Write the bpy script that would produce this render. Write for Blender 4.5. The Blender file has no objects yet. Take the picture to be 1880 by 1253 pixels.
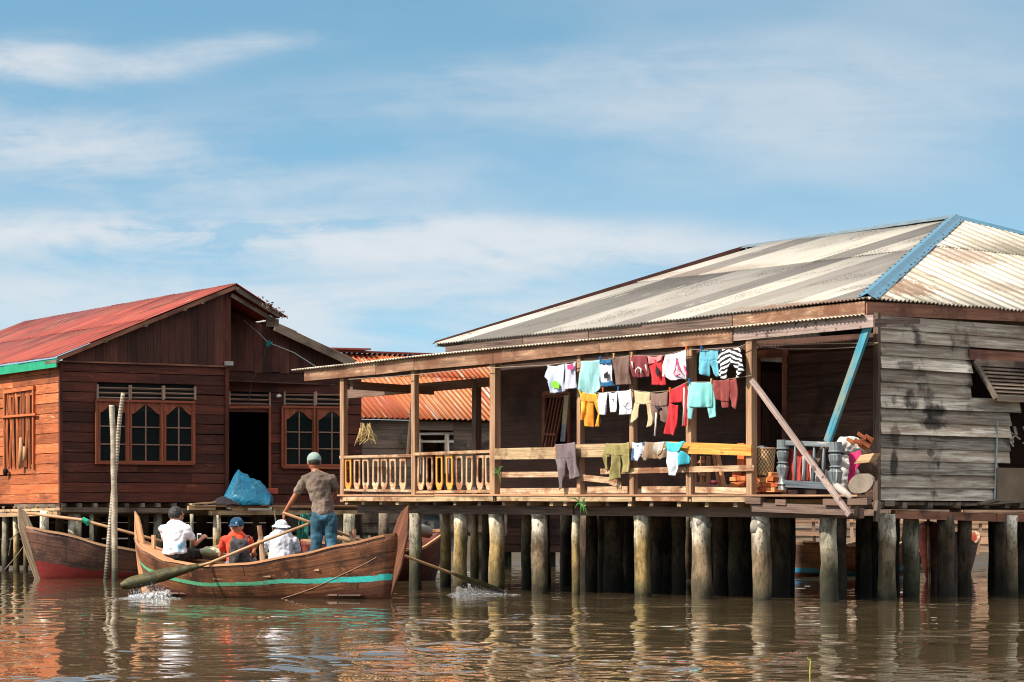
import bpy, math, random
import numpy as np
from mathutils import Vector, Matrix
from mathutils import noise as mnoise
random.seed(7)
rng = np.random.default_rng(11)
S = bpy.context.scene
COL = S.collection
V = Vector
ZUP = V((0, 0, 1))
# ------------------------------------------------------------------ camera constants
F, CX, YH, H = 5000.0, 940.0, 960.0, 1.154   # focal length and horizon in photo pixels, eye height in metres

def PX(px, py, Y):
    return V(((px - CX) / F * Y, Y, H - (py - YH) / F * Y))

class Frame:
    """vertical building frame: s runs along a, d runs along b (away from the face), z up"""
    def __init__(self, o, a, b=None):
        self.o = V((o[0], o[1], 0)); a = V((a[0], a[1], 0)).normalized(); self.a = a
        self.b = V((b[0], b[1], 0)).normalized() if b is not None else V((-a.y, a.x, 0))
    def pt(self, s, d, z):
        p = self.o + self.a * s + self.b * d; p.z = z; return p
    def s(self, px, d=0.0):
        k = (px - CX) / F; q = self.o + self.b * d
        return (k * q.y - q.x) / (self.a.x - k * self.a.y)
    def Y(self, px, d=0.0):
        return (self.o + self.b * d + self.a * self.s(px, d)).y
    def z(self, px, py, d=0.0):
        return H - (py - YH) / F * self.Y(px, d)
    def sz(self, px, py, d=0.0):
        return self.s(px, d), self.z(px, py, d)
    def at(self, px, py, d=0.0):
        s, z = self.sz(px, py, d); return self.pt(s, d, z)

# ------------------------------------------------------------------ mesh builder
class MB:
    def __init__(self):
        self.v = []; self.f = []; self.uv = []
    def add(self, verts, faces, uvs=None):
        n = len(self.v)
        self.v += [tuple(p) for p in verts]
        for k, f in enumerate(faces):
            self.f.append(tuple(i + n for i in f))
            if uvs is None: self.uv += [(0.0, 0.0)] * len(f)
            elif callable(uvs): self.uv += [uvs(i, k) for i in f]
            else: self.uv += [uvs[i] for i in f]
        return self
    def obox(self, c, ax, ay, az, hx, hy, hz, jit=0.0):
        """box: unit axes, half sizes; uv runs along the longest axis"""
        A = [ax * hx, ay * hy, az * hz]; hs = [hx, hy, hz]
        co = []; loc = []
        for i in (-1, 1):
            for j in (-1, 1):
                for k in (-1, 1):
                    p = V(c) + A[0] * i + A[1] * j + A[2] * k
                    if jit: p = p + V((random.uniform(-jit, jit), random.uniform(-jit, jit), random.uniform(-jit, jit)))
                    co.append(p); loc.append((i * hx, j * hy, k * hz))
        faces = [(0, 1, 3, 2), (4, 6, 7, 5), (0, 4, 5, 1), (2, 3, 7, 6), (0, 2, 6, 4), (1, 5, 7, 3)]
        spans = [(1, 2), (1, 2), (0, 2), (0, 2), (0, 1), (0, 1)]
        L = max(range(3), key=lambda q: hs[q]); ou, ov = random.uniform(0, 50), random.uniform(0, 50)
        n = len(self.v); self.v += [tuple(p) for p in co]
        for f, sp in zip(faces, spans):
            self.f.append(tuple(i + n for i in f))
            a, b = sp
            if b == L: a, b = b, a
            for i in f: self.uv.append((loc[i][a] + ou, loc[i][b] + ov))
        return self
    def beam(self, p0, p1, w, h, up=ZUP, jit=0.0, ext=0.0):
        """bar from p0 to p1, w across, h along up"""
        p0 = V(p0); p1 = V(p1); d = (p1 - p0); L = d.length; d.normalize()
        side = d.cross(up)
        if side.length < 1e-4: side = d.cross(V((0.3, 1, 0)))
        side.normalize(); u2 = side.cross(d).normalized()
        return self.obox((p0 + p1) / 2, d, side, u2, L / 2 + ext, w / 2, h / 2, jit)
    def tube(self, pts, rads, n=10, wob=0.0, capped=True, seed=0, ramp=1.0):
        pts = [V(p) for p in pts]
        if not hasattr(rads, '__len__'): rads = [rads] * len(pts)
        base = len(self.v); m = len(pts); acc = 0
        prev = None; rows = []
        for i, p in enumerate(pts):
            t = (pts[min(i + 1, m - 1)] - pts[max(i - 1, 0)]).normalized()
            if prev is None:
                a = t.cross(V((0.13, 0.98, 0.1)))
                if a.length < 0.2: a = t.cross(V((1, 0, 0)))
            else: a = prev - t * prev.dot(t)
            a.normalize(); prev = a; b = t.cross(a)
            if i: acc += (p - pts[i - 1]).length
            rows.append(acc)
            for k in range(n):
                an = 2 * math.pi * k / n
                r = rads[i]
                if wob:
                    r *= 1 + wob * mnoise.noise(V((math.cos(an) * 1.3 + seed, math.sin(an) * 1.3, acc * ramp * 2 + seed)))
                self.v.append(tuple(p + a * math.cos(an) * r + b * math.sin(an) * r))
        circ = 2 * math.pi * max(rads)
        for i in range(m - 1):
            for k in range(n):
                k2 = (k + 1) % n
                self.f.append((base + i * n + k, base + i * n + k2, base + (i + 1) * n + k2, base + (i + 1) * n + k))
                u0, u1 = rows[i] + seed, rows[i + 1] + seed; v0, v1 = circ * k / n, circ * (k + 1) / n
                self.uv += [(u0, v0), (u0, v1), (u1, v1), (u1, v0)]
        if capped:
            self.f.append(tuple(base + k for k in reversed(range(n)))); self.uv += [(0.1 * math.cos(k), 0.1 * math.sin(k)) for k in range(n)]
            self.f.append(tuple(base + (m - 1) * n + k for k in range(n))); self.uv += [(0.1 * math.cos(k), 0.1 * math.sin(k)) for k in range(n)]
        return self
    def grid(self, rows, uvs=None, close=False):
        """rows: list of equally long point lists"""
        n = len(rows[0]); base = len(self.v)
        for r in rows: self.v += [tuple(p) for p in r]
        for i in range(len(rows) - 1):
            for k in range(n - (0 if close else 1)):
                k2 = (k + 1) % n
                q = [(i, k), (i, k2), (i + 1, k2), (i + 1, k)]
                self.f.append(tuple(base + a * n + b for a, b in q))
                for a, b in q:
                    if uvs is None: self.uv.append((b / (n - 1), a / (len(rows) - 1)))
                    else: self.uv.append(uvs[a][b])
        return self
    def prism(self, poly, nrm, th):
        """flat polygon (3d points) thickened along nrm"""
        n = len(poly); o = len(self.v); nrm = V(nrm).normalized() * th
        e = (V(poly[1]) - V(poly[0])).normalized(); g = V(nrm).normalized().cross(e)
        self.v += [tuple(V(p)) for p in poly] + [tuple(V(p) + nrm) for p in poly]
        uv = [(V(p).dot(e), V(p).dot(g)) for p in poly]
        self.f.append(tuple(o + i for i in reversed(range(n)))); self.uv += [uv[i] for i in reversed(range(n))]
        self.f.append(tuple(o + n + i for i in range(n))); self.uv += uv
        for i in range(n):
            j = (i + 1) % n
            self.f.append((o + i, o + j, o + n + j, o + n + i)); self.uv += [uv[i], uv[j], uv[j], uv[i]]
        return self
    def build(self, name, mat, parent=None, smooth=False, label=None, loc=None, mods=None):
        me = bpy.data.meshes.new(name)
        org = WL[parent.name] if parent is not None else (V(loc) if loc is not None else V((0, 0, 0)))
        me.from_pydata([(p[0] - org.x, p[1] - org.y, p[2] - org.z) for p in self.v], [], self.f)
        ul = me.uv_layers.new(name='UVMap')
        ul.data.foreach_set('uv', np.array(self.uv, dtype=np.float32).ravel())
        if smooth: me.polygons.foreach_set('use_smooth', [True] * len(me.polygons))
        me.materials.append(mat)
        o = bpy.data.objects.new(name, me); COL.objects.link(o)
        if parent is not None: o.parent = parent; WL[o.name] = org
        else: o.location = org; WL[o.name] = org
        if label: o['label'] = label
        return o
WL = {}

def tag(o, label, cat, group=None, kind=None):
    if label: o['label'] = label
    if cat: o['category'] = cat
    if group: o['group'] = group
    if kind: o['kind'] = kind
    return o
def thing(name, label, cat, loc, group=None):
    o = bpy.data.objects.new(name, None); COL.objects.link(o); o.location = loc; o.empty_display_size = 0.2
    WL[o.name] = V(loc); tag(o, label, cat, group); return o
def solidify(o, th, off=0.0):
    m = o.modifiers.new('thickness', 'SOLIDIFY'); m.thickness = th; m.offset = off; return o
def bevel(o, w, seg=1):
    m = o.modifiers.new('bevel', 'BEVEL'); m.width = w; m.segments = seg; m.limit_method = 'ANGLE'; return o

# ------------------------------------------------------------------ materials
class NT:
    def __init__(self, name):
        self.m = bpy.data.materials.new(name); self.m.use_nodes = True
        self.t = self.m.node_tree; self.t.nodes.clear()
        self.out = self.t.nodes.new('ShaderNodeOutputMaterial')
        self.p = self.t.nodes.new('ShaderNodeBsdfPrincipled')
        self.t.links.new(self.p.outputs[0], self.out.inputs[0])
    def n(self, typ, out=0, **kw):
        nd = self.t.nodes.new(typ)
        for k, v in kw.items():
            if k.startswith('_'): setattr(nd, k[1:], v); continue
            key = int(k[1:]) if (k[0] == 'i' and k[1:].isdigit()) else k.replace('__', ' ')
            self.set(nd.inputs[key], v)
        self.last = nd
        return nd.outputs[out]
    def set(self, inp, v):
        if isinstance(v, bpy.types.NodeSocket): self.t.links.new(v, inp)
        else: inp.default_value = v
    def P(self, **kw):
        for k, v in kw.items(): self.set(self.p.inputs[k.replace('__', ' ')], v)
    def ramp(self, fac, stops, interp='LINEAR'):
        nd = self.t.nodes.new('ShaderNodeValToRGB'); cr = nd.color_ramp; cr.interpolation = interp
        while len(cr.elements) > 1: cr.elements.remove(cr.elements[-1])
        cr.elements[0].position = stops[0][0]; cr.elements[0].color = rgba(stops[0][1])
        for p, c in stops[1:]:
            e = cr.elements.new(p); e.color = rgba(c)
        self.set(nd.inputs[0], fac); return nd.outputs[0]
    def mix(self, fac, a, b, mode='MIX'):
        nd = self.t.nodes.new('ShaderNodeMix'); nd.data_type = 'RGBA'; nd.blend_type = mode
        self.set(nd.inputs[0], fac); self.set(nd.inputs[6], rgba(a)); self.set(nd.inputs[7], rgba(b)); return nd.outputs[2]
    def math(self, op, a, b=0.0, c=None, clamp=False):
        nd = self.t.nodes.new('ShaderNodeMath'); nd.operation = op; nd.use_clamp = clamp
        self.set(nd.inputs[0], a); self.set(nd.inputs[1], b)
        if c is not None: self.set(nd.inputs[2], c)
        return nd.outputs[0]
    def mr(self, v, a, b, c, d):
        nd = self.t.nodes.new('ShaderNodeMapRange')
        for i, x in enumerate((v, a, b, c, d)): self.set(nd.inputs[i], x)
        return nd.outputs[0]
    def mapping(self, vec, sc=(1, 1, 1), loc=(0, 0, 0), rot=(0, 0, 0)):
        nd = self.t.nodes.new('ShaderNodeMapping'); self.set(nd.inputs[0], vec)
        nd.inputs[1].default_value = loc; nd.inputs[2].default_value = rot; nd.inputs[3].default_value = sc
        return nd.outputs[0]
    def noise(self, vec, scale=5.0, detail=4.0, rough=0.55, dist=0.0, dim='3D'):
        return self.n('ShaderNodeTexNoise', Vector=vec, Scale=scale, Detail=detail, Roughness=rough, Distortion=dist)
    def uv(self): return self.n('ShaderNodeUVMap')
    def wpos(self): return self.n('ShaderNodeNewGeometry', 0)
    def island(self):
        nd = self.t.nodes.new('ShaderNodeNewGeometry'); return nd.outputs['Random Per Island']
    def bump(self, h, strength=0.3, dist=0.01):
        return self.n('ShaderNodeBump', Strength=strength, Distance=dist, Height=h)
def rgba(c):
    if isinstance(c, bpy.types.NodeSocket): return c
    if isinstance(c, (int, float)): return (c, c, c, 1)
    return tuple(c) if len(c) == 4 else (c[0], c[1], c[2], 1)
def hx(h, k=1.0):
    """sRGB hex to linear"""
    r = [int(h[i:i + 2], 16) / 255 for i in (0, 2, 4)]
    return tuple(k * (x / 12.92 if x <= 0.04045 else ((x + 0.055) / 1.055) ** 2.4) for x in r)

def wood(name, lo, hi, iso=0.5, grain=(1.6, 38), stain=None, stain_sc=1.3, stain_at=(0.5, 0.62), rough=0.8, bump=0.5, nails=False, spec=0.3, patch=None, psc=(2.2, 9)):
    lo = tuple(x * .8 for x in lo); hi = tuple(x * 1.1 for x in hi)
    t = NT(name); uv = t.uv()
    isl = t.island()
    off = t.n('ShaderNodeCombineXYZ', X=t.math('MULTIPLY', isl, 37.0), Y=t.math('MULTIPLY', isl, 91.0), Z=0.0)
    va = t.n('ShaderNodeVectorMath', _operation='ADD', i0=uv, i1=off)
    g = t.noise(t.mapping(va, (grain[0], grain[1], 1)), 1.0, 5, 0.62, 0.35)
    g2 = t.noise(t.mapping(va, (0.9, 5, 1)), 1.0, 3, 0.5)
    c = t.ramp(t.math('ADD', t.math('MULTIPLY', g, 0.65), t.math('MULTIPLY', g2, 0.35)), [(0.36, lo), (0.62, hi)])
    ck = t.noise(t.mapping(va, (0.7, 62, 1), (5, 9, 0)), 1.0, 3, 0.6, 0.2)
    c = t.mix(t.mr(ck, 0.60, 0.68, 0, 0.7), c, tuple(x * .3 for x in lo))
    c = t.mix(t.math('MULTIPLY', t.math('GREATER_THAN', t.math('FRACT', t.math('MULTIPLY', isl, 7.3)), 0.55), 0.35), c, tuple(0.5 * (a + b) * f for a, b, f in zip(lo, hi, (1.15, 0.95, 0.8))))
    if patch:
        pc, lo_t, hi_t = patch
        pn = t.noise(t.mapping(va, (psc[0], psc[1], 1)), 1.0, 5, 0.65)
        c = t.mix(t.mr(pn, lo_t, hi_t, 0, 1), c, pc)
    if stain:
        w = t.wpos()
        sn = t.noise(t.mapping(w, (stain_sc, stain_sc, stain_sc)), 1.0, 5, 0.6)
        c = t.mix(t.mr(sn, stain_at[0], stain_at[1], 0, 0.85), c, stain)
    v = t.mr(isl, 0, 1, 1 - iso, 1 + iso * 0.6)
    c = t.mix(1.0, c, t.n('ShaderNodeCombineColor', Red=v, Green=v, Blue=v), 'MULTIPLY')
    t.P(Base__Color=c, Roughness=rough, Specular__IOR__Level=spec, Normal=t.bump(g, bump, 0.006))
    return t.m
def plain(name, col, rough=0.7, var=0.25, sc=6.0, bump=0.15, spec=0.35, metal=0.0, col2=None, dist=0.01, bsc=None):
    t = NT(name); w = t.wpos()
    n = t.noise(w, sc, 4, 0.6)
    c2 = col2 if col2 is not None else tuple(x * (1 - var) for x in col)
    c = t.ramp(n, [(0.35, c2), (0.65, col)])
    nb = t.noise(w, bsc or sc * 4, 3, 0.6)
    t.P(Base__Color=c, Roughness=rough, Specular__IOR__Level=spec, Metallic=metal, Normal=t.bump(nb, bump, dist))
    return t.m
def cloth(name, col, col2=None, sc=4.0, stripes=None, var=0.12, wr=12.0):
    ds = lambda q: tuple((x * .9 + .1 * (q[0] + q[1] + q[2]) / 3) * .84 for x in q)
    col = ds(col); col2 = ds(col2) if col2 is not None else None
    t = NT(name); w = t.wpos(); uv = t.uv()
    n = t.noise(w, sc * 3, 3, 0.5)
    c = t.ramp(n, [(0.3, tuple(x * (1 - var) for x in col)), (0.7, col)])
    if col2 is not None:
        if stripes:
            f = t.n('ShaderNodeTexWave', 1, Vector=t.mapping(uv, stripes[0]), Scale=stripes[1], Distortion=stripes[2] if len(stripes) > 2 else 0.6)
            f = t.math('GREATER_THAN', f, 0.5)
        else:
            f = t.mr(t.noise(w, sc, 2, 0.5), 0.5, 0.54, 0, 1)
        c = t.mix(f, c, col2)
    b = t.noise(t.mapping(w, (1, 1, 0.45)), wr, 3, 0.5)
    t.P(Base__Color=c, Roughness=0.9, Specular__IOR__Level=0.15, Normal=t.bump(b, 0.5, 0.03))
    t.p.inputs['Sheen Weight'].default_value = 0.1
    return t.m

# corrugated sheet material: u along the eave in metres, v up the slope in metres
def sheetmat(name, base, alts, rust=None, rust_at=(0.55, 0.7), rust_sc=(1.2, 0.5), streak=0.35, rough=0.75, metal=0.0, sw=0.82, sh=1.75, lichen=None, whit=None, valley=0.0, blot=1.6):
    t = NT(name); uv = t.uv(); sep = t.t.nodes.new('ShaderNodeSeparateXYZ'); t.set(sep.inputs[0], uv)
    cu = t.math('FLOOR', t.math('DIVIDE', sep.outputs[0], sw)); cv = t.math('FLOOR', t.math('DIVIDE', sep.outputs[1], sh))
    wn = t.n('ShaderNodeTexWhiteNoise', 0, _noise_dimensions='2D', Vector=t.n('ShaderNodeCombineXYZ', X=cu, Y=cv, Z=0.0))
    c = t.ramp(wn, [(i / len(alts), a) for i, a in enumerate(alts)], 'CONSTANT')
    st = t.noise(t.mapping(uv, (9, 0.55, 1)), 1.0, 5, 0.62)
    st2 = t.noise(t.mapping(uv, (1.1, 0.4, 1)), 1.0, 3, 0.55)
    c = t.mix(t.mr(st, 0.4, 0.75, 0, streak), c, base)
    c = t.mix(t.mr(st2, 0.5, 0.66, 0, streak * blot), c, tuple(x * 0.45 for x in base))
    if lichen:
        ln = t.noise(t.mapping(uv, (30, 30, 1)), 1.0, 4, 0.7)
        lm = t.noise(t.mapping(uv, (0.8, 0.6, 1)), 1.0, 2, 0.5)
        c = t.mix(t.math('MULTIPLY', t.mr(ln, 0.45, 0.6, 0, 1), t.mr(lm, 0.5, 0.62, 0, 0.9)), c, lichen)
    if rust is not None:
        rn = t.noise(t.mapping(uv, (rust_sc[0], rust_sc[1], 1)), 1.0, 6, 0.65)
        c = t.mix(t.mr(rn, rust_at[0], rust_at[1], 0, 1), c, rust)
    if whit is not None:
        rn = t.noise(t.mapping(uv, (6.0, 0.5, 1), (3.1, 7.7, 0)), 1.0, 4, 0.6)
        c = t.mix(t.mr(rn, whit[1], whit[2], 0, 0.9), c, whit[0])
    if valley:   # darker bands at a fixed pitch along the eave
        sn = t.math('SINE', t.math('MULTIPLY', sep.outputs[0], 2 * math.pi / 0.076))
        c = t.mix(t.mr(sn, -1.0, 0.4, valley, 0), c, tuple(x * 0.35 for x in base))
    # nail heads
    fu = t.math('ABSOLUTE', t.math('SUBTRACT', t.math('FRACT', t.math('DIVIDE', sep.outputs[0], 0.456)), 0.5))
    fv = t.math('ABSOLUTE', t.math('SUBTRACT', t.math('FRACT', t.math('DIVIDE', sep.outputs[1], 0.875)), 0.5))
    nail = t.math('MULTIPLY', t.math('LESS_THAN', fu, 0.022), t.math('LESS_THAN', fv, 0.012))
    c = t.mix(t.math('MULTIPLY', nail, 0.8), c, (0.03, 0.025, 0.02))
    t.P(Base__Color=c, Roughness=rough, Metallic=metal, Specular__IOR__Level=0.3, Normal=t.bump(st, 0.25, 0.004))
    return t.m

def corrugated(mb, o, e, w, L, yr, lam=0.076, amp=0.011, rows=None, sub=5, droop=0.0, u0=0.0, breaks=1.75):
    """corrugated sheeting. o eave corner, e unit along eave, w unit up the slope, yr(x)->(y0,y1)"""
    e = V(e); w = V(w); nrm = e.cross(w).normalized()
    if nrm.z < 0: nrm = -nrm
    nc = max(2, int(L / lam * sub)); xs = [L * i / nc for i in range(nc + 1)]
    ymax = max(yr(x)[1] for x in xs); nr = max(1, math.ceil(ymax / breaks))
    for r in range(nr):
        a0, a1 = r * breaks, (r + 1) * breaks + (0.12 if r < nr - 1 else 0.0)
        rowA = []; rowB = []; rowM = []; ua = []; ub = []; um = []
        def flush():
            if len(rowA) > 1:
                mb.grid([list(rowA), list(rowM), list(rowB)], [list(ua), list(um), list(ub)])
            for q in (rowA, rowB, rowM, ua, ub, um): q.clear()
        lift = 0.014 * (r % 2) + 0.006 * 0
        for i, x in enumerate(xs):
            y0, y1 = yr(x); b0, b1 = max(y0, a0), min(y1, a1)
            if b1 - b0 < 0.01: flush(); continue
            sheet = int((x + u0) / 0.82 + r * 0.37)
            jit = 0.006 * mnoise.noise(V((sheet * 3.7, r * 5.1, 0)))
            c = amp * math.sin(2 * math.pi * x / lam)
            off = nrm * (c + jit + 0.004 * (sheet % 2)); sag = -droop * math.sin(math.pi * x / L)
            ragged = 0.02 * mnoise.noise(V((sheet * 1.9 + 4, r * 2.3, 7))) if b0 == a0 else 0
            if b0 == a0 or b0 == y0:
                b0j = b0 + ragged
            pa = V(o) + e * x + w * b0j + off + nrm * 0.012 + ZUP * sag
            pm = V(o) + e * x + w * (b0 + b1) / 2 + off + nrm * 0.004 + ZUP * sag
            pb = V(o) + e * x + w * b1 + off - nrm * 0.004 + ZUP * sag
            rowA.append(pa); rowM.append(pm); rowB.append(pb)
            ua.append((x + u0, b0)); um.append((x + u0, (b0 + b1) / 2)); ub.append((x + u0, min(b1, a1 - 0.13 if r < nr - 1 else b1)))
        flush()
    return mb
# ------------------------------------------------------------------ camera, world, sun
cam_d = bpy.data.cameras.new('camera'); cam = bpy.data.objects.new('camera', cam_d); COL.objects.link(cam); S.camera = cam
cam.location = (0, 0, H); cam.rotation_euler = (math.pi / 2, 0, 0)
cam_d.sensor_width = 36; cam_d.lens = F / 1880 * 36; cam_d.shift_y = (YH - 626.5) / 1880; cam_d.clip_end = 3000; cam_d.clip_start = 0.5
S.render.resolution_x = 1024; S.render.resolution_y = 682
S.view_settings.view_transform = 'Standard'; S.view_settings.look = 'None'; S.view_settings.exposure = 0.8; S.view_settings.gamma = 1
S.cycles.use_denoising = True; S.cycles.filter_width = 1.1; S.cycles.max_bounces = 8; S.cycles.diffuse_bounces = 3; S.cycles.glossy_bounces = 4
S.cycles.caustics_reflective = False; S.cycles.sample_clamp_indirect = 6

SUN_DIR = V((-0.87, -0.49, 0.0)).normalized(); EL = math.radians(44)
sd = V((SUN_DIR.x * math.cos(EL), SUN_DIR.y * math.cos(EL), math.sin(EL)))
sl = bpy.data.lights.new('sun', 'SUN'); sl.energy = 4.3; sl.angle = math.radians(0.6); sl.color = (1.0, 0.91, 0.79)
so = bpy.data.objects.new('sun', sl); COL.objects.link(so); so.rotation_euler = (-sd).to_track_quat('-Z', 'Y').to_euler(); so.location = (0, 0, 30)

def world():
    W = bpy.data.worlds.new('World'); S.world = W; W.use_nodes = True
    t = NT.__new__(NT); t.t = W.node_tree; t.t.nodes.clear()
    out = t.t.nodes.new('ShaderNodeOutputWorld'); bg = t.t.nodes.new('ShaderNodeBackground')
    t.t.links.new(bg.outputs[0], out.inputs[0])
    tc = t.n('ShaderNodeTexCoord', 0)
    sep = t.t.nodes.new('ShaderNodeSeparateXYZ'); t.set(sep.inputs[0], tc)
    x, y, z = sep.outputs
    # sky colour: the atmosphere looked up a little higher than the true direction so the low sky is as blue as on the day
    zz = t.math('ADD', t.math('MULTIPLY', t.math('MAXIMUM', z, 0.0), 2.6), 0.10)
    sv = t.n('ShaderNodeVectorMath', _operation='NORMALIZE', i0=t.n('ShaderNodeCombineXYZ', X=x, Y=y, Z=zz))
    sky = t.t.nodes.new('ShaderNodeTexSky'); sky.sky_type = 'NISHITA'; sky.sun_disc = False
    sky.sun_elevation = EL; sky.sun_rotation = math.atan2(SUN_DIR.x, SUN_DIR.y); sky.air_density = 1.0; sky.dust_density = 0.6; sky.ozone_density = 2.2
    t.set(sky.inputs[0], sv)
    # direction coordinates: a = azimuth-ish, e = elevation tangent
    yy = t.math('MAXIMUM', t.math('ABSOLUTE', y), 0.05)
    a = t.math('DIVIDE', x, yy); e = t.math('DIVIDE', z, yy)
    # clouds -------------------------------------------------
    def blob(px, py, rx, ry, tilt=0.0):
        cx, cy = (px - CX) / F, (YH - py) / F
        dx = t.math('SUBTRACT', a, cx); dy = t.math('SUBTRACT', e, cy)
        c_, s_ = math.cos(tilt), math.sin(tilt)
        u = t.math('ADD', t.math('MULTIPLY', dx, c_ * F / rx), t.math('MULTIPLY', dy, s_ * F / rx))
        v = t.math('ADD', t.math('MULTIPLY', dx, -s_ * F / ry), t.math('MULTIPLY', dy, c_ * F / ry))
        r2 = t.math('ADD', t.math('MULTIPLY', u, u), t.math('MULTIPLY', v, v))
        return t.math('POWER', 2.718, t.math('MULTIPLY', r2, -1.0))
    cv = t.n('ShaderNodeCombineXYZ', X=t.math('MULTIPLY', a, 1.0), Y=t.math('MULTIPLY', e, 1.0), Z=t.math('MULTIPLY', y, 0.3))
    n1 = t.noise(t.mapping(cv, (7, 42, 1), rot=(0, 0, 0.05)), 1.0, 7, 0.58, 0.5)
    n2 = t.noise(t.mapping(cv, (4, 14, 1), (2.2, 5.1, 0)), 1.0, 4, 0.5, 0.2)
    n3 = t.noise(t.mapping(cv, (26, 60, 1), (7.2, 1.1, 0)), 1.0, 5, 0.6, 0.5)
    tot = None
    for (px, py, rx, ry, ti, k) in [(120, 422, 300, 32, 0.0, 1.5), (800, 440, 230, 42, -0.04, 1.5), (1120, 455, 250, 36, 0, 1.0), (480, 445, 300, 34, 0.0, 1.0),
                                    (120, 280, 300, 70, -0.1, 0.7), (40, 110, 130, 40, 0.1, 1.2), (420, 85, 230, 32, 0.14, 0.6), (250, 130, 200, 25, 0.1, .4), (1450, 230, 600, 140, 0.02, 0.24),
                                    (800, 560, 700, 70, 0, 0.3), (200, 520, 600, 90, 0, 0.42), (1150, 120, 600, 60, 0.03, 0.22), (600, 200, 700, 60, 0.03, 0.2), (500, 330, 400, 50, 0, .35)]:
        b = t.math('MULTIPLY', blob(px, py, rx, ry, ti), k)
        tot = b if tot is None else t.math('ADD', tot, b)
    nn = t.math('ADD', t.math('MULTIPLY', n1, 0.65), t.math('MULTIPLY', n3, 0.35))
    dens = t.math('MULTIPLY', tot, t.mr(nn, 0.38, 0.60, 0.12, 1.45))
    dens = t.math('ADD', dens, t.mr(n2, 0.40, 0.68, 0, 0.5))
    dens = t.math('ADD', dens, t.math('MULTIPLY', t.mr(e, 0.072, 0.114, 0.50, 0.0), t.mr(n1, 0.34, 0.62, 0.3, 1.35)))
    dens = t.math('MULTIPLY', t.math('TANH', t.math('MULTIPLY', dens, 1.25)), .86)
    cc = t.mix(t.mr(dens, 0.15, 0.85, 0, 1), WC['thin'], WC['thick'])
    final = t.mix(dens, t.mix(1.0, sky.outputs[0], WC['tint'], 'MULTIPLY'), cc)
    # broken bright cloud added out of view, high and behind, as neutral fill
    hi_ = t.math('MULTIPLY', t.mr(e, 0.28, 0.7, 0, 1), t.mr(t.noise(t.mapping(tc, (2.2, 2.2, 2.2)), 1.0, 3, 0.5), 0.36, 0.56, 0.35, 0.95))
    final = t.mix(hi_, final, WC['high'])
    t.set(bg.inputs[0], final); bg.inputs[1].default_value = 0.12
WC = {'thin': (1.75, 2.55, 3.25), 'thick': (3.9, 3.95, 4.05), 'tint': (0.98, 1.24, 1.03), 'high': (7.4, 7.1, 6.8)}
world()

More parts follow.
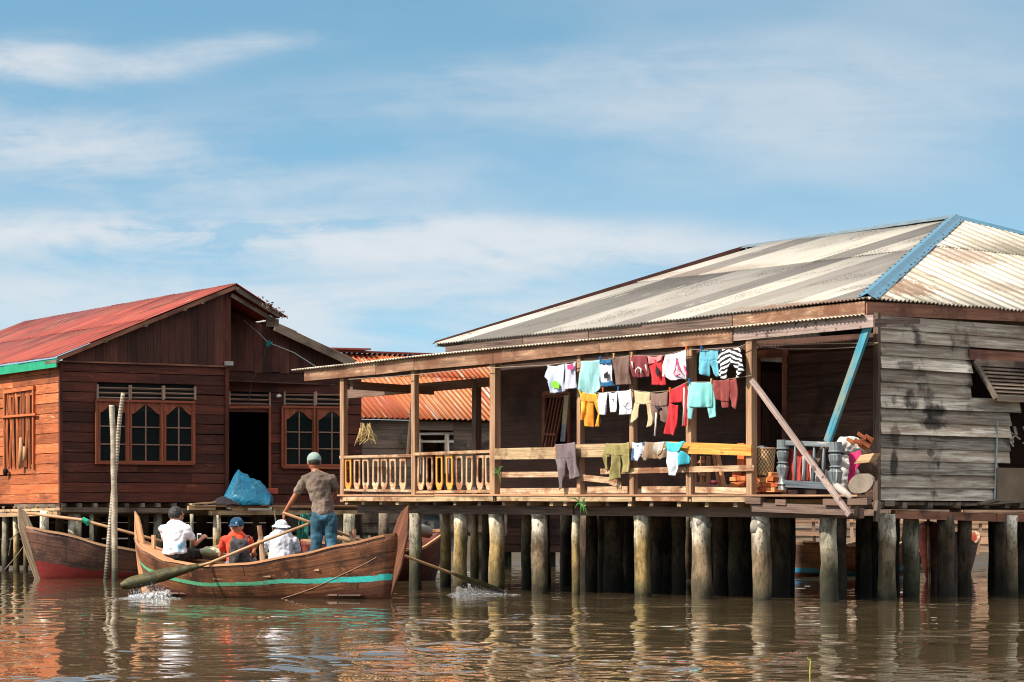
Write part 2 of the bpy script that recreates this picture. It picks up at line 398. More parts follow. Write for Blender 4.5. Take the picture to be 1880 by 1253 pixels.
# ------------------------------------------------------------------ water
SPL = [((275 - CX) / F * 41.1, 41.1), ((890 - CX) / F * 43.7, 43.7)]
def water():
    t = NT('river_water')
    n = t.noise(t.wpos(), 0.25, 2, 0.5)
    t.P(Base__Color=t.ramp(n, [(0.3, (0.075, 0.054, 0.029)), (0.7, (0.100, 0.073, 0.040))]), Roughness=0.012, IOR=1.333, Specular__IOR__Level=0.5)
    # near sheet with real ripples
    ys = [14.0]
    while ys[-1] < 74: ys.append(ys[-1] + 0.028 + 0.00007 * (ys[-1] - 14) ** 1.85)
    ys = np.array(ys); ny = len(ys); nx = 760
    U = np.linspace(-1, 1, nx)
    X = U[None, :] * (ys[:, None] * 0.30 + 4.0); Yg = np.repeat(ys[:, None], nx, 1)
    Z = np.zeros_like(X)
    r = np.random.default_rng(5)
    wx = X + 0.35 * np.sin(Yg * 0.9 + X * 0.5) + 0.2 * np.sin(X * 1.7 + Yg * 0.31); wy = Yg + 0.3 * np.sin(X * 0.8 + 1.3) + 0.12 * np.sin(X * 2.3 - Yg * .7)
    for i in range(46):
        lam = 0.14 * (14 ** r.random()); k = 2 * np.pi / lam
        th = np.pi / 2 + r.normal() * 0.8
        slope = WV['s'] * (1.35 if lam < 0.5 else (0.85 if lam < .9 else .55))
        A = slope / k / math.sqrt(23)
        cut = np.clip((lam - 0.0045 * (Yg - 14)) / 0.14, 0, 1)   # the finest ripples die out where the grid is coarse
        Z += A * cut * np.sin(k * (math.cos(th) * wx + math.sin(th) * wy) + r.random() * 6.28)
    for i in range(16):    # cross ripples that sway the reflections sideways
        lam = 0.35 * (7 ** r.random()); k = 2 * np.pi / lam; th = r.normal() * 0.22
        A = 0.030 / k / math.sqrt(8)
        Z += A * np.sin(k * (math.cos(th) * wx + math.sin(th) * wy) + r.random() * 6.28) * np.sin(0.5 * k * 0.2 * Yg + i)
    for (sx, sy) in SPL:    # rings spreading from the oar blades
        R = np.hypot(X - sx, (Yg - sy)); Z += 0.0045 * np.sin(R * 2 * np.pi / 0.26) * np.exp(-((R - .5) / .7) ** 2)
    amp = 0.75 + 0.35 * np.sin(X * 0.6 + Yg * 0.23) * np.sin(Yg * 0.41 + 1) + 0.25 * np.sin(X * 1.9 - Yg * 0.9)
    gm = 0.5 + 0.5 * np.sin(X * 0.9 + 2.1 * np.sin(Yg * 0.8) + Yg * 2.3) * np.sin(Yg * 3.1 + 1.4 * np.sin(X * 0.7)) 
    amp = amp * (0.72 + 1.25 * gm ** 5)
    edge = np.clip(np.minimum(1 - np.abs(U)[None, :], 0.1) / 0.1, 0, 1) * np.clip((74 - Yg) / 4, 0, 1)
    near = 0.9 + 0.85 * np.clip((36 - Yg) / 14, 0, 1)
    Z *= amp * near
    Z *= edge
    co = np.stack([X, Yg, Z], -1).reshape(-1, 3)
    me = bpy.data.meshes.new('water'); me.vertices.add(len(co)); me.vertices.foreach_set('co', co.ravel())
    idx = (np.arange(ny - 1)[:, None] * nx + np.arange(nx - 1)[None, :]).ravel()
    q = np.stack([idx, idx + 1, idx + nx + 1, idx + nx], -1)
    me.loops.add(q.size); me.loops.foreach_set('vertex_index', q.ravel()); me.polygons.add(len(q))
    me.polygons.foreach_set('loop_start', np.arange(0, q.size, 4)); me.polygons.foreach_set('loop_total', np.full(len(q), 4))
    me.polygons.foreach_set('use_smooth', np.ones(len(q), bool)); me.update(calc_edges=True); me.materials.append(t.m)
    o = bpy.data.objects.new('water', me); COL.objects.link(o); o['kind'] = 'structure'; o['label'] = 'murky brown rippled river water'
    # the wide river around it, butted edge to edge
    xl = lambda y: 0.30 * y + 4.0
    m = MB()
    y0, y1 = 14.0, float(ys[-1]); B = 900
    m.add([(-B, -200, 0), (B, -200, 0), (B, y0, 0), (xl(y0), y0, 0), (-xl(y0), y0, 0), (-B, y0, 0)], [(0, 1, 2, 3, 4, 5)])
    m.add([(-B, y0, 0), (-xl(y0), y0, 0), (-xl(y1), y1, 0), (-B, y1, 0)], [(0, 1, 2, 3)])
    m.add([(B, y0, 0), (B, y1, 0), (xl(y1), y1, 0), (xl(y0), y0, 0)], [(0, 1, 2, 3)])
    m.add([(-B, y1, 0), (-xl(y1), y1, 0), (xl(y1), y1, 0), (B, y1, 0), (B, 1500, 0), (-B, 1500, 0)], [(0, 1, 2, 3, 4, 5)])
    t2 = NT('open_river'); nb = t2.noise(t2.mapping(t2.wpos(), (1, 2.2, 1)), 1.6, 4, 0.6)
    t2.P(Base__Color=(0.07, 0.048, 0.022, 1), Roughness=0.06, IOR=1.333, Normal=t2.bump(nb, 0.12, 0.05))
    o = m.build('open_water', t2.m); o['kind'] = 'structure'
WV = {'s': 0.0155}
water()

# muddy bank far behind the stilts
m = MB(); rows = []
for j, (y, z) in enumerate([(88, -0.3), (92, 0.35), (97, 1.05), (105, 1.5), (130, 1.75), (400, 1.9)]):
    rows.append([V((x, y + 2.0 * mnoise.noise(V((x * 0.07, j, 1))), z + (0.35 * mnoise.noise(V((x * 0.11, j * 3, 4))) if j else 0))) for x in range(-320, 321, 4)])
m.grid(rows); o = m.build('river_bank', plain('mud', (0.06, 0.045, 0.028), 0.9, 0.5, 0.5), smooth=True); o['kind'] = 'structure'
# ------------------------------------------------------------------ shared materials
M = {}
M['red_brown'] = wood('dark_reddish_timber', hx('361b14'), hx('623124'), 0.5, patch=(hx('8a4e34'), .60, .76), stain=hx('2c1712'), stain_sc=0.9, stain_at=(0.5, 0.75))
M['orange_side'] = wood('sunlit_side_timber', hx('7c4026'), hx('b8683e'), 0.4, patch=(hx('cf9668'), .58, .74), stain=hx('6a3a24'), stain_sc=1.3, stain_at=(0.55, 0.75))  # brighter copy of the wall timber, sunlight put into the colour
M['gable'] = wood('gable_boards', hx('33201b'), hx('5e352a'), 0.5, stain=hx('2a1c18'), stain_sc=0.9, stain_at=(0.5, 0.75))
M['frame_wood'] = wood('window_timber', hx('6b3526'), hx('94543c'), 0.2)
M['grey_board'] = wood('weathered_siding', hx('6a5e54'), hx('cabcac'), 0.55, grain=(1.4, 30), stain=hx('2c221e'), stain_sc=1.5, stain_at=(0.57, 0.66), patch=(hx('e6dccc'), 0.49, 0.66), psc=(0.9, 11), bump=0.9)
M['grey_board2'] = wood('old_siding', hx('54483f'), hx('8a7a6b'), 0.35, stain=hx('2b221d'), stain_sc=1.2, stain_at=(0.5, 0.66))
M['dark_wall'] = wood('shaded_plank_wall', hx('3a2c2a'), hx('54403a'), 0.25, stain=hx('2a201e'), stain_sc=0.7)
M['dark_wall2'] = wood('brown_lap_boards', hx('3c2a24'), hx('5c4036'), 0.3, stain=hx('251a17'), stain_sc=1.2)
M['rail'] = wood('bleached_rail_timber', hx('8c6a50'), hx('cfae8c'), 0.35, stain=hx('74482e'), stain_sc=3.0, stain_at=(0.48, 0.60), patch=(hx('e2cdb0'), .58, .72))
M['rail_orange'] = wood('fresh_orange_plank', hx('b9722e'), hx('e2a251'), 0.15, stain=hx('8a5226'), stain_sc=3.5, stain_at=(0.58, 0.66))
M['rail_grey'] = wood('grey_tan_plank', hx('8e7458'), hx('bca17d'), 0.2, stain=hx('755b42'), stain_sc=3)
M['post'] = wood('porch_post', hx('80604a'), hx('b08a6a'), 0.2, grain=(1.2, 26))
M['dark_beam'] = wood('dark_floor_beam', hx('453630'), hx('7a655a'), 0.3)
M['fascia'] = wood('stained_fascia', hx('664a3a'), hx('9c7860'), 0.22, grain=(1.0, 12), stain=hx('6a4430'), stain_sc=1.8, stain_at=(0.46, 0.60), patch=(hx('c9a884'), .56, .72))
M['fascia2'] = wood('shaded_fascia', hx('74483a'), hx('9a6a54'), 0.15, grain=(1.0, 14), stain=hx('5c3a30'), stain_sc=1.5)
M['grey_beam'] = wood('greyed_beam', hx('7c6762'), hx('a8958d'), 0.15, stain=hx('4a3833'), stain_sc=7.0, stain_at=(0.58, 0.63))
M['blue_paint'] = wood('blue_painted_strut', hx('2f7e96'), hx('4c9ab0'), 0.1, patch=(hx('7d8a80'), 0.47, 0.6))
M['deck'] = wood('deck_boards', hx('7e5f48'), hx('b48c6c'), 0.35)
M['black'] = plain('interior_dark_and_pot', (0.012, 0.010, 0.010), 0.9)  # near-black for the added dark backing sheets, and for the pot
M['glass'] = NT('dark_window_glass').m
M['glass'].node_tree.nodes['Principled BSDF'].inputs['Base Color'].default_value = (0.008, 0.013, 0.014, 1)
M['glass'].node_tree.nodes['Principled BSDF'].inputs['Roughness'].default_value = 0.03
M['glass'].node_tree.nodes['Principled BSDF'].inputs['Specular IOR Level'].default_value = 0.9
M['rope'] = plain('old_line', hx('8a7a6a'), 0.9)

def pile_mat(name, hi, lo, mid, tide=(0.25, 0.75)):
    t = NT(name); w = t.wpos(); sep = t.t.nodes.new('ShaderNodeSeparateXYZ'); t.set(sep.inputs[0], w)
    n = t.noise(t.mapping(w, (5, 5, 2.0)), 1.0, 6, 0.68); n2 = t.noise(t.mapping(w, (2, 2, 1.2), (4, 3, 1)), 1.0, 4, 0.6)
    zz = t.math('ADD', sep.outputs[2], t.math('MULTIPLY', t.math('SUBTRACT', n2, 0.5), 0.9))
    c = t.ramp(n, [(0.38, tuple(x * 0.35 for x in hi)), (0.5, hi), (0.62, tuple(min(1, x * 1.4) for x in hi))])
    cm = t.ramp(n, [(0.40, tuple(x * 0.35 for x in mid)), (0.6, tuple(x * 1.2 for x in mid))])
    cl = t.ramp(n, [(0.35, tuple(x * 0.5 for x in lo)), (0.65, lo)])
    c = t.mix(t.mr(zz, tide[1], tide[1] + 0.35, 1, 0), c, cm)
    c = t.mix(t.mr(zz, tide[0] - 0.1, tide[0] + 0.25, 1, 0), c, cl)
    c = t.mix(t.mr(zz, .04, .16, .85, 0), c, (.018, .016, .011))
    f = t.noise(t.mapping(w, (26, 26, 12)), 1.0, 4, 0.7)
    c = t.mix(t.mr(f, 0.54, 0.64, 0, 0.75), c, tuple(x * 0.25 for x in mid))
    t.P(Base__Color=c, Roughness=0.85, Specular__IOR__Level=0.25, Normal=t.bump(t.math('ADD', n, t.math('MULTIPLY', f, 0.6)), 0.9, 0.02))
    return t.m
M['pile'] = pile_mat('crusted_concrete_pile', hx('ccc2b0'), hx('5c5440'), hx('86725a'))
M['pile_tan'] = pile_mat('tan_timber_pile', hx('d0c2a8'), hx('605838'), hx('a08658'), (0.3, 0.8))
M['pile_dark'] = pile_mat('dark_pile', hx('6e6052'), hx('2e2820'), hx('4e4032'), (0.3, 0.9))  # darker pile tones, used mostly on the rear rows
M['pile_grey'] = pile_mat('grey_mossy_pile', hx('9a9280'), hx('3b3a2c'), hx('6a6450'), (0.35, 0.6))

SH = [hx('94908a'), hx('86827c'), hx('9c9890'), hx('5c5a58'), hx('8a8680'), hx('a8a49a'), hx('7c7873'), hx('9a968e'), hx('666361'), hx('a6a29a')]
M['roof_front'] = sheetmat('grey_asbestos_sheets', hx('8c8276'), SH, rust=None, streak=0.4, blot=.6, lichen=hx('4a4640'), whit=(hx('b4afa4'), 0.64, 0.74), valley=0.5, sh=5.2, sw=.95)
M['roof_side'] = sheetmat('cream_asbestos_sheets', hx('b8ac96'), [hx('cfcabe'), hx('bfb8aa'), hx('d6d1c6'), hx('b4ac9e'), hx('cac4b6')], streak=0.45, sh=5.2, rust=hx('7e6350'), rust_at=(0.60, 0.68), rust_sc=(0.7, 0.9), lichen=hx('857662'), valley=0.75)
M['roof_porch'] = sheetmat('pale_porch_sheets', hx('9c9182'), [hx('b5aa98'), hx('a3998a'), hx('c4b9a6')], streak=0.4, valley=0.3)
M['ridge_blue'] = plain('blue_painted_ridge', hx('3c6f88'), 0.5, 0.25, 5, 0.1, 0.5)

# ================================================================== STILT HOUSE (right)
FR = Frame((5.08, 38.5), (-(8.82), 10.16))      # s runs left and away along the porch front
FR.b = V((-FR.a.y * -1, 0, 0)); FR.b = V((FR.a.y, -FR.a.x, 0))   # d runs inward, away from the viewer
DW = 2.0                                        # porch depth
sW = FR.s(1612, DW)                             # house corner
SD = Frame(FR.pt(sW, DW, 0).xy, FR.b, FR.a)     # side wall frame, t runs away to the right, d inward
house = thing('stilt_house', 'large weathered stilt house with grey corrugated hip roof and a long railed porch', 'house', FR.pt(FR.s(1200), 1.0, 0))
def hb(name, mat, mb, **k): return mb.build(name, mat, house, **k)

s_far, s_near = FR.s(627), FR.s(1578)
def deckz(s): return 1.53 + 0.11 * (s / FR.s(627))

def siding(frame, d, s0, s1, zf0, zf1, bh, mat_mb, th=0.022, holes=(), outward=-1, tilt=0.02, skew=0.006, seg=(2.2, 3.6), seed=1, gap=0.004, slit=None):
    """lapped horizontal boards; zf0, zf1: functions or numbers for bottom and top"""
    r = random.Random(seed); f0 = zf0 if callable(zf0) else (lambda s: zf0); f1 = zf1 if callable(zf1) else (lambda s: zf1)
    lo = min(f0(s0), f0(s1)); hi = max(f1(s0), f1(s1)); n = max(1, round((hi - lo) / bh))
    for i in range(n):
        cuts = [s0]
        while cuts[-1] < s1 - seg[1]: cuts.append(cuts[-1] + r.uniform(*seg))
        cuts.append(s1)
        sk = r.uniform(-skew, skew)
        for a, b in zip(cuts[:-1], cuts[1:]):
            zm = lo + (hi - lo) * (i + 0.5) / n
            pieces = [(a, b)]
            for (h0, h1, g0, g1) in holes:
                if g0 < zm < g1:
                    np_ = []
                    for (p, q) in pieces:
                        if q <= h0 or p >= h1: np_.append((p, q)); continue
                        if p < h0: np_.append((p, h0))
                        if q > h1: np_.append((h1, q))
                    pieces = np_
            for (p, q) in pieces:
                if q - p < 0.03: continue
                tl = tilt * r.uniform(0.5, 1.3); z0a = lo + (hi - lo) * i / n + (p - s0) * sk + gap * r.random(); z1a = lo + (hi - lo) * (i + 1) / n + (p - s0) * sk + (0.012 if slit is None else -slit)
                z0b = z0a + (q - p) * sk; z1b = z1a + (q - p) * sk
                z1a = min(z1a, f1(p)); z1b = min(z1b, f1(q))
                if z1a - z0a < 0.02 and z1b - z0b < 0.02: continue
                z1a = max(z1a, z0a + 0.004); z1b = max(z1b, z0b + 0.004)
                o = outward
                P8 = [frame.pt(p, d + o * (tl + th), z0a), frame.pt(q, d + o * (tl + th), z0b), frame.pt(q, d + o * th, z1b), frame.pt(p, d + o * th, z1a),
                      frame.pt(p, d + o * tl, z0a), frame.pt(q, d + o * tl, z0b), frame.pt(q, d, z1b), frame.pt(p, d, z1a)]
                ou, ov = r.uniform(0, 60), r.uniform(0, 60)
                uvl = [(p + ou, z0a + ov), (q + ou, z0b + ov), (q + ou, z1b + ov), (p + ou, z1a + ov)] * 2
                mat_mb.add(P8, [(0, 1, 2, 3), (7, 6, 5, 4), (0, 4, 5, 1), (3, 2, 6, 7), (0, 3, 7, 4), (1, 5, 6, 2)], uvl)
    return mat_mb

# ---- walls
# eave line of the main roof
dE = DW - 0.25
eR = FR.at(1590, 549, dE); eL = FR.at(799, 633, dE)
sER, zER = FR.sz(1590, 549, dE); sEL, zEL = FR.sz(799, 633, dE)
door_s = sorted((FR.s(1395, DW), FR.s(1442, DW))); z_door_top = FR.z(1420, 657, DW)
win_s = sorted((FR.s(1002, DW), FR.s(1048, DW))); zw0, zw1 = FR.z(1020, 830, DW), FR.z(1020, 722, DW)
sWL = FR.s(903, DW)
zWall = FR.z(1612, 575, DW)
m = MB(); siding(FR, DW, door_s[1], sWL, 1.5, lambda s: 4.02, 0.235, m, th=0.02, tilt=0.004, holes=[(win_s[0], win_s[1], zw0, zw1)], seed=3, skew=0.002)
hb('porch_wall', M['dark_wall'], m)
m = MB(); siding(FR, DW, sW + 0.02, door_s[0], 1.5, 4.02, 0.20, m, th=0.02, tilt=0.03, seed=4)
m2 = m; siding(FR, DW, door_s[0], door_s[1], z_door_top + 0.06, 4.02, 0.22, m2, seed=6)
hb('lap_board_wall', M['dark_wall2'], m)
# door jambs, head, door leaf standing ajar inside
m = MB()
for sv in (door_s[0] - 0.03, door_s[1] + 0.03): m.beam(FR.pt(sv, DW - 0.03, 1.5), FR.pt(sv, DW - 0.03, z_door_top + .05), 0.09, 0.07, up=FR.b)
m.beam(FR.pt(door_s[0] - 0.1, DW - 0.035, z_door_top + 0.06), FR.pt(door_s[1] + 0.1, DW - 0.035, z_door_top + 0.06), 0.07, 0.12)
hb('door_frame', M['fascia2'], m)
m = MB(); m.obox(FR.pt(door_s[1] - 0.02, DW + 0.42, 2.55), FR.b, ZUP, FR.a, 0.38, 0.98, 0.02)
hb('door', M['dark_wall2'], m)
# side wall
tw = lambda px: SD.s(px, 0)
SZ = lambda px, py, d=0.0: SD.sz(px, py, d)
tEnd = 19.4
zS0 = SD.z(1620, 919); zS1 = SD.z(1620, 580)
t0w, t1w = tw(1782), tw(1782) + 3.0
holes = [(tw(1779), tw(1782) + 2.9, SD.z(1779, 742), SD.z(1779, 640)), (tw(1829), tw(1782) + 2.9, SD.z(1840, 923), SD.z(1840, 858)), (tw(1868), tw(1782) + 2.9, SD.z(1868, 770), SD.z(1868, 741)), (tw(1850), tw(1782) + 2.9, SD.z(1850, 858), SD.z(1850, 766))]
m = MB(); siding(SD, 0, 0.0, tEnd, zS0, zS1, 0.197, m, th=0.030, tilt=0.045, holes=holes, seed=12, seg=(7, 9.5), skew=0.003)
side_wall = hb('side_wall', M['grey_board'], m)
def add_stains(mat, spots, col='1c1210', ng=3.2):
    nt = mat.node_tree; p = nt.nodes['Principled BSDF'] if 'Principled BSDF' in nt.nodes else [n for n in nt.nodes if n.type == 'BSDF_PRINCIPLED'][0]
    t = NT.__new__(NT); t.m = mat; t.t = nt; t.p = p; c = p.inputs['Base Color'].links[0].from_socket; w = t.wpos()
    nz = t.noise(t.mapping(w, (6, 6, 3)), 1.0, 5, .7)
    for (P_, rx, rz, k) in spots:
        dv = t.n('ShaderNodeVectorMath', _operation='SUBTRACT', i0=w, i1=tuple(P_)); sp = t.t.nodes.new('ShaderNodeSeparateXYZ'); t.set(sp.inputs[0], dv)
        q = t.math('ADD', t.math('POWER', t.math('ABSOLUTE', t.math('DIVIDE', sp.outputs[0], rx)), 2), t.math('POWER', t.math('ABSOLUTE', t.math('DIVIDE', sp.outputs[2], rz)), 2))
        q = t.math('ADD', q, t.math('MULTIPLY', t.math('SUBTRACT', nz, .5), ng))
        c = t.mix(t.mr(q, .5, 1.3, k, 0), c, hx(col))
    t.set(p.inputs['Base Color'], c)
add_stains(M['grey_board'], [(SD.at(1715, 756, 0), .22, .10, .9), (SD.at(1712, 778, 0), .24, .10, .85), (SD.at(1640, 852, 0), .07, .22, .85), (SD.at(1642, 800, 0), .10, .18, .6), (SD.at(1660, 672, 0), .2, .07, .6), (SD.at(1708, 832, 0), .06, .06, .7)])
# corner post
m = MB(); m.beam(SD.pt(-0.035, -0.01, 1.35), SD.pt(-0.035, -0.01, zWall), 0.07, 0.09, up=SD.b); hb('corner_post', M['dark_beam'], m)
# the hidden back and far walls close the house so that it is dark inside
m = MB()
m.beam(SD.pt(19.3, 0, 2.9), SD.pt(19.3, 11.5, 2.9), 0.05, 2.7); m.beam(FR.pt(sWL, DW + .1, 2.9), FR.pt(sWL, DW + 19.2, 2.9), 0.05, 2.7)
hb('back_wall', M['dark_wall2'], m)
m = MB(); a, b = sW, sWL
m.prism([FR.pt(a, DW, 1.42), FR.pt(b, DW, 1.42), FR.pt(b, DW + 19.3, 1.42), FR.pt(a, DW + 19.3, 1.42)], ZUP, 0.05); hb('house_floor', M['dark_beam'], m)

# ---- window with slats leaning in the opening at the left end of the porch wall
m = MB(); w0, w1 = win_s
for sv in (w0, w1): m.beam(FR.pt(sv, DW - .03, zw0), FR.pt(sv, DW - .03, zw1), .07, .06, up=FR.b)
for zv in (zw0, zw1): m.beam(FR.pt(w0, DW - .033, zv), FR.pt(w1, DW - .033, zv), .06, .07)
wf = hb('window', M['fascia2'], m)

# ---- main roof
A = V(PX(1755, 401, 50.8)); 
# ridge end placed on the line through the apex parallel to the eave
def on_ridge(px):
    k = (px - CX) / F; return (k * A.y - A.x) / (FR.a.x - k * FR.a.y)
sr = on_ridge(1366); Bp = A + FR.a * sr; Bp.z = H - (457 - YH) / F * Bp.y
e1 = (eL - eR); L1 = e1.length; e1n = e1.normalized()
up_raw = (A - eR) - e1n * (A - eR).dot(e1n); w1n = up_raw.normalized(); HA = up_raw.length; xA = (A - eR).dot(e1n)
xB = (Bp - eR).dot(e1n); HB = ((Bp - eR) - e1n * xB).length
def front_range(x):
    if x < xA: return (0, HA * x / xA)
    if x < xB: return (0, HA + (HB - HA) * (x - xA) / (xB - xA))
    return (0, max(0.0, HB * (L1 - x) / (L1 - xB)))
m = corrugated(MB(), eR, e1n, w1n, L1, front_range, droop=0.02, amp=0.014, breaks=5.2)
roof = hb('roof', M['roof_front'], m, smooth=True); solidify(roof, 0.008)
# right hand hip facet
HD = 2 * (A - eR).dot(FR.b); far = eR + FR.b * HD
e2n = FR.b.copy(); up2 = (A - eR) - e2n * (A - eR).dot(e2n); w2n = up2.normalized(); H2 = up2.length; x2 = (A - eR).dot(e2n); L2 = HD
m = corrugated(MB(), eR, e2n, w2n, L2, lambda x: (0, H2 * x / x2 if x < x2 else max(0.0, H2 * (L2 - x) / (L2 - x2))), amp=0.02, lam=0.095, breaks=3.6)
o = hb('roof_hip_facet', M['roof_side'], m, smooth=True); solidify(o, 0.008)
def on_plane(px, py, p0, n):
    d = V(((px - CX) / F, 1, -(py - YH) / F)); return V((0, 0, H)) + d * ((V(p0) - V((0, 0, H))).dot(n) / d.dot(n))
n1_ = e1n.cross(w1n); n2_ = e2n.cross(w2n)
add_stains(M['roof_side'], [(on_plane(1660, 528, eR, n2_), .55, .20, .8), (on_plane(1610, 545, eR, n2_), .25, .1, .6), (on_plane(1765, 470, eR, n2_), .75, .22, .6), (on_plane(1860, 530, eR, n2_), .7, .12, .35)], '6a4c38', 4.5)
add_stains(M['roof_front'], [(on_plane(1500, 560, eR, n1_), .8, .10, .7), (on_plane(1400, 566, eR, n1_), .5, .07, .5), (on_plane(1290, 500, eR, n1_), 1.2, .12, .3)], '6e5444', 4.0)
# rear slope and left hip (close the volume)
m = MB(); farL = eL + FR.b * HD
m.add([A - ZUP * .03, far - ZUP * .03, farL - ZUP * .03, Bp - ZUP * .03], [(0, 1, 2, 3)], [(0, 3), (0, 0), (12, 0), (12, 3)])
m.add([Bp - ZUP * .03, farL - ZUP * .03, eL - ZUP * .03], [(0, 1, 2)], [(0, 3), (-4, 0), (4, 0)])
o = hb('rear_roof', M['roof_front'], m); solidify(o, 0.02)
# blue hip cap: two wings bent over the hip line
def cap(name, P0, P1, wa, wb, wid, mat, lift=0.022, th=0.006, n=24):
    m = MB(); rows = []
    d = (V(P1) - V(P0)).normalized(); uu = []
    for i in range(n + 1):
        p = V(P0).lerp(V(P1), i / n); j = 0.008 * mnoise.noise(V((i * 0.9, 3, 1)))
        rows.append([p + wa * wid + ZUP * (lift + j), p + wa * wid * 0.45 + ZUP * (lift + 0.012), p + ZUP * (lift + 0.04), p + wb * wid * 0.45 + ZUP * (lift + 0.012), p + wb * wid + ZUP * (lift - j)])
        uu.append([(i * .1, q * .1) for q in range(5)])
    m.grid(rows, uu); o = hb(name, mat, m); solidify(o, th); return o
hd = (A - eR).normalized()
wa = (e1n - hd * e1n.dot(hd)).normalized(); wb = (e2n - hd * e2n.dot(hd)).normalized()
cap('ridge_cap', eR + hd * 0.10, A + hd * 0.02, wa, wb, 0.17, M['ridge_blue'], lift=.03)
rd = (Bp - A).normalized(); wf_ = (-w1n).normalized(); wr = (FR.b * 0.9 - ZUP * 0.35).normalized()
cap('ridge_cap', A - rd * 0.02, Bp, wf_, wr, 0.14, plain('grey_blue_ridge', hx('5d6f78'), 0.6, 0.3), lift=0.03)
h3 = (eL - Bp).normalized(); cap('ridge_cap', Bp, eL, (-e1n + w1n * 0.15 * -1).normalized() * -0.3 + wf_ * 0.6, FR.b * 0.7 - ZUP * .3, 0.10, plain('rusty_ridge', hx('7c4a3c'), 0.7, 0.3), lift=0.02)
h4 = (far - A).normalized(); w4 = (-e2n * 0.2 - w2n * .9).normalized(); cap('ridge_cap', A, far, w4, FR.b * 0.8 - ZUP * .2, 0.14, M['ridge_blue'])
# nail heads on the blue cap
m = MB()
for i in range(26):
    for sgn, wv in ((1, wa), (1, wb)):
        p = eR.lerp(A, (i + 0.4 + 0.2 * random.random()) / 26) + wv * random.uniform(0.11, 0.17) + ZUP * 0.04
        m.obox(p, FR.a, FR.b, ZUP, .012, .012, .008)
hb('roof_nail', plain('nail_head', (0.05, 0.05, 0.06), 0.6), m)['kind'] = 'stuff'

# main fascia: front and side
def fboard(name, frame, d, px0, pyt0, pyb0, px1, pyt1, pyb1, th, mat, dz=0.0, label=None):
    s0 = frame.s(px0, d); s1 = frame.s(px1, d)
    P = [frame.pt(s0, d, frame.z(px0, pyb0, d)), frame.pt(s1, d, frame.z(px1, pyb1, d)), frame.pt(s1, d, frame.z(px1, pyt1, d)), frame.pt(s0, d, frame.z(px0, pyt0, d))]
    m = MB(); m.prism(P, frame.b, th); return hb(name, mat, m, label=label)
def lerp(a, b, t): return a + (b - a) * t
fr_pts = [(1588, 553, 577), (1345, 579, 602), (1080, 608, 624), (960, 620, 637), (817, 637, 650)]
for (a, b) in zip(fr_pts[:-1], fr_pts[1:]):
    fboard('fascia_board', FR, dE + 0.04, a[0] - 0.6, a[1], a[2], b[0] + 0.6, b[1], b[2], 0.025, M['fascia'] if a[0] > 1500 else M['dark_beam'])
SE = Frame(FR.pt(FR.s(1592, dE), dE, 0).xy, FR.b, FR.a)
fboard('fascia_board', SE, 0.05, 1592, 554, 579, 1880, 569, 591, 0.025, M['fascia2'])
s1_ = SE.s(1880, .05); m = MB(); m.beam(SE.pt(s1_ + .01, 0.063, SE.z(1880, 580, .05)), SE.pt(19.2, 0.063, SE.z(1880, 580, .05) - 0.05), 0.025, 0.17); hb('fascia_board', M['fascia2'], m)

# ---- porch roof: nearly flat sheet from the beam back to the wall
dP = -0.18
pr = [(1600, 576), (1345, 601), (1100, 622), (905, 640), (760, 655), (640, 669), (535, 680)]
def edge_z(s, d=dP):
    pts = [(FR.s(px, dP), FR.z(px, py, dP)) for px, py in pr]
    for (a, za), (b, zb) in zip(pts[:-1], pts[1:]):
        if s <= b: return za + (zb - za) * (s - a) / (b - a)
    return pts[-1][1]
m = MB(); lam = 0.076; s0p = FR.s(1585, dP); s1p = FR.s(535, dP); rows = [[], [], []]; us = [[], [], []]
N = int((s1p - s0p) / lam * 5)
zback = lambda s: edge_z(s) + 0.105
sbk = FR.s(1592, dE - .1)
for i in range(N + 1):
    s = s0p + (s1p - s0p) * i / N; c = 0.013 * math.sin(2 * math.pi * s / lam); rg = 0.025 * mnoise.noise(V((int(s / 0.8) * 2.1, 0, 3)))
    sb = max(s, sbk + (s - s0p) * 0.3) if s < sbk + 0.8 else s
    rows[0].append(FR.pt(s, dP + rg, edge_z(s) + c)); rows[1].append(FR.pt((s + sb) / 2, dP + 1.0, edge_z(s) + 0.055 + c)); rows[2].append(FR.pt(sb, dE - 0.02, zback(s) + c))
    for k in range(3): us[k].append((s, k * 1.0))
m.grid(rows, us); o = hb('porch_roof', M['roof_porch'], m, smooth=True); solidify(o, 0.007)
# porch fascia boards
pf = [(1345, 604, 630), (1100, 626, 648), (905, 644, 668), (760, 659, 680), (690, 666, 688), (558, 681, 700)]
for a, b in zip(pf[:-1], pf[1:]):
    fboard('fascia_board', FR, dP + 0.07, a[0] - 0.5, a[1], a[2], b[0] + .5, b[1], b[2], 0.028, M['fascia'])
fboard('fascia_board', FR, dP + 0.09, 1603, 578, 601, 1341, 602, 627, 0.04, M['grey_beam'], label='greyed beam end with dark spots')
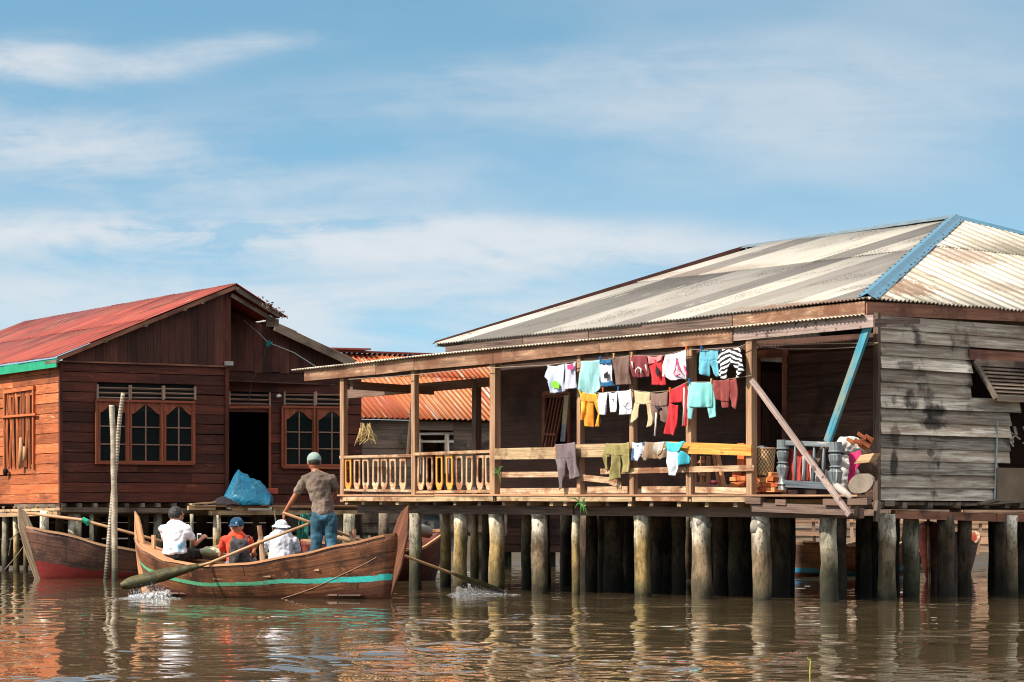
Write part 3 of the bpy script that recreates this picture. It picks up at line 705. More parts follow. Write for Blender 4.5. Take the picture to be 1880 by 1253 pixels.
# rafters and inner beams under the porch roof
for px in range(560, 1580, 62):
    m = MB(); s = FR.s(px); m.beam(FR.pt(s, 0.0, edge_z(s) - 0.07), FR.pt(s, dE - 0.15, zback(s) - 0.075), 0.05, 0.08); hb('rafter', M['dark_beam'], m)
m = MB()
sl_, sr_ = FR.s(640), FR.s(1380)
m.beam(FR.pt(sl_, 0.06, edge_z(sl_) - 0.2), FR.pt(FR.s(905), 0.06, edge_z(FR.s(905)) - 0.2), 0.06, 0.12)
m.beam(FR.pt(FR.s(905), 0.06, edge_z(FR.s(905)) - 0.2), FR.pt(sr_, 0.06, edge_z(sr_) - 0.2), 0.06, 0.12)
m.beam(FR.pt(FR.s(640, DW - .1), DW - 0.1, 3.55), FR.pt(FR.s(905, DW - .1), DW - 0.1, 3.62), 0.08, 0.16)
m.beam(FR.pt(FR.s(640), 0.06, 3.56), FR.pt(FR.s(640), DW - 0.1, 3.52), 0.08, 0.14)
hb('roof_beam', M['dark_beam'], m)

# ---- posts
for px, w, lean in ((631, .09, .0), (763, .10, .02), (909, .12, 0), (1066, .09, 0), (1163, .09, .01), (1269, .11, 0), (1380, .115, 0)):
    s = FR.s(px); zt = edge_z(s) - 0.03
    zb = FR.z(px, 922)
    m = MB(); m.beam(FR.pt(s, 0, zb), FR.pt(s + lean, 0, zt), w, w, up=FR.b, jit=0.006)
    hb('post', M['post'], m)
for px, w in ((875, .12), (702, .1), (818, .08)):
    s = FR.s(px, DW - .1); m = MB(); m.beam(FR.pt(s, DW - .1, 1.55), FR.pt(s, DW - .1, 3.62), w, w, up=FR.b, jit=.004)
    if px == 875: hb('post', M['dark_beam'], m)
# ---- railing of slotted balusters
def fz(px, py, d=0.0): return FR.z(px, py, d)
m = MB()
m.beam(FR.at(627, 839.5, 0.0), FR.at(763, 837, 0.0), 0.09, 0.05, jit=.004); m.beam(FR.at(763, 834, -.01), FR.at(906, 829, -.01), 0.09, 0.05, jit=.004)
hb('handrail', M['rail'], m)
m = MB()
m.beam(FR.at(629, 900, 0.0), FR.at(763, 902, 0.0), 0.07, 0.045, jit=.004); m.beam(FR.at(763, 904, 0.0), FR.at(906, 902, 0.0), 0.07, 0.045, jit=.004)
hb('lower_rail', M['rail'], m)
bi = 0
for xs in ((640, 656, 672, 690, 706, 722, 740), (773, 789, 807, 826, 844, 862, 882, 898)):
    for px in xs:
        s = FR.s(px); zb = fz(px, 899.5); zt = fz(px, 842 if px < 760 else 836); hw = 0.088; d = 0.0
        m = MB(); bw = 0.036; ln = random.uniform(-.012, .012)
        a_ = FR.a
        def bar(s0, z0, s1, z1, w): m.beam(FR.pt(s0, d, z0), FR.pt(s1, d, z1), 0.022, w, up=a_)
        bar(s - hw + bw / 2, zb + 0.09, s - hw + bw / 2 + ln, zt, bw); bar(s + hw - bw / 2, zb + 0.09, s + hw - bw / 2 + ln, zt, bw)
        # splayed foot and head that close the slot
        h1 = zb; h2 = zb + 0.1
        m.prism([FR.pt(s - 0.045, d - .013, h1), FR.pt(s + 0.045, d - .013, h1), FR.pt(s + hw, d - .013, h2), FR.pt(s + 0.045, d - .013, h2 + .03), FR.pt(s, d - .013, h2 - .005), FR.pt(s - 0.045, d - .013, h2 + .03), FR.pt(s - hw, d - .013, h2)], FR.b, .024)
        m.prism([FR.pt(s - hw + ln, d - .014, zt), FR.pt(s - hw + ln, d - .014, zt - .05), FR.pt(s - .045 + ln, d - .014, zt - .055), FR.pt(s + ln, d - .014, zt - .035), FR.pt(s + .045 + ln, d - .014, zt - .055), FR.pt(s + hw + ln, d - .014, zt - .05), FR.pt(s + hw + ln, d - .014, zt)], FR.b, .026)
        hb('baluster', (M['rail_orange'] if bi in (0, 9, 10) else M['rail']), m); bi += 1
# ---- plank rails on the right part
def plank(px0, t0, b0, px1, t1, b1, mat, d=-0.06, name='rail_plank', th=.03, label=None):
    P = [FR.at(px0, b0, d), FR.at(px1, b1, d), FR.at(px1, t1, d), FR.at(px0, t0, d)]
    m = MB(); 
    n = 6; top = [P[3].lerp(P[2], i / n) + ZUP * .006 * mnoise.noise(V((px0 + i, 1, 2))) for i in range(n + 1)]; bot = [P[0].lerp(P[1], i / n) + ZUP * .008 * mnoise.noise(V((px1 + i, 5, 2))) for i in range(n + 1)]
    m.prism(bot + top[::-1], FR.b, th); return hb(name, mat, m, label=label)
plank(903, 824, 844, 1022, 821, 843, M['rail_grey']); plank(1018, 819, 842, 1060, 818, 842, M['rail_orange'], d=-.064)
plank(1057, 816, 840, 1246, 812, 838, M['rail_grey'], d=-.07)
plank(1225, 811, 832, 1379, 817, 837, M['rail_orange'], d=-.105, label='bright orange plank')
plank(918, 867, 877, 1066, 866, 876, M['rail'], d=-.06); plank(1062, 871, 882, 1120, 877, 888, M['rail'], d=-.064); plank(1118, 877, 889, 1140, 884, 898, M['rail'], d=-.066)
plank(1102, 861, 871, 1384, 854, 865, M['rail'], d=-.10)
plank(918, 897, 908, 1064, 896, 908, M['rail'], d=-.05); plank(1078, 894, 906, 1152, 893, 906, M['rail'], d=-.052); plank(1178, 893, 905, 1262, 893, 905, M['rail'], d=-.054); plank(1276, 894, 905, 1378, 896, 908, M['rail'], d=-.05)
# ---- deck
m = MB(); r = random.Random(5)
dd = -0.1; 
for k in range(11):
    d0 = dd + k * 0.195; d1 = d0 + 0.185
    cuts = [s_near + (0.16 * (k + .5) if True else 0)]
    cuts[0] = FR.s(1582, (d0 + d1) / 2)
    while cuts[-1] < s_far - 3.2: cuts.append(cuts[-1] + r.uniform(2.0, 3.6))
    cuts.append(s_far + 0.05)
    for a, b in zip(cuts[:-1], cuts[1:]):
        dz = r.uniform(-.006, .006)
        m.beam(FR.pt(a + .005, (d0 + d1) / 2, deckz(a) + dz), FR.pt(b - .005, (d0 + d1) / 2, deckz(b) + dz), d1 - d0, 0.028)
hb('deck', M['deck'], m)
# edge boards under the deck lip
for (a, ta, ba, b, tb, bb) in ((629, 912, 920, 764, 912, 921), (764, 911, 921, 905, 911, 920), (912, 911, 920, 1062, 912, 921), (1064, 911, 921, 1160, 911, 921), (1167, 910, 920, 1262, 909, 921), (1270, 910, 922, 1376, 910, 922)):
    plank(a, ta, ba, b, tb, bb, M['rail'] if a % 2 else M['rail_grey'], d=-.085, name='edge_board', th=.03)
# joists (run inward) with visible ends
joist_px = [640, 668, 700, 733, 765, 798, 838, 882, 925, 970, 1015, 1040, 1075, 1116, 1160, 1200, 1250, 1300, 1352, 1384]
for px in joist_px:
    m = MB(); s = FR.s(px); z = deckz(s) - 0.105; m.beam(FR.pt(s, random.uniform(-.05, .0), z), FR.pt(s, 3.2, z), 0.075, 0.12, jit=.004); hb('joist', M['rail_grey'] if px % 3 else M['dark_beam'], m)
m = MB()
m.beam(FR.at(1384, 931, -0.03), FR.at(1572, 938, -0.03), 0.09, 0.14, jit=.006); m.beam(FR.at(1372, 919, -.07), FR.at(1400, 920, -.07), .09, .09); m.beam(FR.at(1427, 922, -.05), FR.at(1446, 923, -.05), .09, .08)
m.beam(FR.at(1515, 922, -.08), FR.at(1552, 923, -.08), .10, .09, jit=.004); m.beam(FR.at(1560, 922, -.08), FR.at(1596, 921, -.08), .10, .09, jit=.004)
hb('beam', M['dark_beam'], m)
for d in (0.32, 2.1, 4.2, 6.6, 10, 14):
    m = MB(); p0 = FR.pt(s_far - .1, d, deckz(s_far) - 0.24); p1 = FR.pt(FR.s(1582, d), d, deckz(0) - 0.24)
    m.beam(p0, p0.lerp(p1, .48), 0.1, 0.15, jit=.004); m.beam(p0.lerp(p1, .482) + FR.b * .012, p1, 0.1, 0.15, jit=.004); hb('floor_beam', M['dark_beam'], m)
# side beams and joist ends under the side wall
m = MB()
m.beam(SD.at(1640, 944, 0.1), SD.at(1825, 951, 0.1), 0.1, 0.13, jit=.005); m.beam(SD.at(1826, 951, 0.1), SD.pt(19.2, .1, 1.27), 0.1, 0.13)
hb('beam', M['fascia2'], m)
for px in (1618, 1662, 1708, 1760, 1812, 1850, 1876):
    m = MB(); m.beam(SD.at(px, 928, -0.05), SD.at(px, 928, 0.0) + FR.a * 2.0, 0.11, 0.09, jit=.006); hb('joist', M['grey_board2'], m)
for q in ((SD.at(1612, 920, -.06), SD.at(1608, 958, -.06), .07, .06, SD.b), (SD.at(1622, 925, -.05), SD.at(1640, 925, -.05), .06, .08, ZUP), (SD.at(1770, 928, -.1), SD.at(1880, 921, -.1), 0.06, 0.03, ZUP), (SD.at(1795, 926, -.12), SD.at(1834, 917, -.12), 0.1, 0.03, ZUP)):
    m = MB(); m.beam(q[0], q[1], q[2], q[3], up=q[4]); hb('loose_board', M['grey_board2'], m)

# ---- struts
m = MB(); m.beam(FR.at(1595, 596, -0.02), FR.at(1519, 812, 0.25), 0.115, 0.05, up=FR.b, jit=.004); hb('strut', M['blue_paint'], m, label='leaning strut with peeling blue paint')
m = MB(); m.beam(FR.at(1519, 812, 0.262), FR.at(1492, 862, 0.35), 0.1, 0.05, up=FR.b); hb('strut', M['dark_beam'], m)
m = MB(); m.beam(FR.at(1380, 698, -0.1), FR.at(1560, 946, -0.16), 0.075, 0.04, up=FR.b, jit=.004); hb('brace', M['grey_beam'], m, label='grey diagonal brace')

# ---- side window: propped louvre shutter over a dark opening
z0o, z1o = SD.z(1800, 742), SD.z(1800, 665)
m = MB(); m.beam(SD.at(1779, 651, -.06), SD.pt(t0w + 3.2, -.06, SD.z(1779, 651) - .02), .03, .17, jit=.003); o = hb('window_head', M['fascia2'], m)
sh_root_m = MB(); ta, tb = tw(1782), tw(1782) + 2.6
top = SD.z(1782, 664); bot = SD.z(1800, 733); 
def shp(t, k, o=0.0): return SD.pt(t + 0.20 * k * 1.0, -0.08 - 0.26 * k - o, top + (bot - top) * k)
m = MB(); m.beam(shp(ta, 0), shp(ta, 1), .08, .05, up=SD.b); m.beam(shp(tb, 0), shp(tb, 1), .08, .05, up=SD.b); m.beam(shp(ta, 1) , shp(tb, 1), .05, .09); m.beam(shp(ta, 0.01), shp(tb, 0.01), .05, .08)
shf = hb('shutter', M['grey_board2'], m)
m = MB()
for i in range(9):
    k = 0.09 + 0.82 * i / 8; p = shp(ta + .03, k); q = shp(tb - .03, k); m.beam(p, q, .055, .012, up=(ZUP + SD.b * -.8))
o = m.build('slat', M['grey_board2'], shf); o['kind'] = 'stuff'
m = MB(); m.beam(SD.at(1831, 774, -.07), SD.at(1826, 918, -.07), .035, .035); m = MB(); m.tube([SD.at(1831, 774, -.07), SD.at(1829, 845, -.075), SD.at(1826, 918, -.07)], .016, 8)
hb('drain_pipe', plain('pale_pipe', hx('a9b4b2'), 0.5), m)
m = MB(); m.prism([SD.at(1831, 921, -.11), SD.pt(tw(1831) + 3.0, -.11, SD.z(1831, 921)), SD.pt(tw(1831) + 3.0, -.11, SD.z(1831, 859)), SD.at(1831, 859, -.11)], SD.b, .02)
hb('patch_panel', plain('stained_plywood_panel', hx('7e6a58'), 0.8, 0.4, 2.0), m, label='stained plywood panel')
# clutter inside the gap
for i in range(7):
    m = MB(); p = SD.at(1845 + i * 7, 800 + 7 * (i % 3), .12); m.beam(p, p + V((random.uniform(-.3, .3), 0.1, random.uniform(-.25, .25))), .05, .02); hb('loose_board', M['grey_board'], m)

# ---- piles
def pile(px, wpx, d, mat, ztop=None, lean=0.0, n=14, split=False, parent=house, frame=FR, wob=0.22):
    Y = frame.Y(px, d); r = wpx / F * Y / 2; s = frame.s(px, d); zt = ztop if ztop is not None else deckz(s) - 0.31
    sd_ = px * 1.37 + d; k = 11
    pts = [frame.pt(s + lean * (i / k - 1) + .012 * mnoise.noise(V((i * .6, sd_, 0))), d, -0.6 + (zt + 0.6) * i / k) for i in range(k + 1)]
    rr = [r * (1.05 - 0.08 * i / k + 0.05 * mnoise.noise(V((i * .7, sd_, 5)))) for i in range(k + 1)]
    m = MB(); m.tube(pts, rr, n, wob, seed=sd_); o = m.build('pile', mat, parent, smooth=True); return o
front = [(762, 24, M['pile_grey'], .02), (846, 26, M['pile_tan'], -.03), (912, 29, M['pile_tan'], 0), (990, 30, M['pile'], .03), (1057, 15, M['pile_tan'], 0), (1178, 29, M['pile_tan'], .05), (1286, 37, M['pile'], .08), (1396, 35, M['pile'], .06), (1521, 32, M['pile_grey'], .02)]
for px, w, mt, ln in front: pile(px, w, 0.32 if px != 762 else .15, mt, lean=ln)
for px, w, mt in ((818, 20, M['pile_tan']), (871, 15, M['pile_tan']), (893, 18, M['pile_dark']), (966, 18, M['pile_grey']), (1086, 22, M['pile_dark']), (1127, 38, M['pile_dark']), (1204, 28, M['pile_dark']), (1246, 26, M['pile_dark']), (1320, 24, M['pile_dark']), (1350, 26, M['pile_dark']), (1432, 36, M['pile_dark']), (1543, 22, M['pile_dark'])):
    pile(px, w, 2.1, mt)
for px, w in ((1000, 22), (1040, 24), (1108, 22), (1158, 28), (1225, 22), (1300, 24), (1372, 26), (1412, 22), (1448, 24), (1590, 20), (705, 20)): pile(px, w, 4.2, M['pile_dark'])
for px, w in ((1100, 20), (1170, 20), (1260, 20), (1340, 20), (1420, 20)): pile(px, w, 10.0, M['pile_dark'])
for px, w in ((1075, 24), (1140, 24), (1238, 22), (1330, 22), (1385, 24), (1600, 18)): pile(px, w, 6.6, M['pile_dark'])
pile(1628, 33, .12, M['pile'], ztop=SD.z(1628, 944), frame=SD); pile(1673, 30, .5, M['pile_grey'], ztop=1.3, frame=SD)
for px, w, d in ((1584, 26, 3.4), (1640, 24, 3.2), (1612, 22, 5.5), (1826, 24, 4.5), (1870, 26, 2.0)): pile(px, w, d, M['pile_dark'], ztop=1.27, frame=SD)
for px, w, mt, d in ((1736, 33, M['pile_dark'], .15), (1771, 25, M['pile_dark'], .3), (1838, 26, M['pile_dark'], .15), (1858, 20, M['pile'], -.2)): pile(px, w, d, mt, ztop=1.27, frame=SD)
m = MB(); rr_ = random.Random(3)
# capstones on the pile heads
def cap_on(px, d, r, h, mat):
    s = FR.s(px, d); z = deckz(s) - 0.33; m = MB(); m.tube([FR.pt(s, d, z - h), FR.pt(s, d, z - h * .5), FR.pt(s, d, z + .03)], [r * .98, r * 1.05, r * .85], 14, .3, seed=px); return hb('pile_cap', mat, m, smooth=True)
cement = plain('pale_cement', hx('a49c90'), .9, .4, 8, .6)
cap_on(990, .32, .128, .05, cement); cap_on(1396, .32, .142, .22, cement); cap_on(1286, .32, .150, .16, plain('cracked_cement', hx('8f8a83'), .9, .5, 9, .9))
# ================================================================== RED ROOFED TIMBER HOUSE (left)
LF = Frame(PX(112, 925, 61.0).xy, (8500, 5000))   # s to the right along the gable front, d away
LS = Frame(LF.o.xy, LF.b, LF.a)                    # left side wall: runs away to the left
lh = thing('timber_house', 'reddish brown plank house with red corrugated gable roof, arched windows and open dark doorway', 'house', LF.pt(2.0, 1.0, 0))
def lb(name, mat, mb, parent=None, **k): return mb.build(name, mat, parent or lh, **k)
RC = 1.3     # the recess behind the right half
zF = LF.z(112, 924); zT = LF.z(112, 663)
sJ = LF.s(415)
# window openings on the front wall
W1 = [(178, 233), (236, 296), (299, 354)]
holesF = [(LF.s(180), LF.s(352), LF.z(260, 848), LF.z(260, 738)), (LF.s(178), LF.s(357), LF.z(260, 735), LF.z(260, 709))]
m = MB(); siding(LF, 0, 0.0, sJ, LF.z(112, 922), LF.z(112, 663), 0.232, m, th=.018, tilt=.012, holes=holesF, seed=21, seg=(1.6, 3.4), skew=.003, slit=.012)
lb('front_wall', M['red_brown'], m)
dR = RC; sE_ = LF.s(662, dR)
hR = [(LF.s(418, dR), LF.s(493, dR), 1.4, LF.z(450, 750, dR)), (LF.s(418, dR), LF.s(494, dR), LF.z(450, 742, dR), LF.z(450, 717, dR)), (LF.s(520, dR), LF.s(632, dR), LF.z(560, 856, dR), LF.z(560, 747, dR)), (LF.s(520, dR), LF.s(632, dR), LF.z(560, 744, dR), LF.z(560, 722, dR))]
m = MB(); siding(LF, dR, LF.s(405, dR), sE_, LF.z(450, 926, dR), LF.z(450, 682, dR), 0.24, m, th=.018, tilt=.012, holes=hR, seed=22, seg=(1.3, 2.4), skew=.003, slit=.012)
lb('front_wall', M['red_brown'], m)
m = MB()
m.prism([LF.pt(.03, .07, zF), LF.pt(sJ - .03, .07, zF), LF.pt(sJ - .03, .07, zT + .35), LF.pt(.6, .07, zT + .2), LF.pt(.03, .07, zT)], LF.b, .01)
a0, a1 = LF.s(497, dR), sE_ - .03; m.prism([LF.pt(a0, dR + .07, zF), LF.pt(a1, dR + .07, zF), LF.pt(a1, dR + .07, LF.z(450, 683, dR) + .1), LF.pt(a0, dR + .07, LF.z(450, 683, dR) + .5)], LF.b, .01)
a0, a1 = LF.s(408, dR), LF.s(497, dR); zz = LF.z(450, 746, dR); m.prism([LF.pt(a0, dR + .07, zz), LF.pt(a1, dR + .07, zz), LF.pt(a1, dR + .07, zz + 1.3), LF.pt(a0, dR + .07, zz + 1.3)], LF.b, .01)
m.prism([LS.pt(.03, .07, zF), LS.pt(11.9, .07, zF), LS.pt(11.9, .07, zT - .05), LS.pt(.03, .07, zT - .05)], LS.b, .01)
lb('dark_backing', M['black'], m)  # black sheets added behind the boards so gaps and vents read as darkness
# side return of the recess and the sunlit left wall
m = MB(); m.beam(LF.pt(sJ, .02, (zF + zT) / 2 + .3), LF.pt(sJ, RC, (zF + zT) / 2 + .3), .04, (zT - zF) + .9); lb('return_wall', M['red_brown'], m)
wh = [(LS.s(62, 0), LS.s(8, 0), LS.z(35, 858), LS.z(35, 722))]
m = MB(); siding(LS, 0, 0.0, 12, LS.z(110, 924), LS.z(110, 665), 0.232, m, th=.018, tilt=.012, holes=wh, seed=23, seg=(2.5, 4.2), skew=.003, slit=.010)
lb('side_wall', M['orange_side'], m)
m = MB(); m.beam(LF.pt(-.02, -.02, zF - .15), LF.pt(-.02, -.02, zT), .07, .07, up=LF.b); m.beam(LF.pt(sJ, -.03, zF), LF.pt(sJ, -.03, LF.z(415, 546)), .09, .08, up=LF.b)
lb('corner_post', M['red_brown'], m)
m = MB(); m.beam(LF.pt(0, 12, 3.3), LF.pt(sE_, 12, 3.3), .05, 3.6); m.beam(LF.pt(sE_, RC, 3.2), LF.pt(sE_, 12, 3.2), .05, 3.3)
m.prism([LF.pt(0.05, .05, zF - .02), LF.pt(sE_, RC + .05, zF - .02), LF.pt(sE_, 12, zF - .02), LF.pt(.05, 12, zF - .02)], ZUP, .05)
m.prism([LF.pt(0.05, .1, zT - .3), LF.pt(sE_, RC + .1, zT - .3), LF.pt(sE_, 12, zT - .3), LF.pt(.05, 12, zT - .3)], ZUP, .03)
lb('back_wall', M['dark_wall2'], m)
# left side window of sticks and battens
m = MB()
for px, w in ((9, .1), (62, .09)): m.beam(LS.at(px, 861, -.05), LS.at(px, 715, -.05), w, .06, up=LS.b)
m.beam(LS.at(8, 720, -.06), LS.at(63, 712, -.06), .06, .09); m.beam(LS.at(4, 766, -.10), LS.at(66, 761, -.10), .05, .05)
wl = lb('window', M['orange_side'], m)
m = MB(); rr = random.Random(9)
for i in range(8):
    px = 15 + i * 5.8; m.tube([LS.at(px + rr.uniform(-2, 2), 858, -.03 - .04 * rr.random()), LS.at(px + rr.uniform(-2, 2), 790, -.05), LS.at(px + rr.uniform(-2, 2), 722, -.02)], .045, 6, .25, seed=i)
o = m.build('slat', M['orange_side'], wl); o['kind'] = 'stuff'
m = MB(); m.tube([LS.at(38, 858, -.12), LS.at(39, 820, -.13), LS.at(38, 804, -.12)], [.07, .055, .03], 8); m.tube([LS.at(46, 846, -.12), LS.at(45, 820, -.13)], [.06, .04], 8)
tag(m.build('cloth_strip', cloth('pale_rag', hx('c79a6c')), loc=LS.at(38, 858, -.12), smooth=True), 'pale rag hanging in the slatted side window of the red roofed house', 'rag')
m = MB(); m.tube([LS.at(10, 872, -.10), LS.at(10, 864, -.14), LS.at(10, 860, -.10)], [.05, .07, .03], 10)
tag(m.build('black_pot', M['black'], loc=LS.at(10, 872, -.1), smooth=True), 'small black pot hanging below the corner of the slatted side window', 'pot')

def arch_window(frame, d, px0, px1, pt, pb, parent_name='window', leaf_w=.055):
    """casement with arched head, 2x3 panes, mullions"""
    s0, s1 = sorted((frame.s(px0, d), frame.s(px1, d))); pc = (px0 + px1) / 2; z0, z1 = frame.z(pc, pb, d), frame.z(pc, pt, d)
    m = MB(); sc = (s0 + s1) / 2; fw = leaf_w; dd = d - .05
    for sv in (s0 + fw / 2, s1 - fw / 2): m.beam(frame.pt(sv, dd, z0), frame.pt(sv, dd, z1), fw, .045, up=frame.b)
    m.beam(frame.pt(s0, dd - .004, z0 + fw / 2), frame.pt(s1, dd - .004, z0 + fw / 2), .045, fw)
    # arched head panel
    top = [frame.pt(s0 + fw, dd - .01, z1), frame.pt(s1 - fw, dd - .01, z1)]
    n = 12; hw = (s1 - s0) / 2 - fw; arc = []
    for i in range(n + 1):
        x = -1 + 2 * i / n; shape = (0.5 + 0.5 * math.cos(math.pi * min(1, abs(x) * 1.05))) ** .8
        arc.append(frame.pt(sc + x * hw, dd - .01, z1 - .30 + .20 * shape))
    for i in range(n):
        a, b = arc[i], arc[i + 1]; ta = V((a.x, a.y, z1)); tb = V((b.x, b.y, z1)); m.prism([a, b, tb, ta], frame.b, .03)
    w = lb(parent_name, M['frame_wood'], m)
    m = MB(); h = z1 - z0
    m.beam(frame.pt(sc, dd + .005, z0 + fw), frame.pt(sc, dd + .005, z1 - .12), .028, .02, up=frame.b)
    for k in (.30, .58): m.beam(frame.pt(s0 + fw, dd + .008, z0 + h * k), frame.pt(s1 - fw, dd + .008, z0 + h * k), .02, .026)
    m.build('mullion', plain('pale_mullion', hx('8e6a5a'), .6), w)
    m = MB(); yaw = random.uniform(-.006, .006); m.prism([frame.pt(s0 + .02, dd + .024, z0 + .02), frame.pt(s1 - .02, dd + .024 + yaw, z0 + .02), frame.pt(s1 - .02, dd + .024 + yaw * 1.2, z1 - .02), frame.pt(s0 + .02, dd + .024, z1 - .02)], frame.b, .006)
    m.build('pane', M['glass'], w); return w
def louvre(frame, d, px0, px1, pt, pb, n=3, mat=None):
    s0, s1 = frame.s(px0, d), frame.s(px1, d); pc = (px0 + px1) / 2; z0, z1 = frame.z(pc, pb, d), frame.z(pc, pt, d)
    m = MB()
    for sv in (s0, s1): m.beam(frame.pt(sv, d - .03, z0), frame.pt(sv, d - .03, z1), .045, .05, up=frame.b)
    for i in range(n):
        z = z0 + (z1 - z0) * (i + .3) / n; m.beam(frame.pt(s0, d - .02, z), frame.pt(s1, d - .02, z), .045, .016, up=(ZUP - frame.b * -.9))
    return lb('louvre_vent', mat or M['vent'], m)
M['vent'] = wood('greyed_louvres', hx('7a6257'), hx('a88f80'), .1)
for (a, b), pt in zip(W1, (734, 737, 739)): arch_window(LF, 0, a, b, pt, 851)
m = MB(); 
for px in (177, 235, 297.5, 356): m.beam(LF.at(px, 852, -.07), LF.at(px, 736, -.07), .05, .05, up=LF.b)
m.beam(LF.at(176, 850, -.075), LF.at(357, 852, -.075), .06, .06); m.beam(LF.at(176, 735, -.08), LF.at(358, 739, -.08), .06, .05)
lb('window_casing', M['frame_wood'], m)
for a, b in ((178, 237), (239, 298), (300, 357)): louvre(LF, 0, a, b, 707 + (a - 178) * .02, 734)
arch_window(LF, dR, 520, 575, 748, 857); arch_window(LF, dR, 579, 636, 749, 857)
m = MB(); m.beam(LF.at(518, 858, dR - .06), LF.at(640, 860, dR - .06), .07, .06); m.beam(LF.at(577, 857, dR - .07), LF.at(577, 748, dR - .07), .05, .05, up=LF.b); m.beam(LF.at(518, 747, dR - .07), LF.at(640, 749, dR - .07), .06, .05); m.beam(LF.at(518, 858, dR - .065), LF.at(518, 747, dR - .065), .05, .05, up=LF.b)
lb('window_casing', M['frame_wood'], m)
for a, b in ((420, 494), (521, 576), (579, 636)): louvre(LF, dR, a, b, 720, 745)
m = MB(); m.beam(LF.at(418, 926, dR - .04), LF.at(418, 748, dR - .04), .05, .05, up=LF.b); m.beam(LF.at(495, 926, dR - .04), LF.at(495, 745, dR - .04), .06, .05, up=LF.b); m.beam(LF.at(416, 748, dR - .045), LF.at(497, 748, dR - .045), .05, .06)
lb('door_frame', M['frame_wood'], m)
# vertical gable boards
zr0 = LF.z(435, 521, -.3); sr0 = LF.s(435, -.3); sl0, zl0 = LF.sz(100, 656, -.3)
slopeL = (zr0 - zl0) / (sr0 - sl0)
rakeL = lambda s: zl0 + (s - sl0) * slopeL
m = MB(); r = random.Random(31); s = 0.02
while s < sJ + .05:
    w = r.uniform(.17, .23); zt = rakeL(s + w / 2) - .10; zb = zT - r.uniform(-.01, .04)
    if zt - zb > .05:
        P = [LF.pt(s, -.055 + r.uniform(-.006, .006), zb), LF.pt(s + w - .006, -.055 + r.uniform(-.006, .006), zb), LF.pt(s + w - .006, -.05, rakeL(s + w) - .1), LF.pt(s, -.05, rakeL(s) - .1)]
        ou = r.uniform(0, 50); n0 = len(m.v)
        q = MB(); q.prism(P, LF.b, .02)
        m.add(q.v, q.f, lambda i, k: (q.v[i][2] + ou, (V(q.v[i]).xy.dot(LF.a.xy)) + ou))
    s += w
lb('gable_boards', M['gable'], m)
m = MB(); m.beam(LF.pt(0, -.065, zT - .01), LF.pt(sJ, -.065, zT - .01), .03, .035); lb('drip_board', M['fascia2'], m)
# gable boards of the recess and its roof line
zq0, sq0 = LF.z(498, 600, RC - .25), LF.s(498, RC - .25); zq1, sq1 = LF.z(655, 672, RC - .25), LF.s(655, RC - .25)
sl2 = (zq1 - zq0) / (sq1 - sq0); rake2 = lambda s: zq0 + (s - sq0) * sl2
zTR = LF.z(450, 683, RC)
m = MB(); s = LF.s(418, RC)
while s < sE_:
    w = r.uniform(.2, .26); zt = min(rake2(s + w / 2) + .02, 6.2); zb = zTR - r.uniform(-.02, .03)
    if zt - zb > .05:
        q = MB(); q.prism([LF.pt(s, RC - .045, zb), LF.pt(s + w - .006, RC - .045 + r.uniform(-.01, 0), zb), LF.pt(s + w - .006, RC - .04, min(rake2(s + w), 6.3)), LF.pt(s, RC - .04, min(rake2(s), 6.3))], LF.b, .02); ou = r.uniform(0, 50)
        m.add(q.v, q.f, lambda i, k: (q.v[i][2] + ou, (V(q.v[i]).xy.dot(LF.a.xy)) + ou))
    s += w
lb('gable_boards', M['gable'], m)
# ---- red roof
M['red_roof'] = sheetmat('red_painted_iron', hx('64241e'), [hx('983a2e'), hx('8c3428'), hx('a24436'), hx('8e382c')], streak=.5, rust=hx('8a4a34'), rust_at=(.52, .66), rust_sc=(.6, .8), rough=.5, whit=(hx('d29a86'), .68, .72), valley=.5)
def slope(o, e, up, L, W, mat, name, amp=.012, yr=None, **k):
    m = corrugated(MB(), o, e, up, L, yr or (lambda x: (0, W)), amp=amp, **k); ob = lb(name, mat, m, smooth=True); solidify(ob, .006); return ob
eo = LF.pt(sl0, -.3, zl0); upv = V(LF.a) * (sr0 - sl0) + ZUP * (zr0 - zl0); Wd = upv.length; upn = upv.normalized()
slope(eo, LF.b, upn, 14.0, Wd, M['red_roof'], 'roof', breaks=2.4, lam=.09)
# right slope, front part with its broken rusty edge
se1, ze1 = LF.sz(527, 583, -.3); dn = (LF.pt(se1, -.3, ze1) - LF.pt(sr0, -.3, zr0)); W2 = dn.length
o0 = LF.pt(se1, -.3, ze1)
def ragged(x): 
    return (0.35 * max(0, mnoise.noise(V((x * 5, 1, 1)))) * (1 if x < 1.2 else .2), W2)
slope(o0, LF.b, -dn.normalized(), 12.0, W2, M['red_roof'], 'roof', yr=ragged, lam=.09)
se2, ze2 = LF.sz(656, 664, RC - .3); s20, z20 = LF.sz(498, 588, RC - .3); dn2 = LF.pt(se2, RC - .3, ze2) - LF.pt(s20, RC - .3, z20)
slope(LF.pt(se2, RC - .3, ze2), LF.b, -dn2.normalized(), 10.5, dn2.length, M['roof_porch'], 'lower_roof')
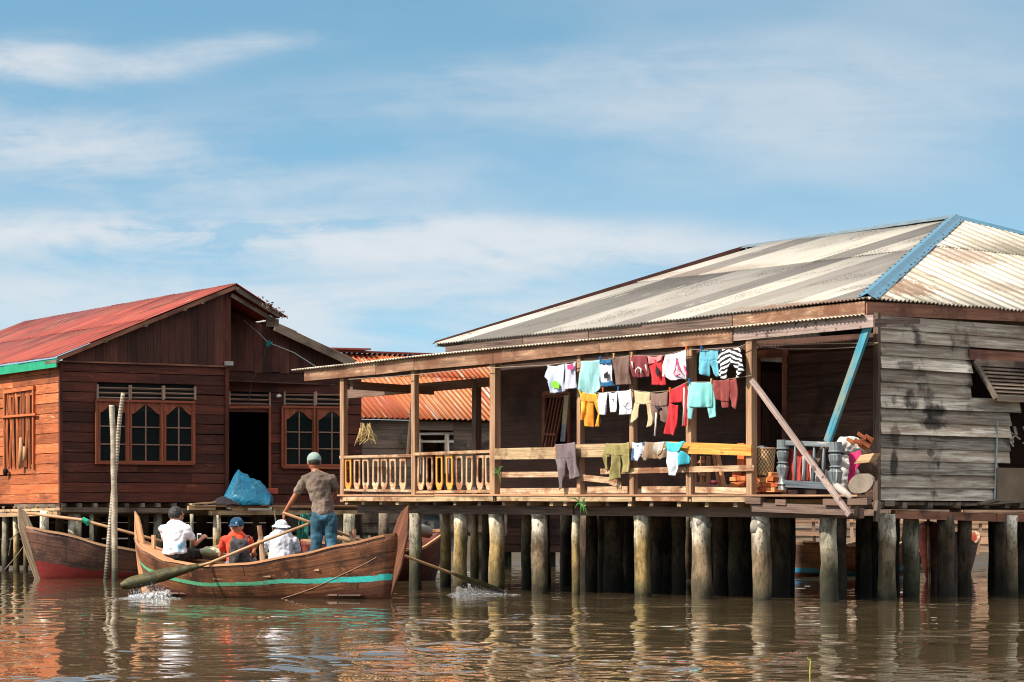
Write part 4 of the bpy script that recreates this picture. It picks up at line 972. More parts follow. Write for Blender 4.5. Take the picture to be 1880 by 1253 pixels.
# rake boards
m = MB(); m.beam(LF.at(434, 530, -.22), LF.at(515, 580, -.22), .03, .13); m.beam(LF.at(424, 542, -.1), LF.at(505, 590, -.05), .05, .09); m.beam(LF.at(505, 600, RC - .3), LF.at(650, 668, RC - .3), .03, .20)
m.obox(LF.at(500, 593, .1), LF.a, LF.b, ZUP, .16, .02, .09)
lb('rake_board', M['grey_board2'], m)
m = MB(); m.beam(LF.at(106, 659, -.25), LF.at(434, 527, -.25), .04, .09); lb('rake_board', M['fascia2'], m)
for px in (106, 195, 268, 340, 372, 436): 
    m = MB(); zc = rakeL(LF.s(px, -.3)) - .12; m.beam(LF.pt(LF.s(px, -.3), -.31, zc), LF.pt(LF.s(px, -.3), .4, zc), .07, .06); lb('purlin', M['grey_board2'], m)
# ragged flakes of rusted sheet along the broken rake
m = MB(); r = random.Random(77)
for i in range(34):
    k = r.random(); p = PX(lerp(455, 530, k) + r.uniform(-4, 6), lerp(536, 586, k) + r.uniform(-6, 5), LF.Y(480, -.3)); e = V((r.uniform(-1, 1), r.uniform(-.4, .4), r.uniform(-1, .4))).normalized() * r.uniform(.03, .09); g = V((r.uniform(-1, 1), .3, r.uniform(-1, 1))).normalized() * r.uniform(.02, .05)
    m.add([p, p + e, p + e + g, p + g * 1.4], [(0, 1, 2, 3)])
o = lb('rust_flakes', plain('flaked_rusty_iron', hx('6e5a50'), .8, .6, 20, col2=hx('4a2a22')), m); o['kind'] = 'stuff'
# eave: green board on the left
g0, g1 = LS.sz(101, 657, -.42), LS.sz(0, 676, -.42)
m = MB(); P0 = LS.pt(g0[0], -.42, g0[1]); P1 = LS.pt(g1[0] + 8, -.42, g0[1] - (g0[1] - g1[1]) * 0.2)
eob = LF.pt(sl0 + .05, -.28, zl0 - .02)
m.prism([eob - ZUP * .20, eob + LF.b * 13.8 - ZUP * .20, eob + LF.b * 13.8, eob], LF.a, .025)
lb('eave_board', plain('green_painted_board', hx('1f9a72'), .6, .3, 5, .2), m)
# door interior hint: bright louvre reflection is left out; small lamp and cable
m = MB(); c = [LF.at(447, 588, RC - .12), LF.at(475, 612, RC - .35), LF.at(492, 629, RC - .5), LF.at(540, 648, RC - .6), LF.at(582, 675, RC - .9)]
m.tube(c, .012, 5); o = m.build('overhead_cable', plain('grey_cable', hx('9aa0a0'), .6), loc=c[0]); tag(o, 'thin grey cable strung from the gable of the red roofed house to the porch roof', 'cable')
m = MB(); c = [LF.at(490, 632, RC - .5), LF.at(482, 665, RC - .4), LF.at(462, 700, RC - .3), LF.at(456, 740, RC - .25), LF.at(459, 750, RC - .22)]
m.tube(c, .009, 5); o = m.build('hanging_wire', plain('dark_wire', hx('4c4648'), .6), loc=c[0]); tag(o, 'thin wire drooping in front of the gable down to the doorway vent', 'wire')
m = MB(); r = random.Random(4)
for i in range(14):
    p = LF.at(494, 631, RC - .52); q = p + V((r.uniform(-.09, .09), r.uniform(-.03, .03), r.uniform(-.09, .09))); m.tube([p + V((r.uniform(-.05, .05), 0, r.uniform(-.04, .04))), q], .014, 5)
o = m.build('twine_knot', plain('teal_twine', hx('1f8a94'), .7), loc=LF.at(494, 633, RC - .52)); tag(o, 'tangle of teal twine knotted on the cable below the gable', 'knot')
m = MB(); m.tube([LF.at(516, 727, RC - .1), LF.at(512, 727, RC - .14), LF.at(508, 728, RC - .16)], [.02, .045, .03], 10); o = m.build('light_bulb', plain('white_bulb', hx('e8e4dc'), .3), loc=LF.at(512, 730, RC - .12), smooth=True); tag(o, 'small unlit white bulb beside the doorway vent', 'bulb')
m = MB(); m.obox(LF.at(420, 668, -.12), LF.a, LF.b, ZUP, .1, .05, .05); o = m.build('meter_box', plain('pale_box', hx('a8a2a0'), .6), loc=LF.at(420, 672, -.12)); bevel(o, .01); tag(o, 'small pale electric box on the corner post under the gable', 'electric box')

# ---- platform and stilts of the left house
m = MB(); m.beam(LF.pt(-.1, .1, zF - .18), LF.pt(sJ + .2, .1, zF - .18), .12, .11, jit=.004); m.beam(LS.pt(0, .1, zF - .18), LS.pt(11, .1, zF - .18), .12, .11)
m.beam(LF.pt(-.1, 2.5, zF - .22), LF.pt(sE_, 2.5, zF - .22), .12, .14); m.beam(LF.pt(-.1, 6, zF - .22), LF.pt(sE_, 6, zF - .22), .12, .14); m.beam(LF.at(112, 936, -.06), LF.at(418, 938, -.06), .06, .10, jit=.004)
lb('floor_beam', M['grey_board2'], m)
for px in range(118, 412, 29): m = MB(); m.beam(LF.at(px, 928, -.08), LF.pt(LF.s(px, -.08), 3.0, LF.z(px, 928, -.08)), .09, .09, jit=.006); lb('joist', M['grey_board2'], m)
m = MB()
for px in range(6, 108, 20): m.beam(LS.at(px, 932, -.1), LS.at(px, 932, .2), .06, .05); 
m.beam(LS.at(0, 938, -.12), LS.at(112, 935, -.12), .05, .06); m.beam(LS.at(0, 946, -.2), LS.at(108, 943, -.2), .08, .09)
lb('beam', M['rail_grey'], m)
# the landing in front of the door, from px 345 to 660
dl = -.9
def lzp(px, py, d=dl): return LF.at(px, py, d)
m = MB(); r = random.Random(8)
for k in range(10):
    d0 = dl + k * .24
    a = LF.s(355 - k * 1.5 if k < 5 else 345, d0); b = LF.s(668, d0); cuts = [a]
    while cuts[-1] < b - 2.4: cuts.append(cuts[-1] + r.uniform(.9, 2.1))
    cuts.append(b)
    for p, q in zip(cuts[:-1], cuts[1:]): z = LF.z(450, 929, dl) + r.uniform(-.02, .015); m.beam(LF.pt(p + .01, d0, z), LF.pt(q - .01, d0, z + r.uniform(-.02, .02)), .22, .03)
lb('landing', M['deck'], m)
m = MB(); m.beam(lzp(383, 942, dl - .03), lzp(668, 941, dl - .03), .08, .10, jit=.006); m.beam(lzp(350, 926, dl - .1), lzp(420, 921, dl + .2), .1, .03); 
m.beam(lzp(345, 933, dl - .04), lzp(395, 932, dl - .04), .08, .1, jit=.005); m.beam(lzp(425, 934, dl - .05), lzp(455, 934, dl - .05), .06, .09); m.beam(lzp(500, 935, dl - .05), lzp(520, 935, dl - .05), .06, .07)
lb('landing_beam', M['rail_grey'], m)
for px, w, d, mt in ((352, 7, dl + .1, M['pile_grey']), (398, 15, dl + .2, M['pile_tan']), (560, 12, dl + .1, M['pile_tan']), (470, 12, 1.0, M['pile_dark']), (520, 11, 0.4, M['pile_dark']), (620, 16, .3, M['pile_grey']), (641, 22, -1.5, M['pile_grey'])):
    pile(px, w, d, mt, ztop=LF.z(px, 944, dl), parent=lh, frame=LF)
for px, w, d, mt in ((10, 13, 4.6, M['pile_grey']), (30, 12, 3.0, M['pile_tan']), (47, 9, 2.2, M['pile_tan']),):
    pile(px, w, .3, mt, ztop=1.45, parent=lh, frame=LS)
for px, w, d, mt in ((82, 17, .3, M['pile']), (138, 25, .3, M['pile']), (168, 8, .1, M['pile_grey']), (200, 10, .8, M['pile_dark']), (262, 24, 1.2, M['pile_dark']), (290, 16, .3, M['pile_grey']), (240, 10, 2.6, M['pile_dark']), (180, 14, 3, M['pile_dark']), (330, 16, 2.5, M['pile_dark']), (370, 20, 3.5, M['pile_dark']), (430, 22, 3, M['pile_dark']), (110, 18, 3, M['pile_dark']), (300, 20, 5, M['pile_dark']), (500, 22, 4, M['pile_dark']), (580, 22, 4, M['pile_dark'])):
    pile(px, w, d, mt, ztop=1.42, parent=lh, frame=LF)
# dark plank skirt far under the house
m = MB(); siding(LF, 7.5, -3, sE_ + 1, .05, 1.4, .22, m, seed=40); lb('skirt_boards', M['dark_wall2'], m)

# ================================================================== ORANGE ROOFED SHED (between)
M['rust_roof'] = sheetmat('rusted_orange_iron', hx('9c4a28'), [hx('c26a38'), hx('b85c30'), hx('c87a48'), hx('b4562c')], streak=.25, rust=hx('a03c22'), rust_at=(.56, .66), rust_sc=(.9, .9), rough=.6, whit=(hx('d2c0ae'), .56, .66), valley=.9)
OF = Frame(PX(650, 790, 69.0).xy, (.88, .475)); 
osd = thing('rusty_roof_shed', 'grey plank shed with bright orange rusted corrugated roof seen through the porch', 'shed', OF.pt(3, 1.5, 0))
def ob(name, mat, mb, parent=None, **k): return mb.build(name, mat, parent or osd, **k)
sa, sb_ = OF.s(600), OF.s(960); za = OF.z(660, 768, -.35)
upo = (OF.b * 3.2 + ZUP * 1.86); Wo = upo.length; upo.normalize()
m = corrugated(MB(), OF.pt(OF.s(648, -.35), -.35, za), OF.a, upo, 7.4, lambda x: (0, Wo), lam=.15, amp=.024, sub=8, breaks=2.4)
o = ob('roof', M['rust_roof'], m, smooth=True); solidify(o, .008)
rt = OF.pt(OF.s(648, -.35), -.35, za) + upo * Wo
m = MB(); m.beam(rt + ZUP * .03, rt + OF.a * 7.2 + ZUP * .03, .22, .05); m.beam(rt + ZUP * .07 + OF.a * .0, rt + OF.a * 1.9 + ZUP * .10, .5, .04, jit=.01); ob('ridge_cap', plain('rusty_ridge_cap', hx('8c4434'), .7, .3), m)
m = MB(); siding(OF, 0, OF.s(664), OF.s(930), .9, OF.z(700, 772), .24, m, seed=51, tilt=.02, holes=[(OF.s(770), OF.s(832), OF.z(800, 812), OF.z(800, 798)), (OF.s(775), OF.s(815), 1.0, OF.z(800, 814))]); ob('wall', M['grey_board2'], m)
m = MB(); m.beam(OF.at(768, 797, -.05), OF.at(832, 797, -.05), .05, .06); m.beam(OF.at(770, 811, -.05), OF.at(832, 811, -.05), .05, .06); m.beam(OF.at(770, 870, -.05), OF.at(770, 797, -.05), .05, .06, up=OF.b); m.beam(OF.at(820, 870, -.05), OF.at(820, 797, -.05), .12, .06, up=OF.b); ob('door_frame', M['grey_board'], m)
m = MB(); m.beam(OF.pt(OF.s(664), 5.5, 2.4), OF.pt(OF.s(930), 5.5, 2.4), .05, 3.2); m.beam(OF.pt(OF.s(930), 0.05, 2.4), OF.pt(OF.s(930), 5.5, 2.4), .05, 3.2); m.beam(OF.pt(OF.s(664), 0, 2.2), OF.pt(OF.s(664), 5.5, 2.2), .05, 2.6); ob('back_wall', M['grey_board2'], m)
b2 = rt - ZUP * .02; q2 = b2 + OF.b * 2.9 - ZUP * 1.6; m = MB(); m.add([b2, b2 + OF.a * 7.2, q2 + OF.a * 7.2, q2], [(0, 1, 2, 3)], [(0, 3), (7, 3), (7, 0), (0, 0)]); o = ob('rear_roof', M['rust_roof'], m); solidify(o, .02)
m = MB(); m.beam(OF.at(655, 938, .1), OF.at(930, 940, .1), .1, .14); ob('floor_beam', M['grey_board2'], m)
m = MB(); siding(OF, .3, OF.s(690), OF.s(860), .42, 1.5, .2, m, seed=57, tilt=.02); ob('skirt_boards', wood('blue_grey_boards', hx('5c6870'), hx('8c98a0'), .2), m)
for px in (668, 720, 790, 880): pile(px, 14, .2, M['pile_grey'], ztop=1.2, parent=osd, frame=OF)
# leaning pale pole, straw bundle
m = MB(); m.tube([FR.at(748, 838, 1.2), FR.at(752, 790, 1.25), FR.at(760, 700, 1.3)], [.028, .028, .024], 8, .05)
tag(m.build('leaning_pole', plain('pale_bamboo', hx('c8b49c'), .6), loc=FR.at(748, 838, 1.2), smooth=True), 'pale bamboo pole leaning behind the second porch post', 'pole')
m = MB(); r = random.Random(15); c0 = PX(670, 776, 63)
for i in range(60):
    p = c0 + V((r.uniform(-.12, .14), r.uniform(-.1, .1), -r.uniform(0, .2))); m.tube([p, p + V((r.uniform(-.08, .1), 0, -r.uniform(.05, .25))), p + V((r.uniform(-.16, .2), 0, -r.uniform(.2, .36)))], [.012, .01, .004], 4)
tag(m.build('straw_bundle', plain('dry_straw', hx('c9ad78'), .9), loc=c0), 'ragged bundle of dry straw hanging under the eave of the orange roofed shed', 'straw bundle')

# ================================================================== far jetty and sheds seen between the piles
JF = Frame(PX(1440, 1000, 66).xy, (1, .06))
M['jet'] = wood('bleached_jetty_boards', hx('6c5444'), hx('b09078'), .5)
jt = thing('plank_jetty', 'rickety bleached plank jetty behind the stilts on the right', 'jetty', JF.pt(3, 0, 0))
m = MB(); r = random.Random(61)
for k in range(5):
    for i in range(12):
        s = -1.4 + i * 1.1; z = 1.18 + r.uniform(-.05, .05) - k * .0; m.beam(JF.pt(s, k * .3, z), JF.pt(s + 1.1, k * .3, z + r.uniform(-.06, .06)), .25, .04)
m.build('deck', M['jet'], jt)
m = MB()
for i in range(24):
    s = -1.3 + i * .5 + r.uniform(-.1, .1); m.beam(JF.pt(s, -.05, r.uniform(-.4, .6)), JF.pt(s + r.uniform(-.15, .15), -.05, 1.15 + r.uniform(0, .4)), .07, .06, up=JF.b)
for i in range(12):
    s = -1.3 + i * 1.0; z = r.uniform(.55, .95); m.beam(JF.pt(s, -.12, z), JF.pt(s + r.uniform(.6, 1.6), -.12, z + r.uniform(-.1, .1)), .05, .09)
m.build('trestle', M['jet'], jt)
BH = Frame(PX(1500, 1000, 74).xy, (1, .02))
for (s0, s1, zt, mt, lab) in ((-8.5, -1.2, 2.6, M['dark_wall2'], 'dark brown plank shed far behind the stilts'), (-.8, 3.6, 2.3, M['grey_board2'], 'grey plank shed far behind the jetty on the right'), (4.0, 9.5, 2.5, M['jet'], 'pale plank shed at the far right behind the stilts')):
    sh = thing('plank_shed', lab, 'shed', BH.pt((s0 + s1) / 2, 1.5, 0))
    m = MB(); siding(BH, 0, s0, s1, .35, zt, .22, m, seed=int(s0 * 7) + 90); siding(Frame(BH.pt(s0, 0, 0).xy, BH.b, BH.a), 0, 0, 3, .35, zt, .22, m, seed=4); m.beam(BH.pt(s1, 0, (zt + .35) / 2), BH.pt(s1, 3, (zt + .35) / 2), .04, zt - .35); m.beam(BH.pt(s0, 3, (zt + .35) / 2), BH.pt(s1, 3, (zt + .35) / 2), .04, zt - .35)
    m.build('wall', mt, sh)
    m = corrugated(MB(), BH.pt(s0 - .2, -.3, zt), BH.a, (BH.b + ZUP * .25).normalized(), s1 - s0 + .4, lambda x: (0, 3.8), lam=.12, amp=.02, sub=4); o = m.build('roof', M['roof_porch'], sh, smooth=True); solidify(o, .01)
    for i in range(int((s1 - s0) / 1.2) + 1): m = MB(); m.tube([BH.pt(s0 + .1 + i * 1.2, .2, -.5), BH.pt(s0 + .1 + i * 1.2, .2, .5)], .1, 8, .1); m.build('pile', M['pile_grey'], sh)
# ================================================================== BOATS
def smooth(pts, x):
    """piecewise smooth interpolation of (x, y) pairs"""
    if x <= pts[0][0]: return pts[0][1]
    for (a, ya), (b, yb) in zip(pts[:-1], pts[1:]):
        if x <= b:
            t = (x - a) / (b - a); t = t * t * (3 - 2 * t) * .5 + t * .5; return ya + (yb - ya) * t
    return pts[-1][1]
class Boat:
    def __init__(self, B, Sx, beam, sheer, keel, rake=(0.25, 0.3), full=.55):
        self.o = V(B); self.o.z = 0; q = V(Sx); q.z = 0; self.a = (q - self.o).normalized(); self.L = (q - self.o).length
        self.n = V((self.a.y, -self.a.x, 0))      # towards the viewer
        self.beam = beam; self.sheer = sheer; self.keel = keel; self.rake = rake; self.full = full
    def half(self, t): return self.beam / 2 * max(0.0, math.sin(math.pi * min(max(t, 0), 1))) ** self.full + .02
    def P(self, t, k, side, inset=0.0):
        """k 0 keel .. 1 gunwale"""
        zs, zk = smooth(self.sheer, t), smooth(self.keel, t)
        w = (self.half(t) - inset) * (0.22 + 0.78 * k ** .55) if k > 0 else 0.02
        z = zk + (zs - zk) * k
        x = t * self.L
        x += -(self.rake[0]) * (k - .5) * max(0, 1 - t * 5) + self.rake[1] * (k - .5) * max(0, 1 - (1 - t) * 5)
        return self.o + self.a * x + self.n * side * max(w, .012) + ZUP * z
    def pt(self, t, off, z): return self.o + self.a * t * self.L + self.n * off + ZUP * z
    def hull(self, mb, nt=40, nk=12, side_in=0.0):
        ks = [i / nk for i in range(nk + 1)]
        rows = []; uu = []
        for i in range(nt + 1):
            t = i / nt; rows.append([self.P(t, k, 1, side_in) for k in reversed(ks)] + [self.P(t, k, -1, side_in) for k in ks[1:]])
            uu.append([(t * self.L, k) for k in reversed(ks)] + [(t * self.L, -k) for k in ks[1:]])
        mb.grid(rows, uu)
        return mb
    def gunwale(self, mb, w=.06, h=.035, nt=40, dz=0.01, out=.012):
        for sd_ in (1, -1):
            rows = []
            for i in range(nt + 1):
                p = self.P(i / nt, 1, sd_) + self.n * sd_ * out + ZUP * dz; q = self.n * sd_ * w / 2; u = ZUP * h / 2
                rows.append([p + q + u, p + q - u, p - q - u, p - q + u])
            mb.grid(rows, [[(i * self.L / nt, j * .05) for j in range(4)] for i in range(nt + 1)], close=True)
        return mb

def hullmat(name, lo, hi, band=None, below=None, stem=None, seams=True):
    t = NT(name); uv = t.uv(); sep = t.t.nodes.new('ShaderNodeSeparateXYZ'); t.set(sep.inputs[0], uv)
    k = t.math('ABSOLUTE', sep.outputs[1]); u = sep.outputs[0]
    g = t.noise(t.mapping(uv, (1.2, 26, 1)), 1.0, 5, .62, .3); g2 = t.noise(t.mapping(t.wpos(), (2, 2, 2)), 1.0, 5, .65); g3 = t.noise(t.mapping(t.wpos(), (9, 9, 9)), 1.0, 4, .7)
    c = t.ramp(g, [(.32, lo), (.66, hi)]); c = t.mix(t.mr(g2, .42, .62, 0, .85), c, tuple(x * .42 for x in lo)); c = t.mix(t.mr(g3, .60, .72, 0, .6), c, tuple(min(1, x * 1.7) for x in hi))
    # plank seams
    if seams:
        wob = t.math('ADD', t.math('MULTIPLY', k, 4.0), t.math('MULTIPLY', t.math('SUBTRACT', g2, .5), .12))
        sm = t.math('ABSOLUTE', t.math('SUBTRACT', t.math('FRACT', wob), .5)); c = t.mix(t.mr(sm, .47, .49, 0, .85), c, (.012, .008, .006))
        su = t.math('ABSOLUTE', t.math('SUBTRACT', t.math('FRACT', t.math('ADD', t.math('MULTIPLY', u, .42), t.math('MULTIPLY', t.math('FLOOR', wob), .37))), .5)); c = t.mix(t.mr(su, .494, .497, 0, .8), c, (.012, .008, .006))
    if below:
        kk = t.math('ADD', k, t.math('MULTIPLY', t.math('SUBTRACT', g2, .5), .10)); c = t.mix(t.mr(kk, below[0] - .01, below[0] + .01, .85, 0), c, t.mix(g3, below[1], tuple(x * .5 for x in below[1])))
    if band:
        k0, k1, ca, cb, um = band
        kk = t.math('ADD', t.math('ADD', k, t.math('MULTIPLY', t.math('SUBTRACT', g3, .5), .05)), t.mr(u, um * .6, um, 0, .19 if um > 3 and k0 > .45 else 0))
        inb = t.math('MULTIPLY', t.math('GREATER_THAN', kk, k0), t.math('LESS_THAN', kk, k1)); wear = t.mr(g3, .55, .70, 1, .35)
        c = t.mix(t.math('MULTIPLY', inb, wear), c, t.mix(t.mr(u, um * .5, um * .85, 0, 1), ca, cb))
    t.P(Base__Color=c, Roughness=.6, Specular__IOR__Level=.4, Normal=t.bump(t.math('ADD', g, g3), .5, .008)); return t.m

# ---- the rowing boat
rb = Boat(PX(262, 1040, 42.8), PX(722, 1000, 41.1), 1.15, [(0, .88), (.06, .72), (.16, .56), (.32, .485), (.5, .52), (.7, .66), (.86, .82), (1, .97)], [(0, .14), (.08, .02), (.3, -.12), (.7, -.12), (.92, -.08), (1, -.02)], rake=(.22, .12))
boat = thing('rowing_boat', 'slender brown wooden rowing boat with green and turquoise stripe carrying four people', 'boat', rb.pt(.5, 0, 0))
wm = hullmat('rowboat_planks', hx('4a2c20'), hx('96603f'), band=(.51, .60, hx('5fae86'), hx('3ec2bc'), rb.L), below=(.26, hx('5a3024')))
o = rb.hull(MB()).build('hull', wm, boat, smooth=True); solidify(o, .028, 1)
M['gun'] = wood('bright_gunwale', hx('9a6544'), hx('cf9a70'), .15)
rb.gunwale(MB()).build('gunwale', M['gun'], boat)
# stem posts
def stem(b, t, top, wid, mat, par, lean, name='stem_post', foot=-.06, th=.05, tip=.06):
    base = b.P(t, 0, 1); m = MB(); s = -1 if t == 0 else 1
    z1 = smooth(b.sheer, t)
    prof = []
    for z, off in ((foot, -lean * .75), (z1 * .5, lean * .25), (z1, lean * .80), (z1 + (top - z1) * .5, lean * .86), (top, lean * .84)):
        prof.append((z, off))
    cx = b.o + b.a * (t * b.L)
    L_ = [cx + b.a * s * (off + wid * .35) + ZUP * z for z, off in prof]; R_ = [cx + b.a * s * (off + wid * .35 - wid * (1 - .55 * max(0, (z - z1) / max(top - z1, .01)))) + ZUP * (z - (.10 if i == len(prof) - 1 else 0)) for i, (z, off) in enumerate(prof)]
    m.prism([p - b.n * th / 2 for p in L_ + R_[::-1]], b.n, th); o = m.build(name, mat, par); bevel(o, .008); return o
stem(rb, 0, 1.34, .16, M['gun'], boat, .10)
stem(rb, 1, 1.42, .26, wood('dark_stern_post', hx('4c2e22'), hx('7c4e3a'), .1), boat, .20)
m = MB(); m.beam(rb.pt(.045, 0, .96), rb.pt(.045, 0, .70), .05, .05, up=rb.a); m.build('mooring_bitt', M['gun'], boat)
for t_, z in ((.2, .36), (.38, .30), (.56, .34), (.74, .44)): m = MB(); m.beam(rb.pt(t_, -rb.half(t_) * .9, z), rb.pt(t_, rb.half(t_) * .9, z), .22, .03, up=ZUP); m.build('thwart', M['deck'], boat)
m = MB()
for i in range(9):
    t0 = .1 + i * .09; 
    for off in (-.2, 0, .2): m.beam(rb.pt(t0, off, .06), rb.pt(t0 + .085, off, .06), .17, .02)
m.build('floor_boards', M['dark_beam'], boat)
for i in range(7):
    m = MB(); t_ = .14 + i * .12
    for sd_ in (1, -1): m.tube([rb.P(t_, k, sd_, .03) for k in (.05, .3, .6, .95)], .018, 6)
    m.build('rib', M['dark_beam'], boat)
m = MB(); m.prism([rb.P(t_, .985, sd_, .02) for t_, sd_ in ((.02, 1), (.10, 1), (.16, 1))] + [rb.P(t_, .985, -1, .02) for t_ in (.14, .08, .02)], ZUP, .02); m.build('fore_deck', M['gun'], boat)
# tholes: near side post, far side post, loose crutch
m = MB(); p0 = PX(483, 1028, rb.P(.5, 1, 1).y); m.tube([p0 - ZUP * .1, p0 + ZUP * .3 + V((-.03, 0, 0)), p0 + ZUP * .52 + V((-.06, 0, 0))], [.045, .04, .035], 8, .06); m.tube([p0 + V((-.03, .02, .36)), p0 + V((-.16, .03, .10))], .022, 7)
m.build('oar_post', M['rail'], boat, smooth=False)
yf = rb.P(.86, 1, -1).y
m = MB(); p1 = PX(648, 1012, yf); m.tube([p1, p1 + V((.0, 0, .18)), p1 + V((.02, 0, .34))], [.045, .05, .03], 7, .15, seed=4); m.tube([p1 + V((0, 0, .2)), p1 + V((-.05, 0, .30))], [.03, .02], 6); m.build('oar_post', M['rail'], boat)
# thin rope along the hull
m = MB(); m.tube([rb.P(.55 + .045 * i, lerp(.10, .70, (i / 9) ** 1.1), 1) + rb.n * .035 for i in range(10)], .003, 5); m.build('rope', plain('pale_cord', hx('c9a68c'), .8), boat)

# oars
def oar(name, grip, blade0, blade1, bw, mat, bmat, label, r=.024, face=None):
    m = MB(); g, b0, b1 = V(grip), V(blade0), V(blade1); m.tube([g, g.lerp(b0, .5) + V((0, 0, .01)), b0, b0.lerp(b1, .12)], [r * .9, r, r * .95, r * .8], 9, .04)
    root = m.build(name, mat, loc=g.lerp(b0, .5), smooth=True); tag(root, label, 'oar', 'oars of the rowing boat')
    d = (b1 - b0).normalized(); s = d.cross(face or V((0, 1, 0))).normalized(); nn = s.cross(d).normalized()
    m = MB(); n = 14; rows = []
    for i in range(n + 1):
        t = i / n; w = bw / 2 * min(1, .16 + 1.5 * t ** .9) * (1 - max(0, t - .9) * 5.5); p = b0.lerp(b1, t); th = .012 * (1 - .5 * t)
        rows.append([p + s * w, p + nn * th, p - s * w, p - nn * th])
    m.grid(rows, close=True); q = m.build('blade', bmat, root, smooth=True); return root
moss = plain('mossy_wet_blade', hx('5a5430'), .35, .5, 9, .3, .6, col2=hx('2e2a18'))
wood_oar = plain('worn_oar_shaft', hx('b48a64'), .55, .3, 5)
oar('oar', PX(566, 962, rb.P(.66, 1, 1).y - .02), PX(385, 1034, rb.P(.27, 1, 1).y - .25), PX(222, 1076, rb.P(.1, 1, 1).y - 1.0), .20, wood_oar, moss, 'oar with mossy green blade dipping at the left bow of the rowing boat')
oar('oar', PX(520, 942, 41.4), PX(822, 1050, 43.2), PX(925, 1090, 43.9), .16, wood_oar, moss, 'second oar passing behind the standing rower and splashing right of the stern', face=V((.2, 1, .6)))

# ---- moored boat behind on the left
mb_ = Boat(PX(62, 1040, 56.3), PX(420, 1040, 57.5), 1.6, [(0, 1.05), (.1, .95), (.35, .66), (.6, .50), (.8, .5), (1, .7)], [(0, -.1), (.2, -.2), (.8, -.2), (1, -.05)], rake=(.34, .2))
mboat = thing('moored_boat', 'dark timber boat with red painted bottom moored below the red roofed house', 'boat', mb_.pt(.5, 0, 0))
mm = hullmat('dark_boat_planks', hx('3c2c28'), hx('7a5244'), below=(.42, hx('8e2424')))
o = mb_.hull(MB()).build('hull', mm, mboat, smooth=True); solidify(o, .03, 1)
mb_.gunwale(MB(), w=.08, h=.05).build('gunwale', wood('tan_gunwale', hx('8a6248'), hx('b48c6c'), .1), mboat)
stem(mb_, 0, 1.5, .30, wood('pale_stem', hx('806a54'), hx('ac957c'), .1), mboat, .26, foot=-.2, th=.08)
m = MB(); 
for t_ in (.3, .55): m.beam(mb_.pt(t_, -.6, .45), mb_.pt(t_, .6, .45), .24, .03)
m.build('thwarts', M['deck'], mboat)
m = MB(); m.tube([PX(22, 939, 57.4), PX(150, 955, 57.2), PX(300, 995, 56.6)], [.03, .035, .03], 8, .05); 
pz = m.build('punt_pole', wood_oar, loc=PX(150, 955, 57), smooth=True); tag(pz, 'long wooden pole lying slanted across the moored boat with red bottom', 'pole')
m = MB(); m.tube([PX(151, 953, 57.1), PX(160, 958, 57.1), PX(162, 965, 57.1)], [.05, .06, .03], 8); q = m.build('wrapping', plain('green_tape', hx('1f9c7c'), .6), pz)
m = MB()
for a, b in (((44, 965), (20, 990)), ((20, 990), (16, 1020)), ((48, 997), (8, 1047))): m.tube([PX(*a, 56.5), PX((a[0] + b[0]) / 2, (a[1] + b[1]) / 2 + 2, 56.7), PX(*b, 57)], .012, 5)
tag(m.build('mooring_rope', M['rope'], loc=PX(30, 1000, 56.7)), 'slack rope tying the red bottomed boat to the far left stilts', 'rope')
# ---- dark red boat behind the porch piles
db = Boat(PX(560, 1030, 53.5), PX(806, 1030, 55.5), 1.5, [(0, .8), (.3, .55), (.7, .62), (1, 1.0)], [(0, -.1), (.3, -.2), (.8, -.2), (1, -.05)], rake=(.2, .3))
dbt = thing('wooden_boat', 'dark red timber boat half hidden behind the left piles of the porch', 'boat', db.pt(.5, 0, 0))
o = db.hull(MB()).build('hull', hullmat('maroon_hull', hx('4a1f18'), hx('7c3a2a')), dbt, smooth=True); solidify(o, .03, 1)
db.gunwale(MB(), w=.07, h=.05).build('gunwale', M['gun'], dbt)
m = MB(); m.tube([db.pt(.92, 0, .95), db.pt(.8, .05, 1.02), db.pt(.68, 0, .86)], [.12, .16, .05], 8, .3); m.build('cover', plain('grey_canvas', hx('8d8a84'), .8), dbt, smooth=True)
# two boats far behind the right piles
fb = Boat(PX(1455, 1030, 58), PX(1660, 1030, 62), 1.4, [(0, .75), (.5, .55), (1, .85)], [(0, -.1), (.5, -.2), (1, -.1)])
t_ = thing('wooden_boat', 'brown boat with bright blue stripe far behind the stilts at the right', 'boat', fb.pt(.5, 0, 0))
o = fb.hull(MB()).build('hull', hullmat('blue_band_hull', hx('5c4636'), hx('8a6a52'), band=(.24, .36, hx('2f8fc0'), hx('2f9fd0'), fb.L), below=(.3, hx('40201c'))), t_, smooth=True); solidify(o, .03, 1); fb.gunwale(MB()).build('gunwale', M['rail'], t_)
fb2 = Boat(PX(1706, 1035, 54.5), PX(1775, 1030, 62), 1.0, [(0, 1.15), (.15, .95), (.5, .7), (1, .95)], [(0, -.1), (.5, -.2), (1, -.1)], rake=(.3, .2))
t_ = thing('wooden_boat', 'red hulled boat with its bow towards us between the right hand piles', 'boat', fb2.pt(.5, 0, 0))
o = fb2.hull(MB()).build('hull', hullmat('red_hull', hx('7a2c20'), hx('b04a34')), t_, smooth=True); solidify(o, .03, 1); fb2.gunwale(MB()).build('gunwale', M['rail'], t_); stem(fb2, 0, 1.35, .2, M['rail'], t_, .2)

